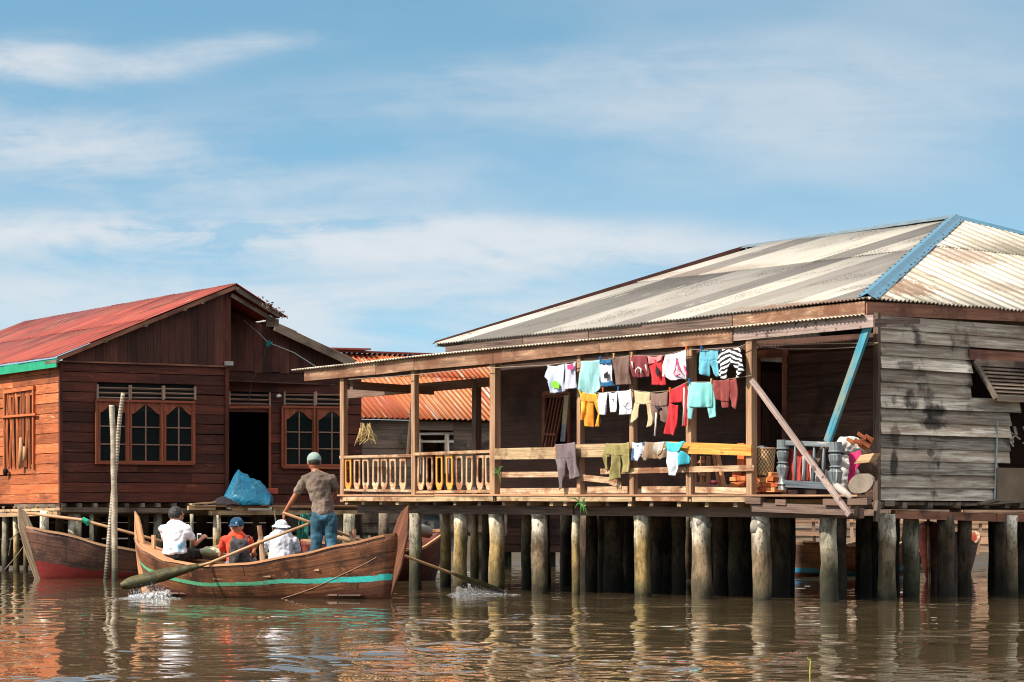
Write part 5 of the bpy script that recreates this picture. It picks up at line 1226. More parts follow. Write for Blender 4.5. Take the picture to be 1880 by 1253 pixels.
# ---- two ringed trunks standing in the water
def trunk(name, px0, py0, px1, py1, w, Y, mid=None, seed=1, label='', zb=-.6):
    top = PX(px1, py1, Y); bot = PX(px0, py0, Y); bot.z = zb; n = 90; m = MB(); pts = []; rr = []
    for i in range(n + 1):
        t = i / n; p = bot.lerp(top, t); 
        if mid: p = p + V((mid * math.sin(math.pi * t), 0, 0))
        p = p + V((.02 * mnoise.noise(V((t * 4, seed, 0))), .02 * mnoise.noise(V((t * 4, seed, 8))), 0)); pts.append(p)
        rr.append(w / 2 * (1.0 - .12 * t) * (1 + (.02 if name == 'tall' else .06) * mnoise.noise(V((i * .5, seed, 3)))))
    m.tube(pts, rr, 14, .05, seed=seed)
    t = NT(name + '_bark'); uv = t.uv(); sep = t.t.nodes.new('ShaderNodeSeparateXYZ'); t.set(sep.inputs[0], uv)
    rg = t.n('ShaderNodeTexWave', 1, Vector=t.mapping(uv, (1, .06, 1)), Scale=5.5, Distortion=1.5, Detail=2.0, _bands_direction='X'); g = t.noise(t.wpos(), 6, 5, .65)
    c = t.ramp(g, [(.35, hx('8a7c6c')), (.65, hx('bdae9a'))]); c = t.mix(t.mr(rg, .1, .5, .12 if name == 'tall' else .42, 0), c, hx('6a5c50')); w_ = t.t.nodes.new('ShaderNodeSeparateXYZ'); t.set(w_.inputs[0], t.wpos())
    c = t.mix(t.mr(w_.outputs[2], .55, .8, .7, 0), c, hx('4c4430')); c = t.mix(t.mr(w_.outputs[2], .18, .3, .8, 0), c, hx('20281c'))
    t.P(Base__Color=c, Roughness=.85, Normal=t.bump(rg, .12 if name == 'tall' else .5, .02)); 
    o = m.build('mooring_pole', t.m, loc=V((bot.x, bot.y, 0)), smooth=True); tag(o, label, 'pole', 'ringed palm trunks standing in the water'); return o
trunk('tall', 210, 1066, 205, 744, .125, 54.0, mid=.03, seed=3, label='ringed pale trunk standing in the water, the front one, ending at window height')
trunk('bent', 190, 1060, 226, 722, .095, 54.4, mid=-.02, seed=8, label='thinner bent trunk leaning behind the front one and ending highest')

# ================================================================== SPLASHES
def water_bits(c0, c1, n, lab, hmax, seed):
    r = random.Random(seed); m = MB(); c0, c1 = V(c0), V(c1)
    for i in range(n):
        t = r.random(); base = c0.lerp(c1, t); h = hmax * (1 - abs(t - .55)) * r.random()
        p = V((base.x + r.uniform(-.06, .06), base.y + r.uniform(-.1, .1), h * r.random() + .005)); s = r.uniform(.002, .006)
        q = MB().tube([p - ZUP * s * 2, p, p + ZUP * s * 1.5], [s * .3, s, s * .3], 6); m.add(q.v, q.f)
    for i in range(15):    # strings of water dropping from the blade
        t = .25 + .75 * i / 26 + r.uniform(-.02, .02); b = c0.lerp(c1, t); z = b.z * r.uniform(.3, .95); x = r.uniform(-.03, .03)
        q = MB().tube([V((b.x, b.y, z)), V((b.x + x, b.y - .02, z * .5)), V((b.x + x * 2, b.y - .03, 0))], [.002, r.uniform(.003, .007), .003], 5, .4, seed=i); m.add(q.v, q.f)
    for i in range(40):    # foam skirt
        t = r.random(); b = c0.lerp(c1, t); w = r.uniform(.03, .14); p = V((b.x + r.uniform(-.25, .25), b.y + r.uniform(-.5, .2), .006))
        q = MB().tube([p - V((w, 0, .01)), p + V((0, 0, r.uniform(0, .02))), p + V((w, 0, -.01))], [.002, r.uniform(.005, .014), .002], 6, .6, seed=i * 3); m.add(q.v, q.f)
    # ragged sheet of water falling from the blade
    for lay in range(3):
        rows = [[], [], [], [], [], []]
        for i in range(41):
            u = i / 40; b = c0.lerp(c1, u); top = max(.02, b.z * .72 * (.65 + .5 * mnoise.noise(V((u * 9, seed + lay, 1)))))
            for j in range(6):
                v = j / 5; rows[j].append(V((b.x + .04 * mnoise.noise(V((u * 14, v * 3, seed + lay))) , b.y - .04 * lay + .06 * v * mnoise.noise(V((u * 12, v * 4, 5))) - .06 * v, top * (1 - v) * (1 - .3 * v) + .002)))
        n = len(rows[0]); base = len(m.v)
        for rw in rows: m.v += [tuple(p) for p in rw]
        for j in range(5):
            for i in range(n - 1):
                if mnoise.noise(V((i * .55, j * .35 + lay * 3, seed))) + .35 * (j / 5) - .12 > 0: continue
                m.f.append((base + j * n + i, base + j * n + i + 1, base + (j + 1) * n + i + 1, base + (j + 1) * n + i)); m.uv += [(0, 0)] * 4
    t = NT('splash_water'); t.P(Base__Color=(.86, .88, .9, 1), Roughness=.1, IOR=1.33, Transmission__Weight=.88, Specular__IOR__Level=.8)
    o = m.build('water_splash', t.m, loc=V((c0.x, c0.y, 0)), smooth=True); tag(o, lab, 'splash', kind='stuff')
yA = rb.P(.1, 1, 1).y - 1.0; pA0, pA1 = PX(238, 1082, yA), PX(312, 1072, yA); pA1.z = .28; pA0.z = .10
water_bits(pA0, pA1, 900, 'water dripping and foaming off the left oar blade', .34, 1)
pB0, pB1 = PX(838, 1060, 43.4), PX(925, 1092, 43.9); pB0.z = .26; pB1.z = .05
water_bits(pB1, pB0, 900, 'water streaming off the right oar blade behind the stern', .22, 2)
# thin plant stalk rising from the water in the foreground
m = MB(); c = PX(1487, 1253, 20.3); c.z = 0; m.tube([c - ZUP * .3, c + ZUP * .05, c + V((.004, 0, .105)), c + V((0, 0, .14))], [.006, .006, .005, .002], 6); 
m.tube([c + ZUP * .12, c + V((-.02, 0, .15))], [.003, .002], 5)
tag(m.build('plant_stalk', plain('yellow_green_stalk', hx('a9a83a'), .6), loc=c, smooth=True), 'thin yellow green stalk poking out of the water in the right foreground', 'plant')
# ================================================================== PEOPLE
def frame_of(d, hint=V((0, 0, 1))):
    d = d.normalized(); a = d.cross(hint)
    if a.length < .05: a = d.cross(V((1, 0, 0)))
    a.normalize(); return a, a.cross(d).normalized(), d
class Body:
    """closed tapered lumps that a fine voxel remesh fuses into one continuous skin"""
    def __init__(self): self.m = MB()
    def cap(self, p0, p1, r0, r1, flat=1.0, hint=V((0, 0, 1)), n=14, ec=1.0):
        p0, p1 = V(p0), V(p1); a, b, d = frame_of(p1 - p0, hint); L = (p1 - p0).length; rows = []
        steps = [(-r0 * math.cos(x) * ec, r0 * math.sin(x)) for x in (.15, .5, .9, 1.25)] + [(0, r0)] + [(L * i / 4, lerp(r0, r1, i / 4)) for i in (1, 2, 3)] + [(L, r1)] + [(L + r1 * math.sin(x) * ec, r1 * math.cos(x)) for x in (.35, .7, 1.1, 1.42)]
        for z, r in steps: rows.append([p0 + d * z + a * math.cos(q) * r + b * math.sin(q) * r * flat for q in [2 * math.pi * k / n for k in range(n)]])
        self._close(rows); return self
    def ell(self, c, rx, ry, rz, R=None, n=18, mseg=12, f=None):
        c = V(c); rows = []
        for i in range(1, mseg):
            th = math.pi * i / mseg; row = []
            for k in range(n):
                ph = 2 * math.pi * k / n; p = V((rx * math.sin(th) * math.cos(ph), ry * math.sin(th) * math.sin(ph), rz * math.cos(th)))
                if f: p = f(p)
                if R: p = R @ p
                row.append(c + p)
            rows.append(row)
        self._close(rows); return self
    def _close(self, rows):
        n = len(rows[0]); base = len(self.m.v); self.m.grid(rows, close=True)
        top = len(self.m.v); c0 = sum((V(p) for p in rows[0]), V()) / n; c1 = sum((V(p) for p in rows[-1]), V()) / n
        self.m.v += [tuple(c0), tuple(c1)]
        for k in range(n):
            k2 = (k + 1) % n; self.m.f.append((base + k2, base + k, top)); self.m.uv += [(0, 0)] * 3
            self.m.f.append((base + (len(rows) - 1) * n + k, base + (len(rows) - 1) * n + k2, top + 1)); self.m.uv += [(0, 0)] * 3
    def build(self, name, mat, parent=None, voxel=.008, loc=None, label=None, folds=0.0, fsc=9.0, it=2, xf=None):
        if xf: self.m.v = [tuple(xf(V(p))) for p in self.m.v]
        o = self.m.build(name, mat, parent, smooth=True, loc=loc, label=label)
        md = o.modifiers.new('fuse', 'REMESH'); md.mode = 'VOXEL'; md.voxel_size = voxel; md.use_smooth_shade = True
        sm = o.modifiers.new('soften', 'SMOOTH'); sm.factor = .5; sm.iterations = it
        if folds:
            tx = bpy.data.textures.new('folds', 'CLOUDS'); tx.noise_scale = 1.0 / fsc; tx.noise_depth = 1
            dm = o.modifiers.new('folds', 'DISPLACE'); dm.texture = tx; dm.strength = folds; dm.mid_level = .5; dm.texture_coords = 'GLOBAL'
        return o
M['skin'] = plain('tanned_skin', hx('9c6044'), .5, .12, 8, .05, .4)
M['skin2'] = plain('warm_skin', hx('b4765a'), .5, .12, 8, .05, .4)
M['hair'] = plain('black_hair', hx('15120f'), .5, .3, 60, .6, .5, col2=hx('211c18'))

def head(b, c, yaw=0, tilt=0, s=1.0, roll=0):
    """head centre c, facing +Y turned by yaw; returns rotation"""
    R = Matrix.Rotation(yaw, 3, 'Z') @ Matrix.Rotation(-tilt, 3, 'X') @ Matrix.Rotation(roll, 3, 'Y')
    def skull(p):
        q = p.copy(); k = max(0, -p.z / (.118 * s)); q.x *= 1 - .28 * k ** 1.6
        if p.y < 0: q.y *= 1 - .22 * k
        else: q.y *= 1 - .10 * k
        return q
    b.ell(c, .076 * s, .095 * s, .118 * s, R, 22, 16, skull)
    def at(x, y, z): return V(c) + R @ V((x * s, y * s, z * s))
    b.cap(at(0, .088, .012), at(0, .112, -.022), .009 * s, .014 * s)       # nose
    b.cap(at(-.022, .086, -.054), at(.022, .086, -.054), .0075 * s, .0075 * s)   # mouth
    b.cap(at(-.05, .078, .024), at(.05, .078, .024), .011 * s, .011 * s)    # brow
    b.ell(at(0, .062, -.092), .03 * s, .026 * s, .022 * s, R)                # chin
    for sx in (-1, 1): b.ell(at(sx * .078, -.004, -.006), .009 * s, .02 * s, .032 * s, R)   # ears
    return R, at
def eyes(at, parent, xf, s=1.0):
    m = Body()
    for sx in (-1, 1): m.ell(at(sx * .031, .083, .004), .012 * s, .009 * s, .008 * s)
    m.m.v = [tuple(xf(V(p))) for p in m.m.v]; return m.m.build('eyes', plain('dark_eyes', (.02, .015, .012), .2), parent, smooth=True)
def hand(b, wrist, d, palm_n, curl=.9, s=1.0, side=1):
    """palm plus five fingers; d towards the fingertips, palm_n out of the palm"""
    w = V(wrist); d = V(d).normalized(); pn = V(palm_n); pn = (pn - d * pn.dot(d)).normalized(); x = d.cross(pn) * side
    b.ell(w + d * .045, .040 * s, .016 * s, .05 * s, Matrix((x, pn, d)).transposed())
    for i, (ox, L) in enumerate(((-.030, .066), (-.010, .076), (.010, .072), (.029, .056))):
        p = w + d * .083 + x * ox; dd = d; r = .0088
        for j, seg in enumerate((.45, .32, .23)):
            a = curl * (.45 + .5 * j); dd = (d * math.cos(a * 1.1) + pn * math.sin(a * 1.1)).normalized(); q = p + dd * L * seg * s; b.cap(p, q, r * s, (r - .001) * s, n=8); p = q; r -= .0008
    p = w + d * .025 - x * .034; q = p + (d * .6 - x * .75 + pn * .35).normalized() * .038; b.cap(p, q, .011, .010, n=8); b.cap(q, q + (d * .7 + pn * (.3 + curl * .4)).normalized() * .03, .0095, .0085, n=8)
def mk_xf(org, yaw, lean=0.0):
    R = Matrix.Rotation(yaw, 3, 'Z'); o = V(org)
    return lambda p: o + R @ p

# ---------- standing rower (back to us, leaning left, left arm out on the oar)
def rbY(px):
    k = (px - CX) / F; return rb.o.y + rb.a.y * (k * rb.o.y - rb.o.x) / (rb.a.x - k * rb.a.y)
Yst = rbY(594); kx = lambda px, py: ((px - 590) / F * Yst, H - (py - YH) / F * Yst)
org = PX(590, 960, Yst); org.z = 0
xf = mk_xf(org, 0)
def L2(px, py, y=0.0): x, z = kx(px, py); return V((x, y, z))
foot = .42
st = thing('person', 'standing rower in grey cap, brown t-shirt and blue jeans, one hand on the oar', 'person', org)
b = Body()
hc = L2(576, 849, .07); R_, at = head(b, hc, yaw=.25, tilt=.25, s=1.26)
neck = L2(581, 868, .0); b.cap(hc + V((0, -.02, -.07)), neck + V((0, 0, -.03)), .055, .06)
ch = L2(583, 893, -.01); ab = L2(592, 920, 0); pv = L2(594, 948, 0)
shl, shr = L2(560, 881, .0), L2(609, 880, .0)
b.cap(neck, shl, .055, .05); b.cap(neck, shr, .055, .05)
b.cap(shl + V((.02, 0, 0)), shr - V((.02, 0, 0)), .062, .062); b.cap(ch, ab, .14, .125, .7, V((0, 1, 0))); b.cap(ab, pv, .125, .14, .75, V((0, 1, 0)))
ell_, wrl = L2(537, 918, .02), L2(522, 941, .08); b.cap(shl, ell_, .05, .04); b.cap(ell_, wrl, .040, .028); hand(b, wrl, V((-.25, .2, -1)), V((.8, .5, 0)), 1.2)
elr, wrr = L2(615, 905, .16), L2(607, 922, .34); b.cap(shr, elr, .05, .04); b.cap(elr, wrr, .038, .027); hand(b, wrr, V((-.3, .9, -.2)), V((-.3, 0, -1)), 1.1, side=-1)
hipl, hipr = L2(582, 955, 0), L2(607, 955, 0); knl, knr = L2(581, 1000, .03), L2(607, 996, .03); fl, fr_ = L2(579, 1044, 0), L2(610, 1040, 0)
fl.z = fr_.z = foot + .06
for h_, k_, f_ in ((hipl, knl, fl), (hipr, knr, fr_)): b.cap(h_, k_, .085, .055); b.cap(k_, f_, .055, .038); b.cap(f_ + V((0, -.03, -.03)), f_ + V((0, .15, -.045)), .035, .03, .7)
b.build('body', M['skin'], st, .0075, xf=xf); eyes(at, st, xf)
c = Body(); c.cap(shl + V((.035, 0, -.012)), shr - V((.035, 0, .012)), .082, .082, .95); c.cap(ch + V((0, 0, .03)), ab, .185, .165, .72, V((0, 1, 0))); c.cap(ab, pv + V((0, 0, .03)), .165, .178, .76, V((0, 1, 0)), ec=.15); c.cap(neck + V((0, 0, -.03)), shl + V((.01, 0, .0)), .07, .075); c.cap(neck + V((0, 0, -.03)), shr + V((-.01, 0, .0)), .07, .075)
c.cap(shl, shl.lerp(ell_, .55), .072, .070); c.cap(shr, shr.lerp(elr, .6), .072, .070); c.cap(neck + V((0, 0, -.035)), neck + V((0, 0, -.05)), .075, .09)
tsh = cloth('taupe_cotton', hx('8a7668'), hx('6c5a50'), 1.6, var=.1); c.build('shirt', tsh, st, .009, xf=xf, folds=.036, fsc=11)
c = Body(); jean = cloth('blue_denim', hx('437a94'), hx('2c5468'), 2.2, wr=14)
c.cap(pv + V((-.06, 0, .02)), pv + V((.06, 0, -.02)), .13, .13, .95)
for h_, k_, f_ in ((hipl, knl, fl), (hipr, knr, fr_)): c.cap(h_, k_, .112, .088); c.cap(k_, f_ + V((0, 0, .04)), .088, .078)
c.build('trousers', jean, st, .010, xf=xf, folds=.04, fsc=8)
def ballcap(c_, R, mat, st, xf, s=1.0, brim=True, vent=None, back=0.0):
    k = Body(); k.ell(c_ + R @ (V((0, -.008, .030)) * s), .087 * s, .105 * s, .092 * s, R, 20, 12, lambda p: V((p.x, p.y, max(p.z, -.030 * s))))
    if brim: k.ell(c_ + R @ (V((0, .115, .022)) * s), .065 * s, .065 * s, .010 * s, R @ Matrix.Rotation(-.15, 3, 'X'))
    return k.build('cap', mat, st, .006, xf=xf)
hb_ = Body(); hb_.ell(hc + R_ @ V((0, -.012, .004)), .098, .118, .10, R_, 20, 12, lambda p: V((p.x, min(p.y, .03), max(p.z, -.075)))); hb_.build('hair', M['hair'], st, .006, xf=xf)
ballcap(hc, R_, cloth('grey_green_cap', hx('8fa39c'), hx('5f706c'), 3.0), st, xf, 1.27)

# ---------- seated figures
def seated(label, px, pyseat, Y, yaw, mats, torso=.50, leanx=0.0, armL=None, armR=None, cap=None, hair=False, hyaw=0, htilt=0.05, pants=None, shirt_f=.05, sleeves=.55, skin='skin2', legf=.42, kneez=.12, s=1.0, hy=.02, width=1.0):
    org = PX(px, pyseat, Y); seat = org.z; org.z = 0; xf = mk_xf(org, yaw); p = thing('person', label, 'person', org)
    z = seat; b = Body(); pv = V((0, 0, z + .09)); ab = V((leanx * .4, .0, z + .24)); ch = V((leanx * .8, .03, z + .40)); nk = V((leanx, .045, z + torso)) ; lo_ = V((0, 1, 0)); hc = V((leanx * 1.1, .055 + hy, z + torso + .145))
    R, at = head(b, hc, hyaw, htilt, s); b.cap(hc + V((0, -.02, -.07)), nk - V((0, 0, .03)), .052, .06)
    shl, shr = V((leanx - .185 * width, .03, z + torso - .055)), V((leanx + .185 * width, .03, z + torso - .055)); b.cap(shl + V((.03, 0, 0)), shr - V((.03, 0, 0)), .055, .055); b.cap(ch, ab, .125, .12, .75, lo_); b.cap(ab, pv, .12, .14, .85, lo_); b.cap(nk, shl, .055, .05); b.cap(nk, shr, .055, .05)
    for sh_, arm, sd_ in ((shl, armL, 1), (shr, armR, -1)):
        e_, w_ = arm; e_ = sh_ + V(e_); w_ = e_ + V(w_); b.cap(sh_, e_, .045, .037); b.cap(e_, w_, .036, .026); hand(b, w_, (w_ - e_), V((-.5 * -sd_, .2, -.6)), 1.0, side=sd_)
    hips = [V((-.09, .02, z + .08)), V((.09, .02, z + .08))]; kn = [V((-.15, legf, z + kneez)), V((.15, legf, z + kneez))]; ft = [V((-.13, legf + .05, max(.1, z - .33))), V((.13, legf + .05, max(.1, z - .33)))]
    for h_, k_, f_ in zip(hips, kn, ft): b.cap(h_, k_, .078, .055); b.cap(k_, f_, .052, .038); b.cap(f_ + V((0, -.02, -.02)), f_ + V((0, .14, -.03)), .034, .028, .7)
    b.build('body', M[skin], p, .0075, xf=xf); eyes(at, p, xf, s)
    c = Body(); c.cap(shl + V((.035, 0, -.01)), shr + V((-.035, 0, -.01)), .078, .078, .95); c.cap(ch + V((0, 0, .02)), ab, .180 * width, .165 * width, .74, lo_); c.cap(ab, pv, .165 * width, .180 * width, .84, lo_, ec=.3); c.cap(nk - V((0, 0, .03)), shl + V((.01, 0, 0)), .068, .074); c.cap(nk - V((0, 0, .03)), shr - V((.01, 0, 0)), .068, .074); c.cap(nk - V((0, 0, .03)), nk - V((0, 0, .05)), .07, .09)
    for sh_, arm in ((shl, armL), (shr, armR)):
        e_ = sh_ + V(arm[0]); c.cap(sh_, sh_.lerp(e_, min(1, sleeves)), .070, .066)
        if sleeves > 1: c.cap(e_, e_ + V(arm[1]) * .85, .052, .045)
    c.build('shirt', mats, p, .009, xf=xf, folds=shirt_f, fsc=9)
    c = Body(); c.cap(V((-.05, 0, z + .07)), V((.05, 0, z + .07)), .14, .14)
    for h_, k_, f_ in zip(hips, kn, ft): c.cap(h_, k_, .098, .078); c.cap(k_, k_.lerp(f_, .3 if pants[1] else .85), .078, .07)
    c.build('shorts' if pants[1] else 'trousers', pants[0], p, .010, xf=xf, folds=.03)
    if hair:
        c = Body(); c.ell(hc + R @ V((0, -.018, .030)), .086 * s, .096 * s, .100 * s, R, 22, 14, lambda q: V((q.x, q.y if q.y < .05 else .05 + (q.y - .05) * .5, q.z if q.z > -.06 else -.06 + (q.z + .06) * .4))); c.build('hair', M['hair'], p, .006, xf=xf, folds=.012, fsc=40, it=1)
    if cap is not None: ballcap(hc, R, cap, p, xf, s)
    return p, xf, hc, R, at, z
white = cloth('white_cotton_shirt', hx('dcdde8'), hx('c2c6da'), 1.2, var=.05)
tie = NT('tie_dyed_white'); 
# man in the bow: pale shirt with bluish pattern between the shoulders
w_ = tie.wpos(); n_ = tie.noise(w_, 5.5, 3, .5); tie.P(Base__Color=tie.ramp(n_, [(.56, hx('e2e0e6')), (.66, hx('8fb6cc')), (.78, hx('5c93b4'))]), Roughness=.9, Normal=tie.bump(tie.noise(w_, 14, 3, .5), .5, .03))
Y1 = rbY(322); p1, xf1, hc1, R1, at1, z1 = seated('black haired person in bluish white t-shirt seated at the bow, holding up a white phone', 322, 1026, Y1, -.35, tie.m, torso=.52, leanx=-.02, armL=((-.02, .18, -.24), (.10, .22, .06)), armR=((.06, .16, -.24), (.02, .24, .10)), hair=True, hyaw=-.35, pants=(cloth('dark_shorts', hx('2a2426')), True), kneez=.07, legf=.46, s=1.26, width=1.12)
Y2 = rbY(437); p2, xf2, hc2, R2, at2, z2 = seated('seated person in orange shirt and blue cap worn backwards, grey backpack on', 437, 1044, Y2, -.05, cloth('orange_shirt', hx('f04a14'), hx('e83a10'), 2), torso=.50, leanx=-.03, armL=((-.08, .12, -.24), (.10, .22, .0)), armR=((.08, .12, -.24), (-.08, .22, .0)), cap=cloth('navy_teal_cap', hx('0f4c70'), hx('123c5c'), 3), hyaw=math.pi - .2, pants=(cloth('grey_shorts', hx('8f8d92')), True), s=1.25, kneez=.12)
Y3 = rbY(516); p3, xf3, hc3, R3, at3, z3 = seated('seated person in white long shirt and floppy white and aqua sun hat near the stern', 516, 1042, Y3, .1, white, torso=.46, leanx=0, armL=((-.07, .14, -.22), (.06, .22, .0)), armR=((.09, .10, -.24), (-.03, .22, .02)), hyaw=.3, htilt=-.1, pants=(cloth('olive_trousers', hx('8c8a4c')), False), s=1.14, kneez=.16, width=1.1)
# face of the capped one turns forward again: body under the cap keeps its face to the front
# floppy hat
c = Body(); c.ell(hc3 + R3 @ V((0, -.01, .05)), .095, .108, .085, R3); c.ell(hc3 + R3 @ V((0, -.01, .035)), .155, .16, .016, R3, 24, 8, lambda q: V((q.x, q.y, q.z - .25 * (q.x ** 2 + q.y ** 2) * 6 + .02)))
hm = NT('white_aqua_hat_cloth'); wv = hm.wpos(); hm.P(Base__Color=hm.ramp(hm.noise(wv, 4.5, 2, .5), [(.47, hx('e8e6f0')), (.51, hx('9fd0dc'))], 'CONSTANT'), Roughness=.9)
c.build('sun_hat', hm.m, p3, .006, xf=xf3, folds=.02)
# small white mark on the blue cap
m = MB(); q = lambda x, z: xf2(hc2 + V((x, -.138, z))); 
m.obox(q(.012, .058), V((1, 0, 0)), V((0, 1, 0)), ZUP, .005, .006, .018); m.obox(q(.022, .070), V((1, 0, 0)), V((0, 1, 0)), ZUP, .008, .006, .004); m.obox(q(.020, .060), V((1, 0, 0)), V((0, 1, 0)), ZUP, .006, .006, .003)
m.build('cap_badge', plain('white_thread', hx('e0e8ee'), .7), p2)
# backpack
bp = xf2(V((.06, -.20, z2 + .28))); root = thing('backpack', 'dark grey backpack worn on the back of the person in orange', 'backpack', bp)
def bxf(p): return xf2(V((.05, -.20, z2 + .26)) + p)
c = Body(); c.cap(V((-.07, 0, -.16)), V((-.07, 0, .13)), .10, .08, 1); c.cap(V((.07, 0, -.16)), V((.07, 0, .13)), .10, .08); c.ell(V((0, -.03, -.02)), .15, .10, .22)
pk = cloth('charcoal_nylon', hx('4a464a'), hx('2e2b2e'), 3, var=.2, wr=20); c.build('pack_bag', pk, root, .009, xf=bxf, folds=.03, fsc=12)
c = Body(); c.cap(V((-.03, -.12, -.14)), V((.03, -.12, -.02)), .06, .05); c.build('pocket', pk, root, .009, xf=bxf, folds=.02, fsc=15)
for sx in (-1, 1): c = Body(); c.cap(V((sx * .09, .04, .17)), V((sx * .12, .14, .24)), .024, .024, .6); c.cap(V((sx * .12, .14, .24)), V((sx * .12, .22, .23)), .024, .022, .6); c.build('strap', pk, root, .008, xf=bxf)
# camera in the hands of the bow passenger
def P1(px, py, Y=Y1): return PX(px, py, Y)
m = MB(); cpos = xf1(V((.17, .49, z1 + .33))); m.obox(cpos, V((1, 0, 0)), V((0, 1, 0)), ZUP, .035, .012, .062); o = m.build('camera', plain('white_phone', hx('e4e6ea'), .3), loc=cpos - ZUP * .06); bevel(o, .006, 2); tag(o, 'small white phone held up by the passenger at the bow', 'phone')
m = MB(); m.obox(cpos + V((0, -.015, .01)), V((1, 0, 0)), V((0, 1, 0)), ZUP, .026, .004, .035); m.build('screen', M['glass'], o)
# bundles in the boat
def lump(name, label, cat, px, py, Y, rx, ry, rz, mat, folds=.05, group=None):
    c = Body(); p = PX(px, py, Y); c.ell(p, rx, ry, rz); c.ell(p + V((rx * .6, 0, -rz * .2)), rx * .7, ry * .8, rz * .7); o = c.build(name, mat, None, .012, loc=p - ZUP * rz, folds=folds, fsc=9); tag(o, label, cat, group); return o
lump('bag', 'pale greenish cloth bag lying in the boat in front of the bow passenger', 'bag', 386, 1013, 42.9, .16, .14, .08, cloth('sage_cloth', hx('c6c6a0'), hx('a9b08a'), 3))
lump('box', 'blue plastic bag on the boat floor beside the standing rower', 'bag', 570, 1020, 42.0, .14, .12, .08, cloth('blue_bag', hx('2a8fd0'), hx('1f78b8'), 3))

# ================================================================== LAUNDRY AND CLUTTER
GT = 'laundry hanging on the upper line'; GL = 'laundry hanging on the lower line'; GR = 'laundry draped over the rail'
def patch_rows(L, R, nu, nv):
    """L, R lists of photo points down the left and right edge"""
    def samp(pts, t):
        x = t * (len(pts) - 1); i = min(int(x), len(pts) - 2); f = x - i
        return (pts[i][0] + (pts[i + 1][0] - pts[i][0]) * f, pts[i][1] + (pts[i + 1][1] - pts[i][1]) * f)
    return [[(lerp(samp(L, j / nv)[0], samp(R, j / nv)[0], i / nu), lerp(samp(L, j / nv)[1], samp(R, j / nv)[1], i / nu)) for i in range(nu + 1)] for j in range(nv + 1)]
def garment(name, label, cat, mat, patches, d=-.17, group=None, fold=.062, seed=0, curve=None):
    m = MB()
    allp = [p for q in patches for e in q[:2] for p in e]; ytop = min(p[1] for p in allp); ybot = max(p[1] for p in allp)
    for pi, q in enumerate(patches):
        L, R = q[0], q[1]; off = q[2] if len(q) > 2 else 0.0
        wpx = max(abs(a[0] - b[0]) for a, b in zip(L, R)); hpx = max(L[-1][1], R[-1][1]) - min(L[0][1], R[0][1])
        rows = patch_rows(L, R, max(6, int(wpx / 1.6)), max(6, int(hpx / 2.2))); out = []; uu = []
        for j, row in enumerate(rows):
            line = []; ul = []
            for i, (x, y) in enumerate(row):
                s, z = FR.sz(x, y, d); k = (y - ytop) / (ybot - ytop + 1e-6)
                f = fold * (.25 + .75 * min(1, k * 1.6)) * (mnoise.noise(V((s * 9 + seed * 3.1, z * 1.6, seed * 1.7))) * 1.5 + .5 * mnoise.noise(V((s * 22 + seed, z * 4, seed * 3.3))) + .28 * math.sin(s * 34 + 3 * mnoise.noise(V((s * 2, z * 2, seed)))) * min(1, k * 2 + .2))
                # hem wanders a little
                e = .012 * mnoise.noise(V((s * 14, seed, z * 9))); ui = i / (len(row) - 1); z -= .022 * math.sin(math.pi * ui) * (1 - k) * (1 if seed % 3 else .4) + .014 * mnoise.noise(V((s * 11, seed * 2.3, 4))) * k
                line.append(FR.pt(s + e, d + off + f, z)); ul.append((s, z))
            out.append(line); uu.append(ul)
        m.grid(out, uu)
    p0 = FR.at(sum(p[0] for p in allp) / len(allp), ybot, d)
    o = m.build(name, mat, loc=p0, smooth=True); solidify(o, .012); tag(o, label, cat, group); return o
def print_on(parent, name, mat, pts, d=-.17, w=.012):
    m = MB(); m.tube([FR.at(x, y, d - .045) for x, y in pts], w, 6); m.build(name, mat, parent, smooth=True)
def print_area(parent, name, mat, poly, d=-.17):
    m = MB(); m.prism([FR.at(x, y, d - .055) for x, y in poly], FR.b, .006); m.build(name, mat, parent)
Cc = cloth
c_pale = Cc('pale_blue_white_cotton', hx('c9d2e6'), hx('b4c0dc'), 2); c_lav = Cc('lavender_white_cotton', hx('cfcde2')); c_aqua = Cc('pale_aqua_cotton', hx('a4d4d6'), hx('8ec4c8'), 2)
pink = Cc('pink_print', hx('e0307a')); lime = Cc('lime_print', hx('7fd01c')); dkp = Cc('dark_print', hx('26242c'))
g = garment('shirt', 'pale white t-shirt with lime green print, leftmost on the upper line', 'shirt', c_pale, [([(1005, 671), (1008, 690), (1013, 705), (1014, 723)], [(1036, 669), (1037, 690), (1037, 706), (1037, 719)]), ([(1006, 672), (1002, 684), (1001, 692)], [(1012, 673), (1012, 692), (1009, 705)], .01)], group=GT, seed=1)
print_area(g, 'print', lime, [(1012, 702), (1020, 699), (1027, 706), (1026, 714), (1014, 712)])
g = garment('shirt', 'lavender white shirt with pink top print, second from the left on the upper line', 'shirt', c_lav, [([(1037, 668), (1037, 690), (1038, 716)], [(1057, 665), (1058, 688), (1059, 713)])], group=GT, seed=2)
print_area(g, 'print', pink, [(1041, 671), (1052, 668), (1053, 678), (1042, 679)])
g = garment('shirt', 'long pale aqua shirt on the upper line above the yellow trousers', 'shirt', c_aqua, [([(1066, 664), (1066, 690), (1063, 712), (1074, 724)], [(1101, 661), (1101, 690), (1104, 710), (1091, 724)])], group=GT, seed=3)
g = garment('shorts', 'white shorts with deep blue waistband and hem on the upper line', 'shorts', Cc('white_lined_shorts', hx('dcdcec')), [([(1102, 668), (1101, 690), (1099, 708)], [(1124, 667), (1124, 690), (1125, 706)])], group=GT, seed=4)
bl = Cc('deep_blue_trim', hx('1f6394'))
m = MB(); 
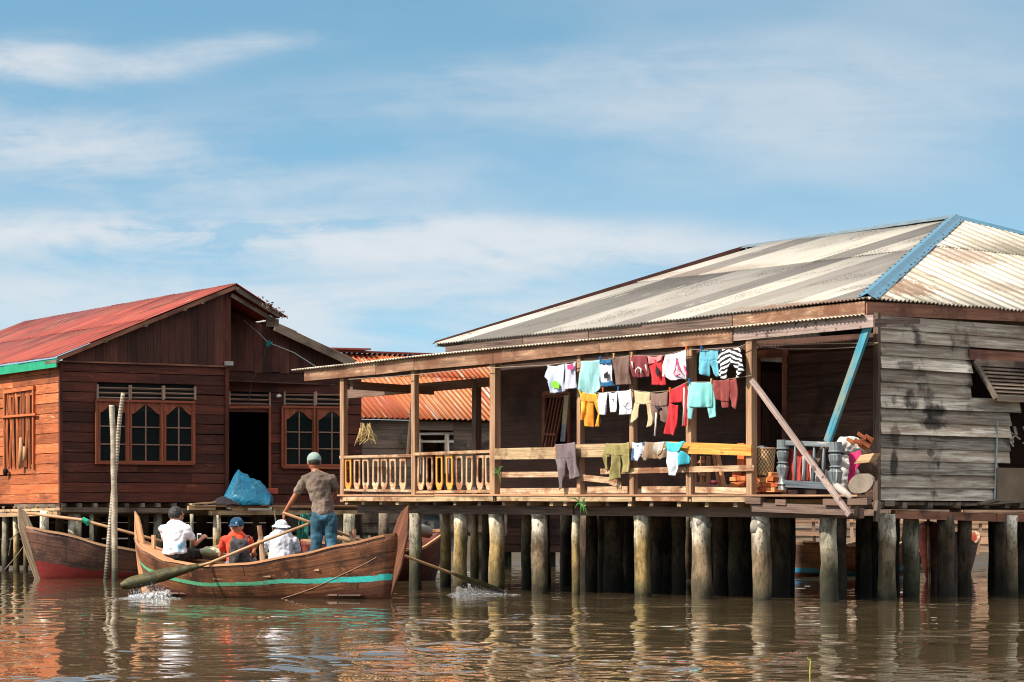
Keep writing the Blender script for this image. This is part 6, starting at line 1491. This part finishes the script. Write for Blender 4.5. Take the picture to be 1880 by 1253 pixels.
def trim(parent, nm, mat, L, R, d=-.17, seed=4, fold=.062):
    t = garment('tmp', None, None, mat, [(L, R)], d=d - .012, seed=seed, fold=fold); t.name = nm; me = t.data; off = t.location.copy(); po = WL[parent.name]
    me.transform(Matrix.Translation(off - po)); t.location = (0, 0, 0); t.parent = parent; WL[t.name] = po
    for k in ('label', 'category', 'group'):
        if k in t: del t[k]
    return t
trim(g, 'waistband', bl, [(1102, 659), (1102, 669)], [(1123, 660), (1124, 669)]); trim(g, 'hem', bl, [(1100, 701), (1099, 711)], [(1124, 699), (1126, 709)]); print_area(g, 'print', dkp, [(1108, 688), (1115, 682), (1117, 693), (1110, 696)])
garment('towel', 'plain brown cloth on the upper line beside the maroon shorts', 'towel', Cc('brown_towel', hx('7e6258'), hx('705448'), 2), [([(1126, 655), (1125, 680), (1126, 708)], [(1157, 652), (1157, 680), (1158, 707)])], group=GT, seed=5)
g = garment('shorts', 'maroon shorts with white ring print on the upper line', 'shorts', Cc('maroon_cotton', hx('8c3a42')), [([(1160, 652), (1161, 675), (1165, 694)], [(1187, 653), (1188, 675), (1190, 692)])], group=GT, seed=6)
wp = Cc('white_print', hx('e8dcd4')); print_on(g, 'print', wp, [(1168, 687), (1167, 680), (1172, 675), (1177, 678), (1177, 687)], w=.014); print_on(g, 'print', wp, [(1160, 664), (1162, 676)]); print_on(g, 'print', wp, [(1185, 670), (1188, 682)])
g = garment('shirt', 'bright red sleeveless top with pale pink yoke on the upper line', 'shirt', Cc('bright_red', hx('d8202c')), [([(1188, 655), (1192, 672), (1195, 690), (1194, 707)], [(1218, 653), (1217, 672), (1221, 690), (1220, 708)])], group=GT, seed=7)
trim(g, 'yoke', Cc('salmon_pink', hx('dc8488')), [(1188, 654), (1190, 670)], [(1217, 652), (1216, 662)], seed=7); print_area(g, 'print', dkp, [(1204, 670), (1210, 681), (1207, 693), (1203, 683)])
g = garment('sweater', 'white long sweater with pink outline print, right of the red top on the upper line', 'sweater', Cc('white_knit', hx('dcd2dc')), [([(1222, 652), (1222, 675), (1223, 694), (1230, 699)], [(1260, 642), (1261, 670), (1262, 688), (1262, 695)]), ([(1220, 655), (1217, 676), (1216, 692)], [(1227, 652), (1225, 680), (1222, 694)], .012)], group=GT, seed=8)
print_on(g, 'print', pink, [(1242, 657), (1241, 675), (1237, 686), (1240, 691), (1249, 687)], w=.009); print_on(g, 'print', pink, [(1242, 660), (1246, 678), (1252, 684)], w=.009); print_on(g, 'print', pink, [(1256, 672), (1260, 684), (1262, 690)], w=.012)
garment('shorts', 'light blue shorts on the upper line left of the striped shirt', 'shorts', Cc('sky_blue_cotton', hx('6cc0d4'), hx('5cb0c8'), 2), [([(1286, 643), (1284, 662)], [(1319, 642), (1318, 662)]), ([(1284, 661), (1283, 676), (1282, 684)], [(1303, 661), (1301, 676), (1299, 692)]), ([(1302, 661), (1308, 676), (1313, 692)], [(1318, 661), (1318, 676), (1322, 688)])], group=GT, seed=9, d=-.12)
st_m = NT('black_white_stripes'); uvs = st_m.uv(); sp = st_m.t.nodes.new('ShaderNodeSeparateXYZ'); st_m.set(sp.inputs[0], uvs)
sx0 = FR.s(1341, -.17); vv = st_m.math('ADD', sp.outputs[1], st_m.math('MULTIPLY', st_m.math('ABSOLUTE', st_m.math('SUBTRACT', sp.outputs[0], sx0)), .35)); vv = st_m.math('ADD', vv, st_m.math('MULTIPLY', st_m.math('SUBTRACT', st_m.noise(st_m.wpos(), 7, 2, .5), .5), .06))
st_m.P(Base__Color=st_m.mix(st_m.math('GREATER_THAN', st_m.math('FRACT', st_m.math('MULTIPLY', vv, 14.5)), .5), hx('1c1c22'), hx('e4e4e8')), Roughness=.9)
garment('shirt', 'black and white zigzag striped shirt, rightmost on the upper line', 'shirt', st_m.m, [([(1326, 641), (1323, 655), (1320, 668)], [(1356, 638), (1362, 655), (1364, 668)]), ([(1320, 667), (1317, 680), (1317, 690)], [(1338, 667), (1333, 684), (1330, 699)], .0), ([(1346, 667), (1351, 680), (1349, 694)], [(1364, 667), (1366, 680), (1360, 692)]), ([(1328, 641), (1318, 652), (1314, 664)], [(1332, 645), (1326, 664), (1322, 674)], .012)], group=GT, seed=10, d=-.19)
# lower line
garment('trousers', 'bright yellow and orange trousers, leftmost on the lower line', 'trousers', Cc('yellow_orange', hx('f4b400'), hx('e89000'), 5), [([(1062, 717), (1065, 735)], [(1098, 724), (1096, 738)]), ([(1064, 732), (1068, 755), (1067, 772)], [(1077, 734), (1076, 755), (1074, 772)]), ([(1076, 734), (1073, 760), (1076, 782)], [(1088, 734), (1086, 760), (1086, 785)], .01), ([(1088, 734), (1090, 760), (1088, 784)], [(1097, 736), (1099, 760), (1097, 783)])], group=GL, seed=11, fold=.06)
sm = Cc('bright_white_cotton', hx('e6e4ee'))
garment('shorts', 'narrow white cotton shorts beside the yellow trousers on the lower line', 'shorts', sm, [([(1099, 722), (1099, 740), (1101, 763)], [(1116, 720), (1116, 740), (1115, 761)])], group=GL, seed=12)
g = garment('vest', 'small white vest with dark marks, middle of three white pieces on the lower line', 'vest', sm, [([(1117, 720), (1118, 740), (1118, 757)], [(1133, 719), (1133, 740), (1134, 757)])], group=GL, seed=13); print_on(g, 'print', dkp, [(1123, 735), (1127, 733), (1126, 738)], w=.006)
g = garment('vest', 'white vest with fine dark print, rightmost of three white pieces on the lower line', 'vest', sm, [([(1134, 718), (1135, 740), (1135, 762)], [(1158, 715), (1158, 740), (1157, 761)])], group=GL, seed=14); print_on(g, 'print', dkp, [(1143, 742), (1147, 748), (1153, 739)], w=.005)
beige = Cc('beige_cotton', hx('cdb98e'), hx('b8a07a'), 3)
garment('trousers', 'beige trousers with pulled out pockets on the lower line', 'trousers', beige, [([(1164, 718), (1164, 742)], [(1193, 721), (1191, 742)]), ([(1163, 740), (1158, 765), (1158, 777)], [(1174, 742), (1172, 760), (1168, 772)]), ([(1186, 738), (1187, 765), (1186, 785)], [(1195, 735), (1198, 760), (1197, 781)])], group=GL, seed=15, fold=.06)
g = garment('shirt', 'grey brown shirt with dangling cord, left of the red trousers', 'shirt', Cc('taupe_brown', hx('8c6e62')), [([(1195, 722), (1194, 745)], [(1226, 719), (1225, 745)]), ([(1194, 744), (1193, 765), (1198, 779)], [(1208, 744), (1206, 765), (1203, 775)]), ([(1208, 744), (1206, 756), (1208, 763)], [(1225, 744), (1226, 765), (1222, 778)], .01)], group=GL, seed=16, fold=.06); print_on(g, 'cord', wp, [(1205, 758), (1204, 780), (1202, 801)], w=.014); print_on(g, 'print', dkp, [(1203, 746), (1209, 752), (1214, 750)], w=.02)
g = garment('trousers', 'long bright red tracksuit trousers with white stripe on the lower line', 'trousers', Cc('red_track', hx('d4202e'), hx('c01a28'), 2), [([(1229, 716), (1228, 740)], [(1258, 703), (1262, 735)]), ([(1228, 738), (1225, 770), (1222, 797)], [(1243, 745), (1241, 775), (1238, 800)]), ([(1252, 735), (1253, 760), (1251, 783)], [(1262, 733), (1262, 760), (1263, 781)])], group=GL, seed=17, fold=.05); print_on(g, 'stripe', wp, [(1256, 712), (1256, 745), (1254, 780)], w=.012)
garment('cardigan', 'light aqua cardigan spread on the lower line in front of the sixth porch post', 'cardigan', Cc('light_aqua_knit', hx('8cd6d2'), hx('78c6c6'), 2), [([(1266, 702), (1266, 725), (1270, 748)], [(1307, 702), (1307, 725), (1303, 748)]), ([(1265, 705), (1262, 740), (1260, 766)], [(1273, 704), (1276, 745), (1272, 771)], .012), ([(1299, 704), (1296, 745), (1300, 768)], [(1308, 703), (1310, 740), (1311, 765)], .012)], group=GL, seed=18, fold=.05)
garment('shirt', 'rust red shirt, rightmost on the lower line under the striped shirt', 'shirt', Cc('rust_red_cotton', hx('a04a44'), hx('8c3c3a'), 3), [([(1310, 698), (1312, 715), (1315, 735)], [(1340, 695), (1342, 715), (1335, 738)]), ([(1318, 730), (1321, 742), (1325, 750)], [(1334, 730), (1334, 742), (1333, 749)], .01), ([(1334, 697), (1338, 720), (1343, 745)], [(1350, 694), (1352, 722), (1350, 753)], .01)], group=GL, seed=19, fold=.06)
# rail
garment('trousers', 'grey purple trousers hanging from the rail, leftmost of the railing laundry', 'trousers', Cc('grey_purple', hx('847478'), hx('746468'), 3), [([(1020, 816), (1021, 842)], [(1057, 812), (1059, 842)]), ([(1020, 840), (1022, 870), (1026, 900)], [(1039, 842), (1036, 870), (1031, 896)]), ([(1039, 842), (1043, 865), (1045, 880)], [(1059, 840), (1061, 862), (1062, 876)])], d=-.16, group=GR, seed=21, fold=.05)
garment('trousers', 'olive khaki trousers and sleeves hanging over the rail', 'trousers', Cc('olive_khaki', hx('a89a5e'), hx('968a50'), 3), [([(1114, 814), (1113, 834)], [(1155, 812), (1154, 836)]), ([(1113, 818), (1105, 835), (1108, 862)], [(1120, 820), (1116, 845), (1114, 860)], .01), ([(1125, 832), (1124, 855), (1120, 883)], [(1137, 832), (1136, 855), (1133, 878)]), ([(1138, 832), (1140, 855), (1141, 870)], [(1154, 834), (1157, 855), (1150, 866)])], d=-.17, group=GR, seed=22, fold=.06)
garment('jacket', 'crumpled blue and white jacket folded over the rail', 'jacket', Cc('blue_white_patch', hx('c8ccd8'), hx('3c5c84'), 7), [([(1160, 812), (1160, 830), (1158, 845)], [(1184, 811), (1182, 830), (1174, 848)])], d=-.16, group=GR, seed=23, fold=.08)
garment('shorts', 'brown and grey shorts folded over the rail beside the blue jacket', 'shorts', Cc('brown_khaki', hx('9a7e62'), hx('b8b0a8'), 5), [([(1185, 812), (1187, 830), (1192, 843)], [(1221, 811), (1218, 830), (1205, 842)]), ([(1205, 828), (1210, 838), (1214, 844)], [(1222, 822), (1224, 832), (1222, 840)], .015), ([(1183, 828), (1180, 838), (1182, 846)], [(1190, 830), (1192, 838), (1192, 845)], .01)], d=-.165, group=GR, seed=24, fold=.07)
g = garment('shirt', 'bright cyan shirt hanging over the orange rail plank', 'shirt', Cc('bright_cyan', hx('3cc6d8'), hx('2cb4cc'), 2), [([(1222, 811), (1226, 829)], [(1257, 810), (1251, 829)]), ([(1243, 826), (1243, 845), (1243, 856)], [(1254, 828), (1262, 840), (1262, 850)], .02)], d=-.19, group=GR, seed=25)
garment('towel', 'white cloth tail hanging out of the cyan shirt on the rail', 'towel', Cc('white_towel', hx('e4e8ee')), [([(1225, 828), (1228, 850), (1232, 873)], [(1248, 827), (1243, 850), (1240, 874)])], d=-.195, group=GR, seed=26)
# lines
def line(pts, lab, d=-.15, r=.007, mat=None):
    m = MB(); P = [FR.at(x, y, d) for x, y in pts]; m.tube(P, r, 5); o = m.build('clothesline', mat or M['rope'], loc=P[0]); tag(o, lab, 'clothesline', 'clotheslines along the porch'); return o
line([(640, 697), (720, 692), (900, 676), (1000, 671), (1060, 664), (1110, 661), (1160, 653), (1220, 653), (1262, 642), (1290, 642), (1356, 638), (1380, 628)], 'upper clothesline strung under the porch roof')
line([(1062, 716), (1100, 722), (1160, 717), (1195, 721), (1228, 718), (1262, 702), (1308, 702), (1352, 694), (1380, 690)], 'lower clothesline strung between the porch posts')
line([(1381, 632), (1450, 633), (1530, 631), (1612, 630)], 'upper of the two bare lines right of the laundry', d=.1); line([(1381, 634), (1440, 641), (1520, 641), (1580, 637), (1612, 631)], 'slack lower one of the two bare lines right of the laundry', d=.15)
pegm = [plain('blue_peg', hx('2a6cb0'), .4), plain('tan_peg', hx('d0a878'), .6), plain('orange_peg', hx('e07030'), .5)]
for i, (x, y) in enumerate(((1102, 660), (1127, 654), (1107, 716), (1135, 715), (1160, 652), (1230, 717), (1266, 701), (1306, 701), (1260, 641), (1288, 641))):
    m = MB(); p = FR.at(x, y, -.19); m.beam(p - ZUP * .03, p + ZUP * .045 + V((.008, 0, 0)), .012, .018, up=FR.b); m.beam(p - ZUP * .03, p + ZUP * .045 - V((.010, 0, 0)), .010, .018, up=FR.b); o = m.build('clothes_peg', pegm[i % 3], loc=p - ZUP * .04); tag(o, 'small clothes peg gripping laundry on the line', 'peg', 'clothes pegs on the lines')

# ---- clutter on the porch, right end
def D(px, py, d=.5): return FR.at(px, py, d)
dz = deckz(FR.s(1500))
# old bedstead with turned posts
bs = thing('bedstead', 'old blue grey headboard with turned posts and spindles on the right porch end', 'bedstead', FR.pt(FR.s(1487, .25), .25, dz))
bm = wood('flaking_blue_grey_paint', hx('50575b'), hx('7c8488'), .15, patch=(hx('c4c0ba'), .58, .66))
def turned(px, ytop, ybot, d, r):
    s = FR.s(px, d); z0 = FR.z(px, ybot, d); z1 = FR.z(px, ytop, d); pr_ = [(0, .8), (.10, .8), (.12, 1.15), (.15, .8), (.22, .7), (.34, 1.0), (.45, 1.2), (.52, .8), (.54, 1.1), (.57, .75), (.66, 1.05), (.76, 1.15), (.80, .7), (.82, 1.2), (.85, 1.1), (1.0, 1.1)]
    m = MB(); m.tube([FR.pt(s, d, z0 + (z1 - z0) * t) for t, _ in pr_], [r * q for _, q in pr_], 14); return m
turned(1437, 808, 900, .15, .078).build('bed_post', bm, bs); turned(1534, 812, 912, .10, .088).build('bed_post', bm, bs)
m = MB(); m.beam(D(1440, 813, .15), D(1532, 817, .12), .05, .07); m.build('top_rail', bm, bs)
m = MB(); m.beam(D(1440, 888, .15), D(1532, 893, .12), .05, .10); m.build('bottom_rail', wood('dark_blue_rail', hx('3c424a'), hx('5c646c'), .1), bs)
for px, lean in ((1460, 0), (1478, 0), (1494, 1), (1511, 2)): m = MB(); m.tube([D(px, 886, .14), D(px + lean * .5, 850, .14), D(px + lean, 818, .14)], [.02, .028, .014], 8); m.build('spindle', bm, bs, smooth=True)
garment('blanket', 'red blanket with white stripes draped behind the old headboard', 'blanket', Cc('red_blanket', hx('b83c34'), hx('a03028'), 2), [([(1447, 823), (1446, 850), (1446, 884)], [(1491, 827), (1488, 855), (1484, 884)])], d=.28, seed=31, fold=.05)
g = [o for o in COL.objects if o.name.startswith('blanket')][0]; print_on(g, 'stripe', wp, [(1475, 838), (1475, 860), (1473, 882)], d=.25, w=.012); print_on(g, 'stripe', wp, [(1489, 842), (1488, 862), (1490, 884)], d=.25, w=.014)
lump('sack', 'off white sack slumped behind the right post of the headboard', 'sack', 1549, 868, FR.Y(1549, .5), .17, .15, .26, Cc('white_sack', hx('d6d2d0'), hx('bcb4b0'), 3), .07)
lump('sack', 'low grey sack lying under the spindles of the headboard', 'sack', 1508, 880, FR.Y(1508, .5), .22, .14, .14, Cc('grey_sack', hx('b4b4ba'), hx('94949c'), 3), .07)
lump('sack', 'pale bluish plastic sack on top of the heap by the house corner', 'sack', 1557, 818, FR.Y(1557, .7), .20, .16, .12, Cc('pale_blue_plastic', hx('bcc8c4'), hx('d6d2c8'), 4), .07)
lump('sack', 'brown sack standing behind the heap beside the house corner', 'sack', 1588, 850, FR.Y(1588, 1.2), .16, .16, .36, Cc('brown_sack', hx('5c4638')), .06)
g = garment('cloth', 'vivid pink cloth hanging over the heap by the house corner', 'cloth', Cc('vivid_pink', hx('d81c6c'), hx('b81458'), 4), [([(1558, 832), (1557, 850), (1559, 890)], [(1580, 827), (1584, 845), (1566, 888)])], d=.35, seed=33, fold=.09)
m = MB(); c0 = D(1580, 812, .5)
for i in range(9): m.obox(c0 + V((random.uniform(-.16, .16), random.uniform(-.1, .1), random.uniform(-.07, .09))), V((.8, .1, -.5)).normalized(), V((.1, 1, 0)).normalized(), V((.5, 0, .8)).normalized(), .07, .05, .025, .01)
tag(m.build('wood_scraps', wood('rusty_scraps', hx('7c3c28'), hx('b06a44'), .4), loc=c0 - ZUP * .1), 'jumble of reddish wood scraps on top of the heap by the house corner', 'wood scraps')
m = MB(); m.prism([D(1568, 852, .2), D(1595, 849, .3), D(1605, 832, .35), D(1580, 836, .25)], FR.b, .14); o = m.build('crate', wood('tan_crate', hx('a07c5c'), hx('c8a47e'), .1), loc=D(1585, 852, .2)); tag(o, 'tilted tan wooden box on the heap by the house corner', 'box')
m = MB(); n = 16; m.prism([D(1580 + 27 * math.cos(2 * math.pi * i / n) * (1 if abs(math.cos(2 * math.pi * i / n)) < .7 else .85), 888 + 18 * math.sin(2 * math.pi * i / n) - 4 * math.cos(2 * math.pi * i / n), .1) for i in range(n)], FR.b, .05)
tag(m.build('slab', plain('grey_slab', hx('84786c'), .8, .35, 5), loc=D(1580, 905, .1)), 'rounded grey slab leaning at the foot of the heap by the house corner', 'slab')
m = MB(); m.tube([D(1536, 893, .0), D(1548, 902, -.03), D(1564, 915, -.08)], [.055, .06, .04], 8, .15); tag(m.build('driftwood', plain('pale_driftwood', hx('a8a098'), .8), loc=D(1564, 915, -.08), smooth=True), 'pale crooked piece of driftwood at the foot of the headboard', 'driftwood')
# woven basket
m = MB(); bz = FR.z(1403, 873, .25); bt = FR.z(1403, 824, .25); bs_ = FR.s(1403, .25); rows = []; uu = []
bw_ = .155
for j in range(15):
    t = j / 14; r = bw_ * (.80 + .24 * t ** .7); rows.append([FR.pt(bs_, .25, bz + (bt - bz) * t) + V((math.cos(a) * r * (1 + .012 * math.cos(a * 24 + math.pi * j)), math.sin(a) * r * (1 + .012 * math.cos(a * 24 + math.pi * j)), 0)) for a in [2 * math.pi * k / 72 for k in range(72)]]); uu.append([(k * .02, t) for k in range(72)])
m.grid(rows, uu, close=True)
t = NT('woven_rattan'); uv = t.uv(); ck = t.n('ShaderNodeTexChecker', 1, Vector=t.mapping(uv, (26, 11, 1)), Scale=1.0); t.P(Base__Color=t.mix(ck, hx('c0a074'), hx('6e5236')), Roughness=.8, Normal=t.bump(ck, .5, .01))
bk = m.build('woven_basket', t.m, loc=FR.pt(bs_, .25, bz)); solidify(bk, .012); tag(bk, 'round woven rattan basket standing on the orange bricks', 'basket')
m = MB(); m.tube([FR.pt(bs_, .25, bt) + V((math.cos(a) * bw_ * 1.05, math.sin(a) * bw_ * 1.05, 0)) for a in [2 * math.pi * k / 36 for k in range(37)]], .014, 6); m.build('rim', wood_oar, bk)
lump('cloth', 'crumpled blue cloth lying in the woven basket', 'cloth', 1401, 824, FR.Y(1401, .25), .10, .09, .04, Cc('teal_blue', hx('2a6c98'), hx('cfd8dc'), 6), .04)
# bricks and billets
bricks = [plain('orange_brick_%d' % i, hx(h), .85, .35, 9, .4) for i, h in enumerate(('c06a38', 'b4562c', 'd8915c'))]
spots = [(1352, 899), (1364, 900), (1376, 899), (1394, 900), (1408, 900), (1422, 900), (1357, 890), (1370, 889), (1398, 891), (1412, 890), (1424, 890), (1355, 880), (1369, 879), (1394, 881), (1409, 881), (1423, 880), (1360, 871), (1421, 872), (1366, 862)]
for i, (px, py) in enumerate(spots):
    d = .30; p = FR.at(px, py, d); yaw = random.uniform(-.3, .3); R = Matrix.Rotation(yaw, 3, 'Z'); m = MB(); m.obox(p, R @ FR.a, R @ FR.b, ZUP, .095, .10, .036, .006); o = m.build('brick', bricks[i % 3], loc=p - ZUP * .036); bevel(o, .006); tag(o, 'orange brick in the heap at the porch post beside the basket', 'brick', 'orange bricks heaped on the porch')
m = MB(); m.obox(FR.at(1364, 835, .2), FR.a, FR.b, ZUP, .07, .05, .17); o = m.build('post_stub', plain('orange_wood_block', hx('d06a34'), .8, .3), loc=FR.at(1364, 852, .2)); tag(o, 'short upright orange block behind the bright orange rail plank', 'block')
# trestle behind the rail
m = MB()
for a, b in (((1289, 838), (1289, 890)), ((1300, 838), (1300, 890)), ((1312, 836), (1322, 895)), ((1318, 836), (1330, 895)), ((1280, 888), (1306, 888)), ((1282, 848), (1296, 848)), ((1284, 870), (1296, 872))): m.beam(FR.at(*a, .45), FR.at(*b, .45), .045, .05, up=FR.b, jit=.004)
tag(m.build('trestle', wood('tan_trestle', hx('8a6044'), hx('c0926c'), .3), loc=FR.at(1305, 900, .45)), 'rough wooden trestle standing behind the rail under the cardigan', 'trestle')
lump('cloth', 'small maroon rag lying on the trestle foot behind the rail', 'cloth', 1310, 886, FR.Y(1310, .3), .06, .05, .03, Cc('maroon_rag', hx('8a3048')), .03)
# slatted frame leaning at the left window, patterned board
sf = thing('slatted_frame', 'brown slatted frame leaning against the porch wall left of the laundry', 'slatted frame', FR.at(1005, 840, DW - .3))
m = MB()
for i in range(5): m.beam(FR.at(992 + i * 5.5, 842, DW - .5), FR.at(1012 + i * 6, 730, DW - .2), .03, .03, up=FR.b)
m.beam(FR.at(996, 798, DW - .42), FR.at(1022, 798, DW - .42), .05, .04); m.beam(FR.at(1002, 728, DW - .2), FR.at(1040, 728, DW - .2), .05, .04); m.build('slats', wood('reddish_slats', hx('4c2c24'), hx('7c4e3c'), .2), sf)
bd = NT('striped_board_paint'); uvb = bd.uv(); wv2 = bd.n('ShaderNodeTexWave', 1, Vector=bd.mapping(bd.wpos(), (1, 0, 1), rot=(0, .8, 0)), Scale=7.0, Distortion=0.4); zsp = bd.t.nodes.new('ShaderNodeSeparateXYZ'); bd.set(zsp.inputs[0], bd.wpos()); bd.P(Base__Color=bd.mix(bd.math('GREATER_THAN', zsp.outputs[2], FR.z(1035, 780, DW - .25)), hx('8a949c'), bd.mix(bd.math('GREATER_THAN', wv2, .5), hx('c4a06c'), hx('9cae9c'))), Roughness=.7)
m = MB(); m.beam(FR.at(1033, 811, DW - .3), FR.at(1041, 726, DW - .25), .11, .02, up=FR.b); tag(m.build('painted_board', bd.m, loc=FR.at(1033, 812, DW - .3)), 'narrow board with faded diagonal stripes leaning at the porch wall', 'board')
# weeds
def weeds(px, py, d, n, lab, seed, L=.3):
    r = random.Random(seed); m = MB(); p = FR.at(px, py, d)
    for i in range(n):
        a = r.uniform(-1.2, 1.2); q = V((math.sin(a), r.uniform(-.3, .1), math.cos(a) * r.choice((1, .4, -.9)))).normalized(); l = L * r.uniform(.6, 1.1); w = V((q.z, 0, -q.x)) * .010; mid = p + q * l * .5 + ZUP * .03; m.add([p - w, p + w, mid + w * 1.2, mid - w * 1.2, p + q * l - ZUP * .03], [(0, 1, 2, 3), (3, 2, 4)])
    o = m.build('weed_tuft', plain('grass_green', hx('4c8a3c'), .6), loc=p); tag(o, lab, 'plant')
weeds(1067, 925, -.12, 9, 'green grass tuft growing from the porch beam beside a thin pile', 3, .21); weeds(914, 868, -.12, 6, 'small green sprig growing beside the third porch post', 5, .16)

# ---- blue tarpaulin over a heap, green nets
def heap(px_pts, Y, depth, name, label, cat, mat, fold=.05, seed=1, frame=None):
    """cloth thrown over a heap: outline of its crest from left foot over the top to the right foot"""
    m = MB(); n = 30; rows = []
    zb = min(PX(x, y, Y).z for x, y in px_pts)
    for j in range(13):
        t = -1 + 2 * j / 12; k = (1 - abs(t) ** 1.6); row = []
        for i in range(n + 1):
            u = i / n * (len(px_pts) - 1); a = min(int(u), len(px_pts) - 2); f = u - a; x = lerp(px_pts[a][0], px_pts[a + 1][0], f); y = lerp(px_pts[a][1], px_pts[a + 1][1], f); p = PX(x, y, Y)
            z = zb + (p.z - zb) * k; nn = mnoise.noise(V((p.x * 3.4, t * 2 + seed, z * 2))) + .6 * abs(mnoise.noise(V((p.x * 8, t * 5 + seed, z * 6))))
            row.append(V((p.x + .03 * nn, Y + t * depth + .08 * nn, z + fold * nn * (0.2 + k))))
        rows.append(row)
    m.grid(rows); o = m.build(name, mat, loc=PX(px_pts[0][0], px_pts[0][1], Y), smooth=True); solidify(o, .012); tag(o, label, cat); return o
tm = NT('blue_tarpaulin'); wt = tm.wpos(); nt_ = tm.noise(wt, 3.0, 4, .6); zs_ = tm.t.nodes.new('ShaderNodeSeparateXYZ'); tm.set(zs_.inputs[0], wt)
tc_ = tm.mix(tm.mr(tm.noise(wt, 7, 4, .7), .60, .70, 0, .6), tm.ramp(nt_, [(.3, hx('08445e')), (.7, hx('0f6484'))]), hx('7fb09a')); tc_ = tm.mix(tm.mr(tm.noise(wt, 7, 4, .7), .3, .5, .0, 0), tc_, hx('1080a0')); tm.P(Base__Color=tc_, Roughness=.6, Specular__IOR__Level=.25, Normal=tm.bump(tm.noise(wt, 12, 4, .6), .8, .04))
YT = LF.Y(450, -.7)
heap([(405, 924), (417, 900), (430, 876), (438, 863), (454, 872), (474, 886), (492, 904), (498, 912), (492, 928)], YT, .45, 'tarpaulin', 'blue plastic tarpaulin draped over a heap in front of the dark doorway', 'tarpaulin', tm.m, .10)
heap([(388, 928), (398, 918), (410, 915), (425, 920), (440, 928)], YT - .4, .2, 'dark_bundle', 'dark net bundle beside the blue tarpaulin on the landing', 'bundle', plain('dark_netting', hx('28242a'), .9, .4, 20), .1, 4)
netm = cloth('green_net', hx('2a7a6a'), hx('1c5c54'), 6, wr=30)
def hang(name, label, cat, mat, L, R, Y, fold=.07, seed=1):
    m = MB(); rows = patch_rows(L, R, 16, 20); out = [[PX(x, y, Y) + V((0, fold * 2 * mnoise.noise(V((x * .22, y * .03, seed))), 0)) for x, y in row] for row in rows]; m.grid(out); o = m.build(name, mat, loc=out[-1][0], smooth=True); solidify(o, .02); tag(o, label, cat); return o
hang('fishing_net', 'green fishing net hanging from the landing behind the standing rower', 'net', netm, [(552, 944), (546, 975), (544, 1000), (552, 1007)], [(568, 943), (567, 970), (566, 990), (556, 1006)], LF.Y(556, dl - .1) - .1)
g2 = plain('red_crate_paint', hx('a84c3c'), .7); m = MB(); m.obox(LF.at(498, 902, RC - .3), LF.a, LF.b, ZUP, .14, .1, .07); o = m.build('crate', g2, loc=LF.at(498, 908, RC - .3)); bevel(o, .01); tag(o, 'small reddish box beside the blue tarpaulin', 'box')
m = MB(); m.tube([PX(504, 938, 53), PX(508, 975, 53), PX(503, 985, 53), PX(500, 965, 53)], .012, 5); tag(m.build('rope_loop', M['rope'], loc=PX(504, 985, 53)), 'pale rope loop dangling from the landing above the seated people', 'rope')
# planks leaning out behind the stern, pole
m = MB(); m.tube([PX(620, 986, 42.9), PX(680, 1008, 43.2)], [.03, .028], 8, .08); tag(m.build('spare_pole', wood_oar, loc=PX(650, 1000, 43), smooth=True), 'short spare pole lying on the far gunwale behind the stern post', 'pole')
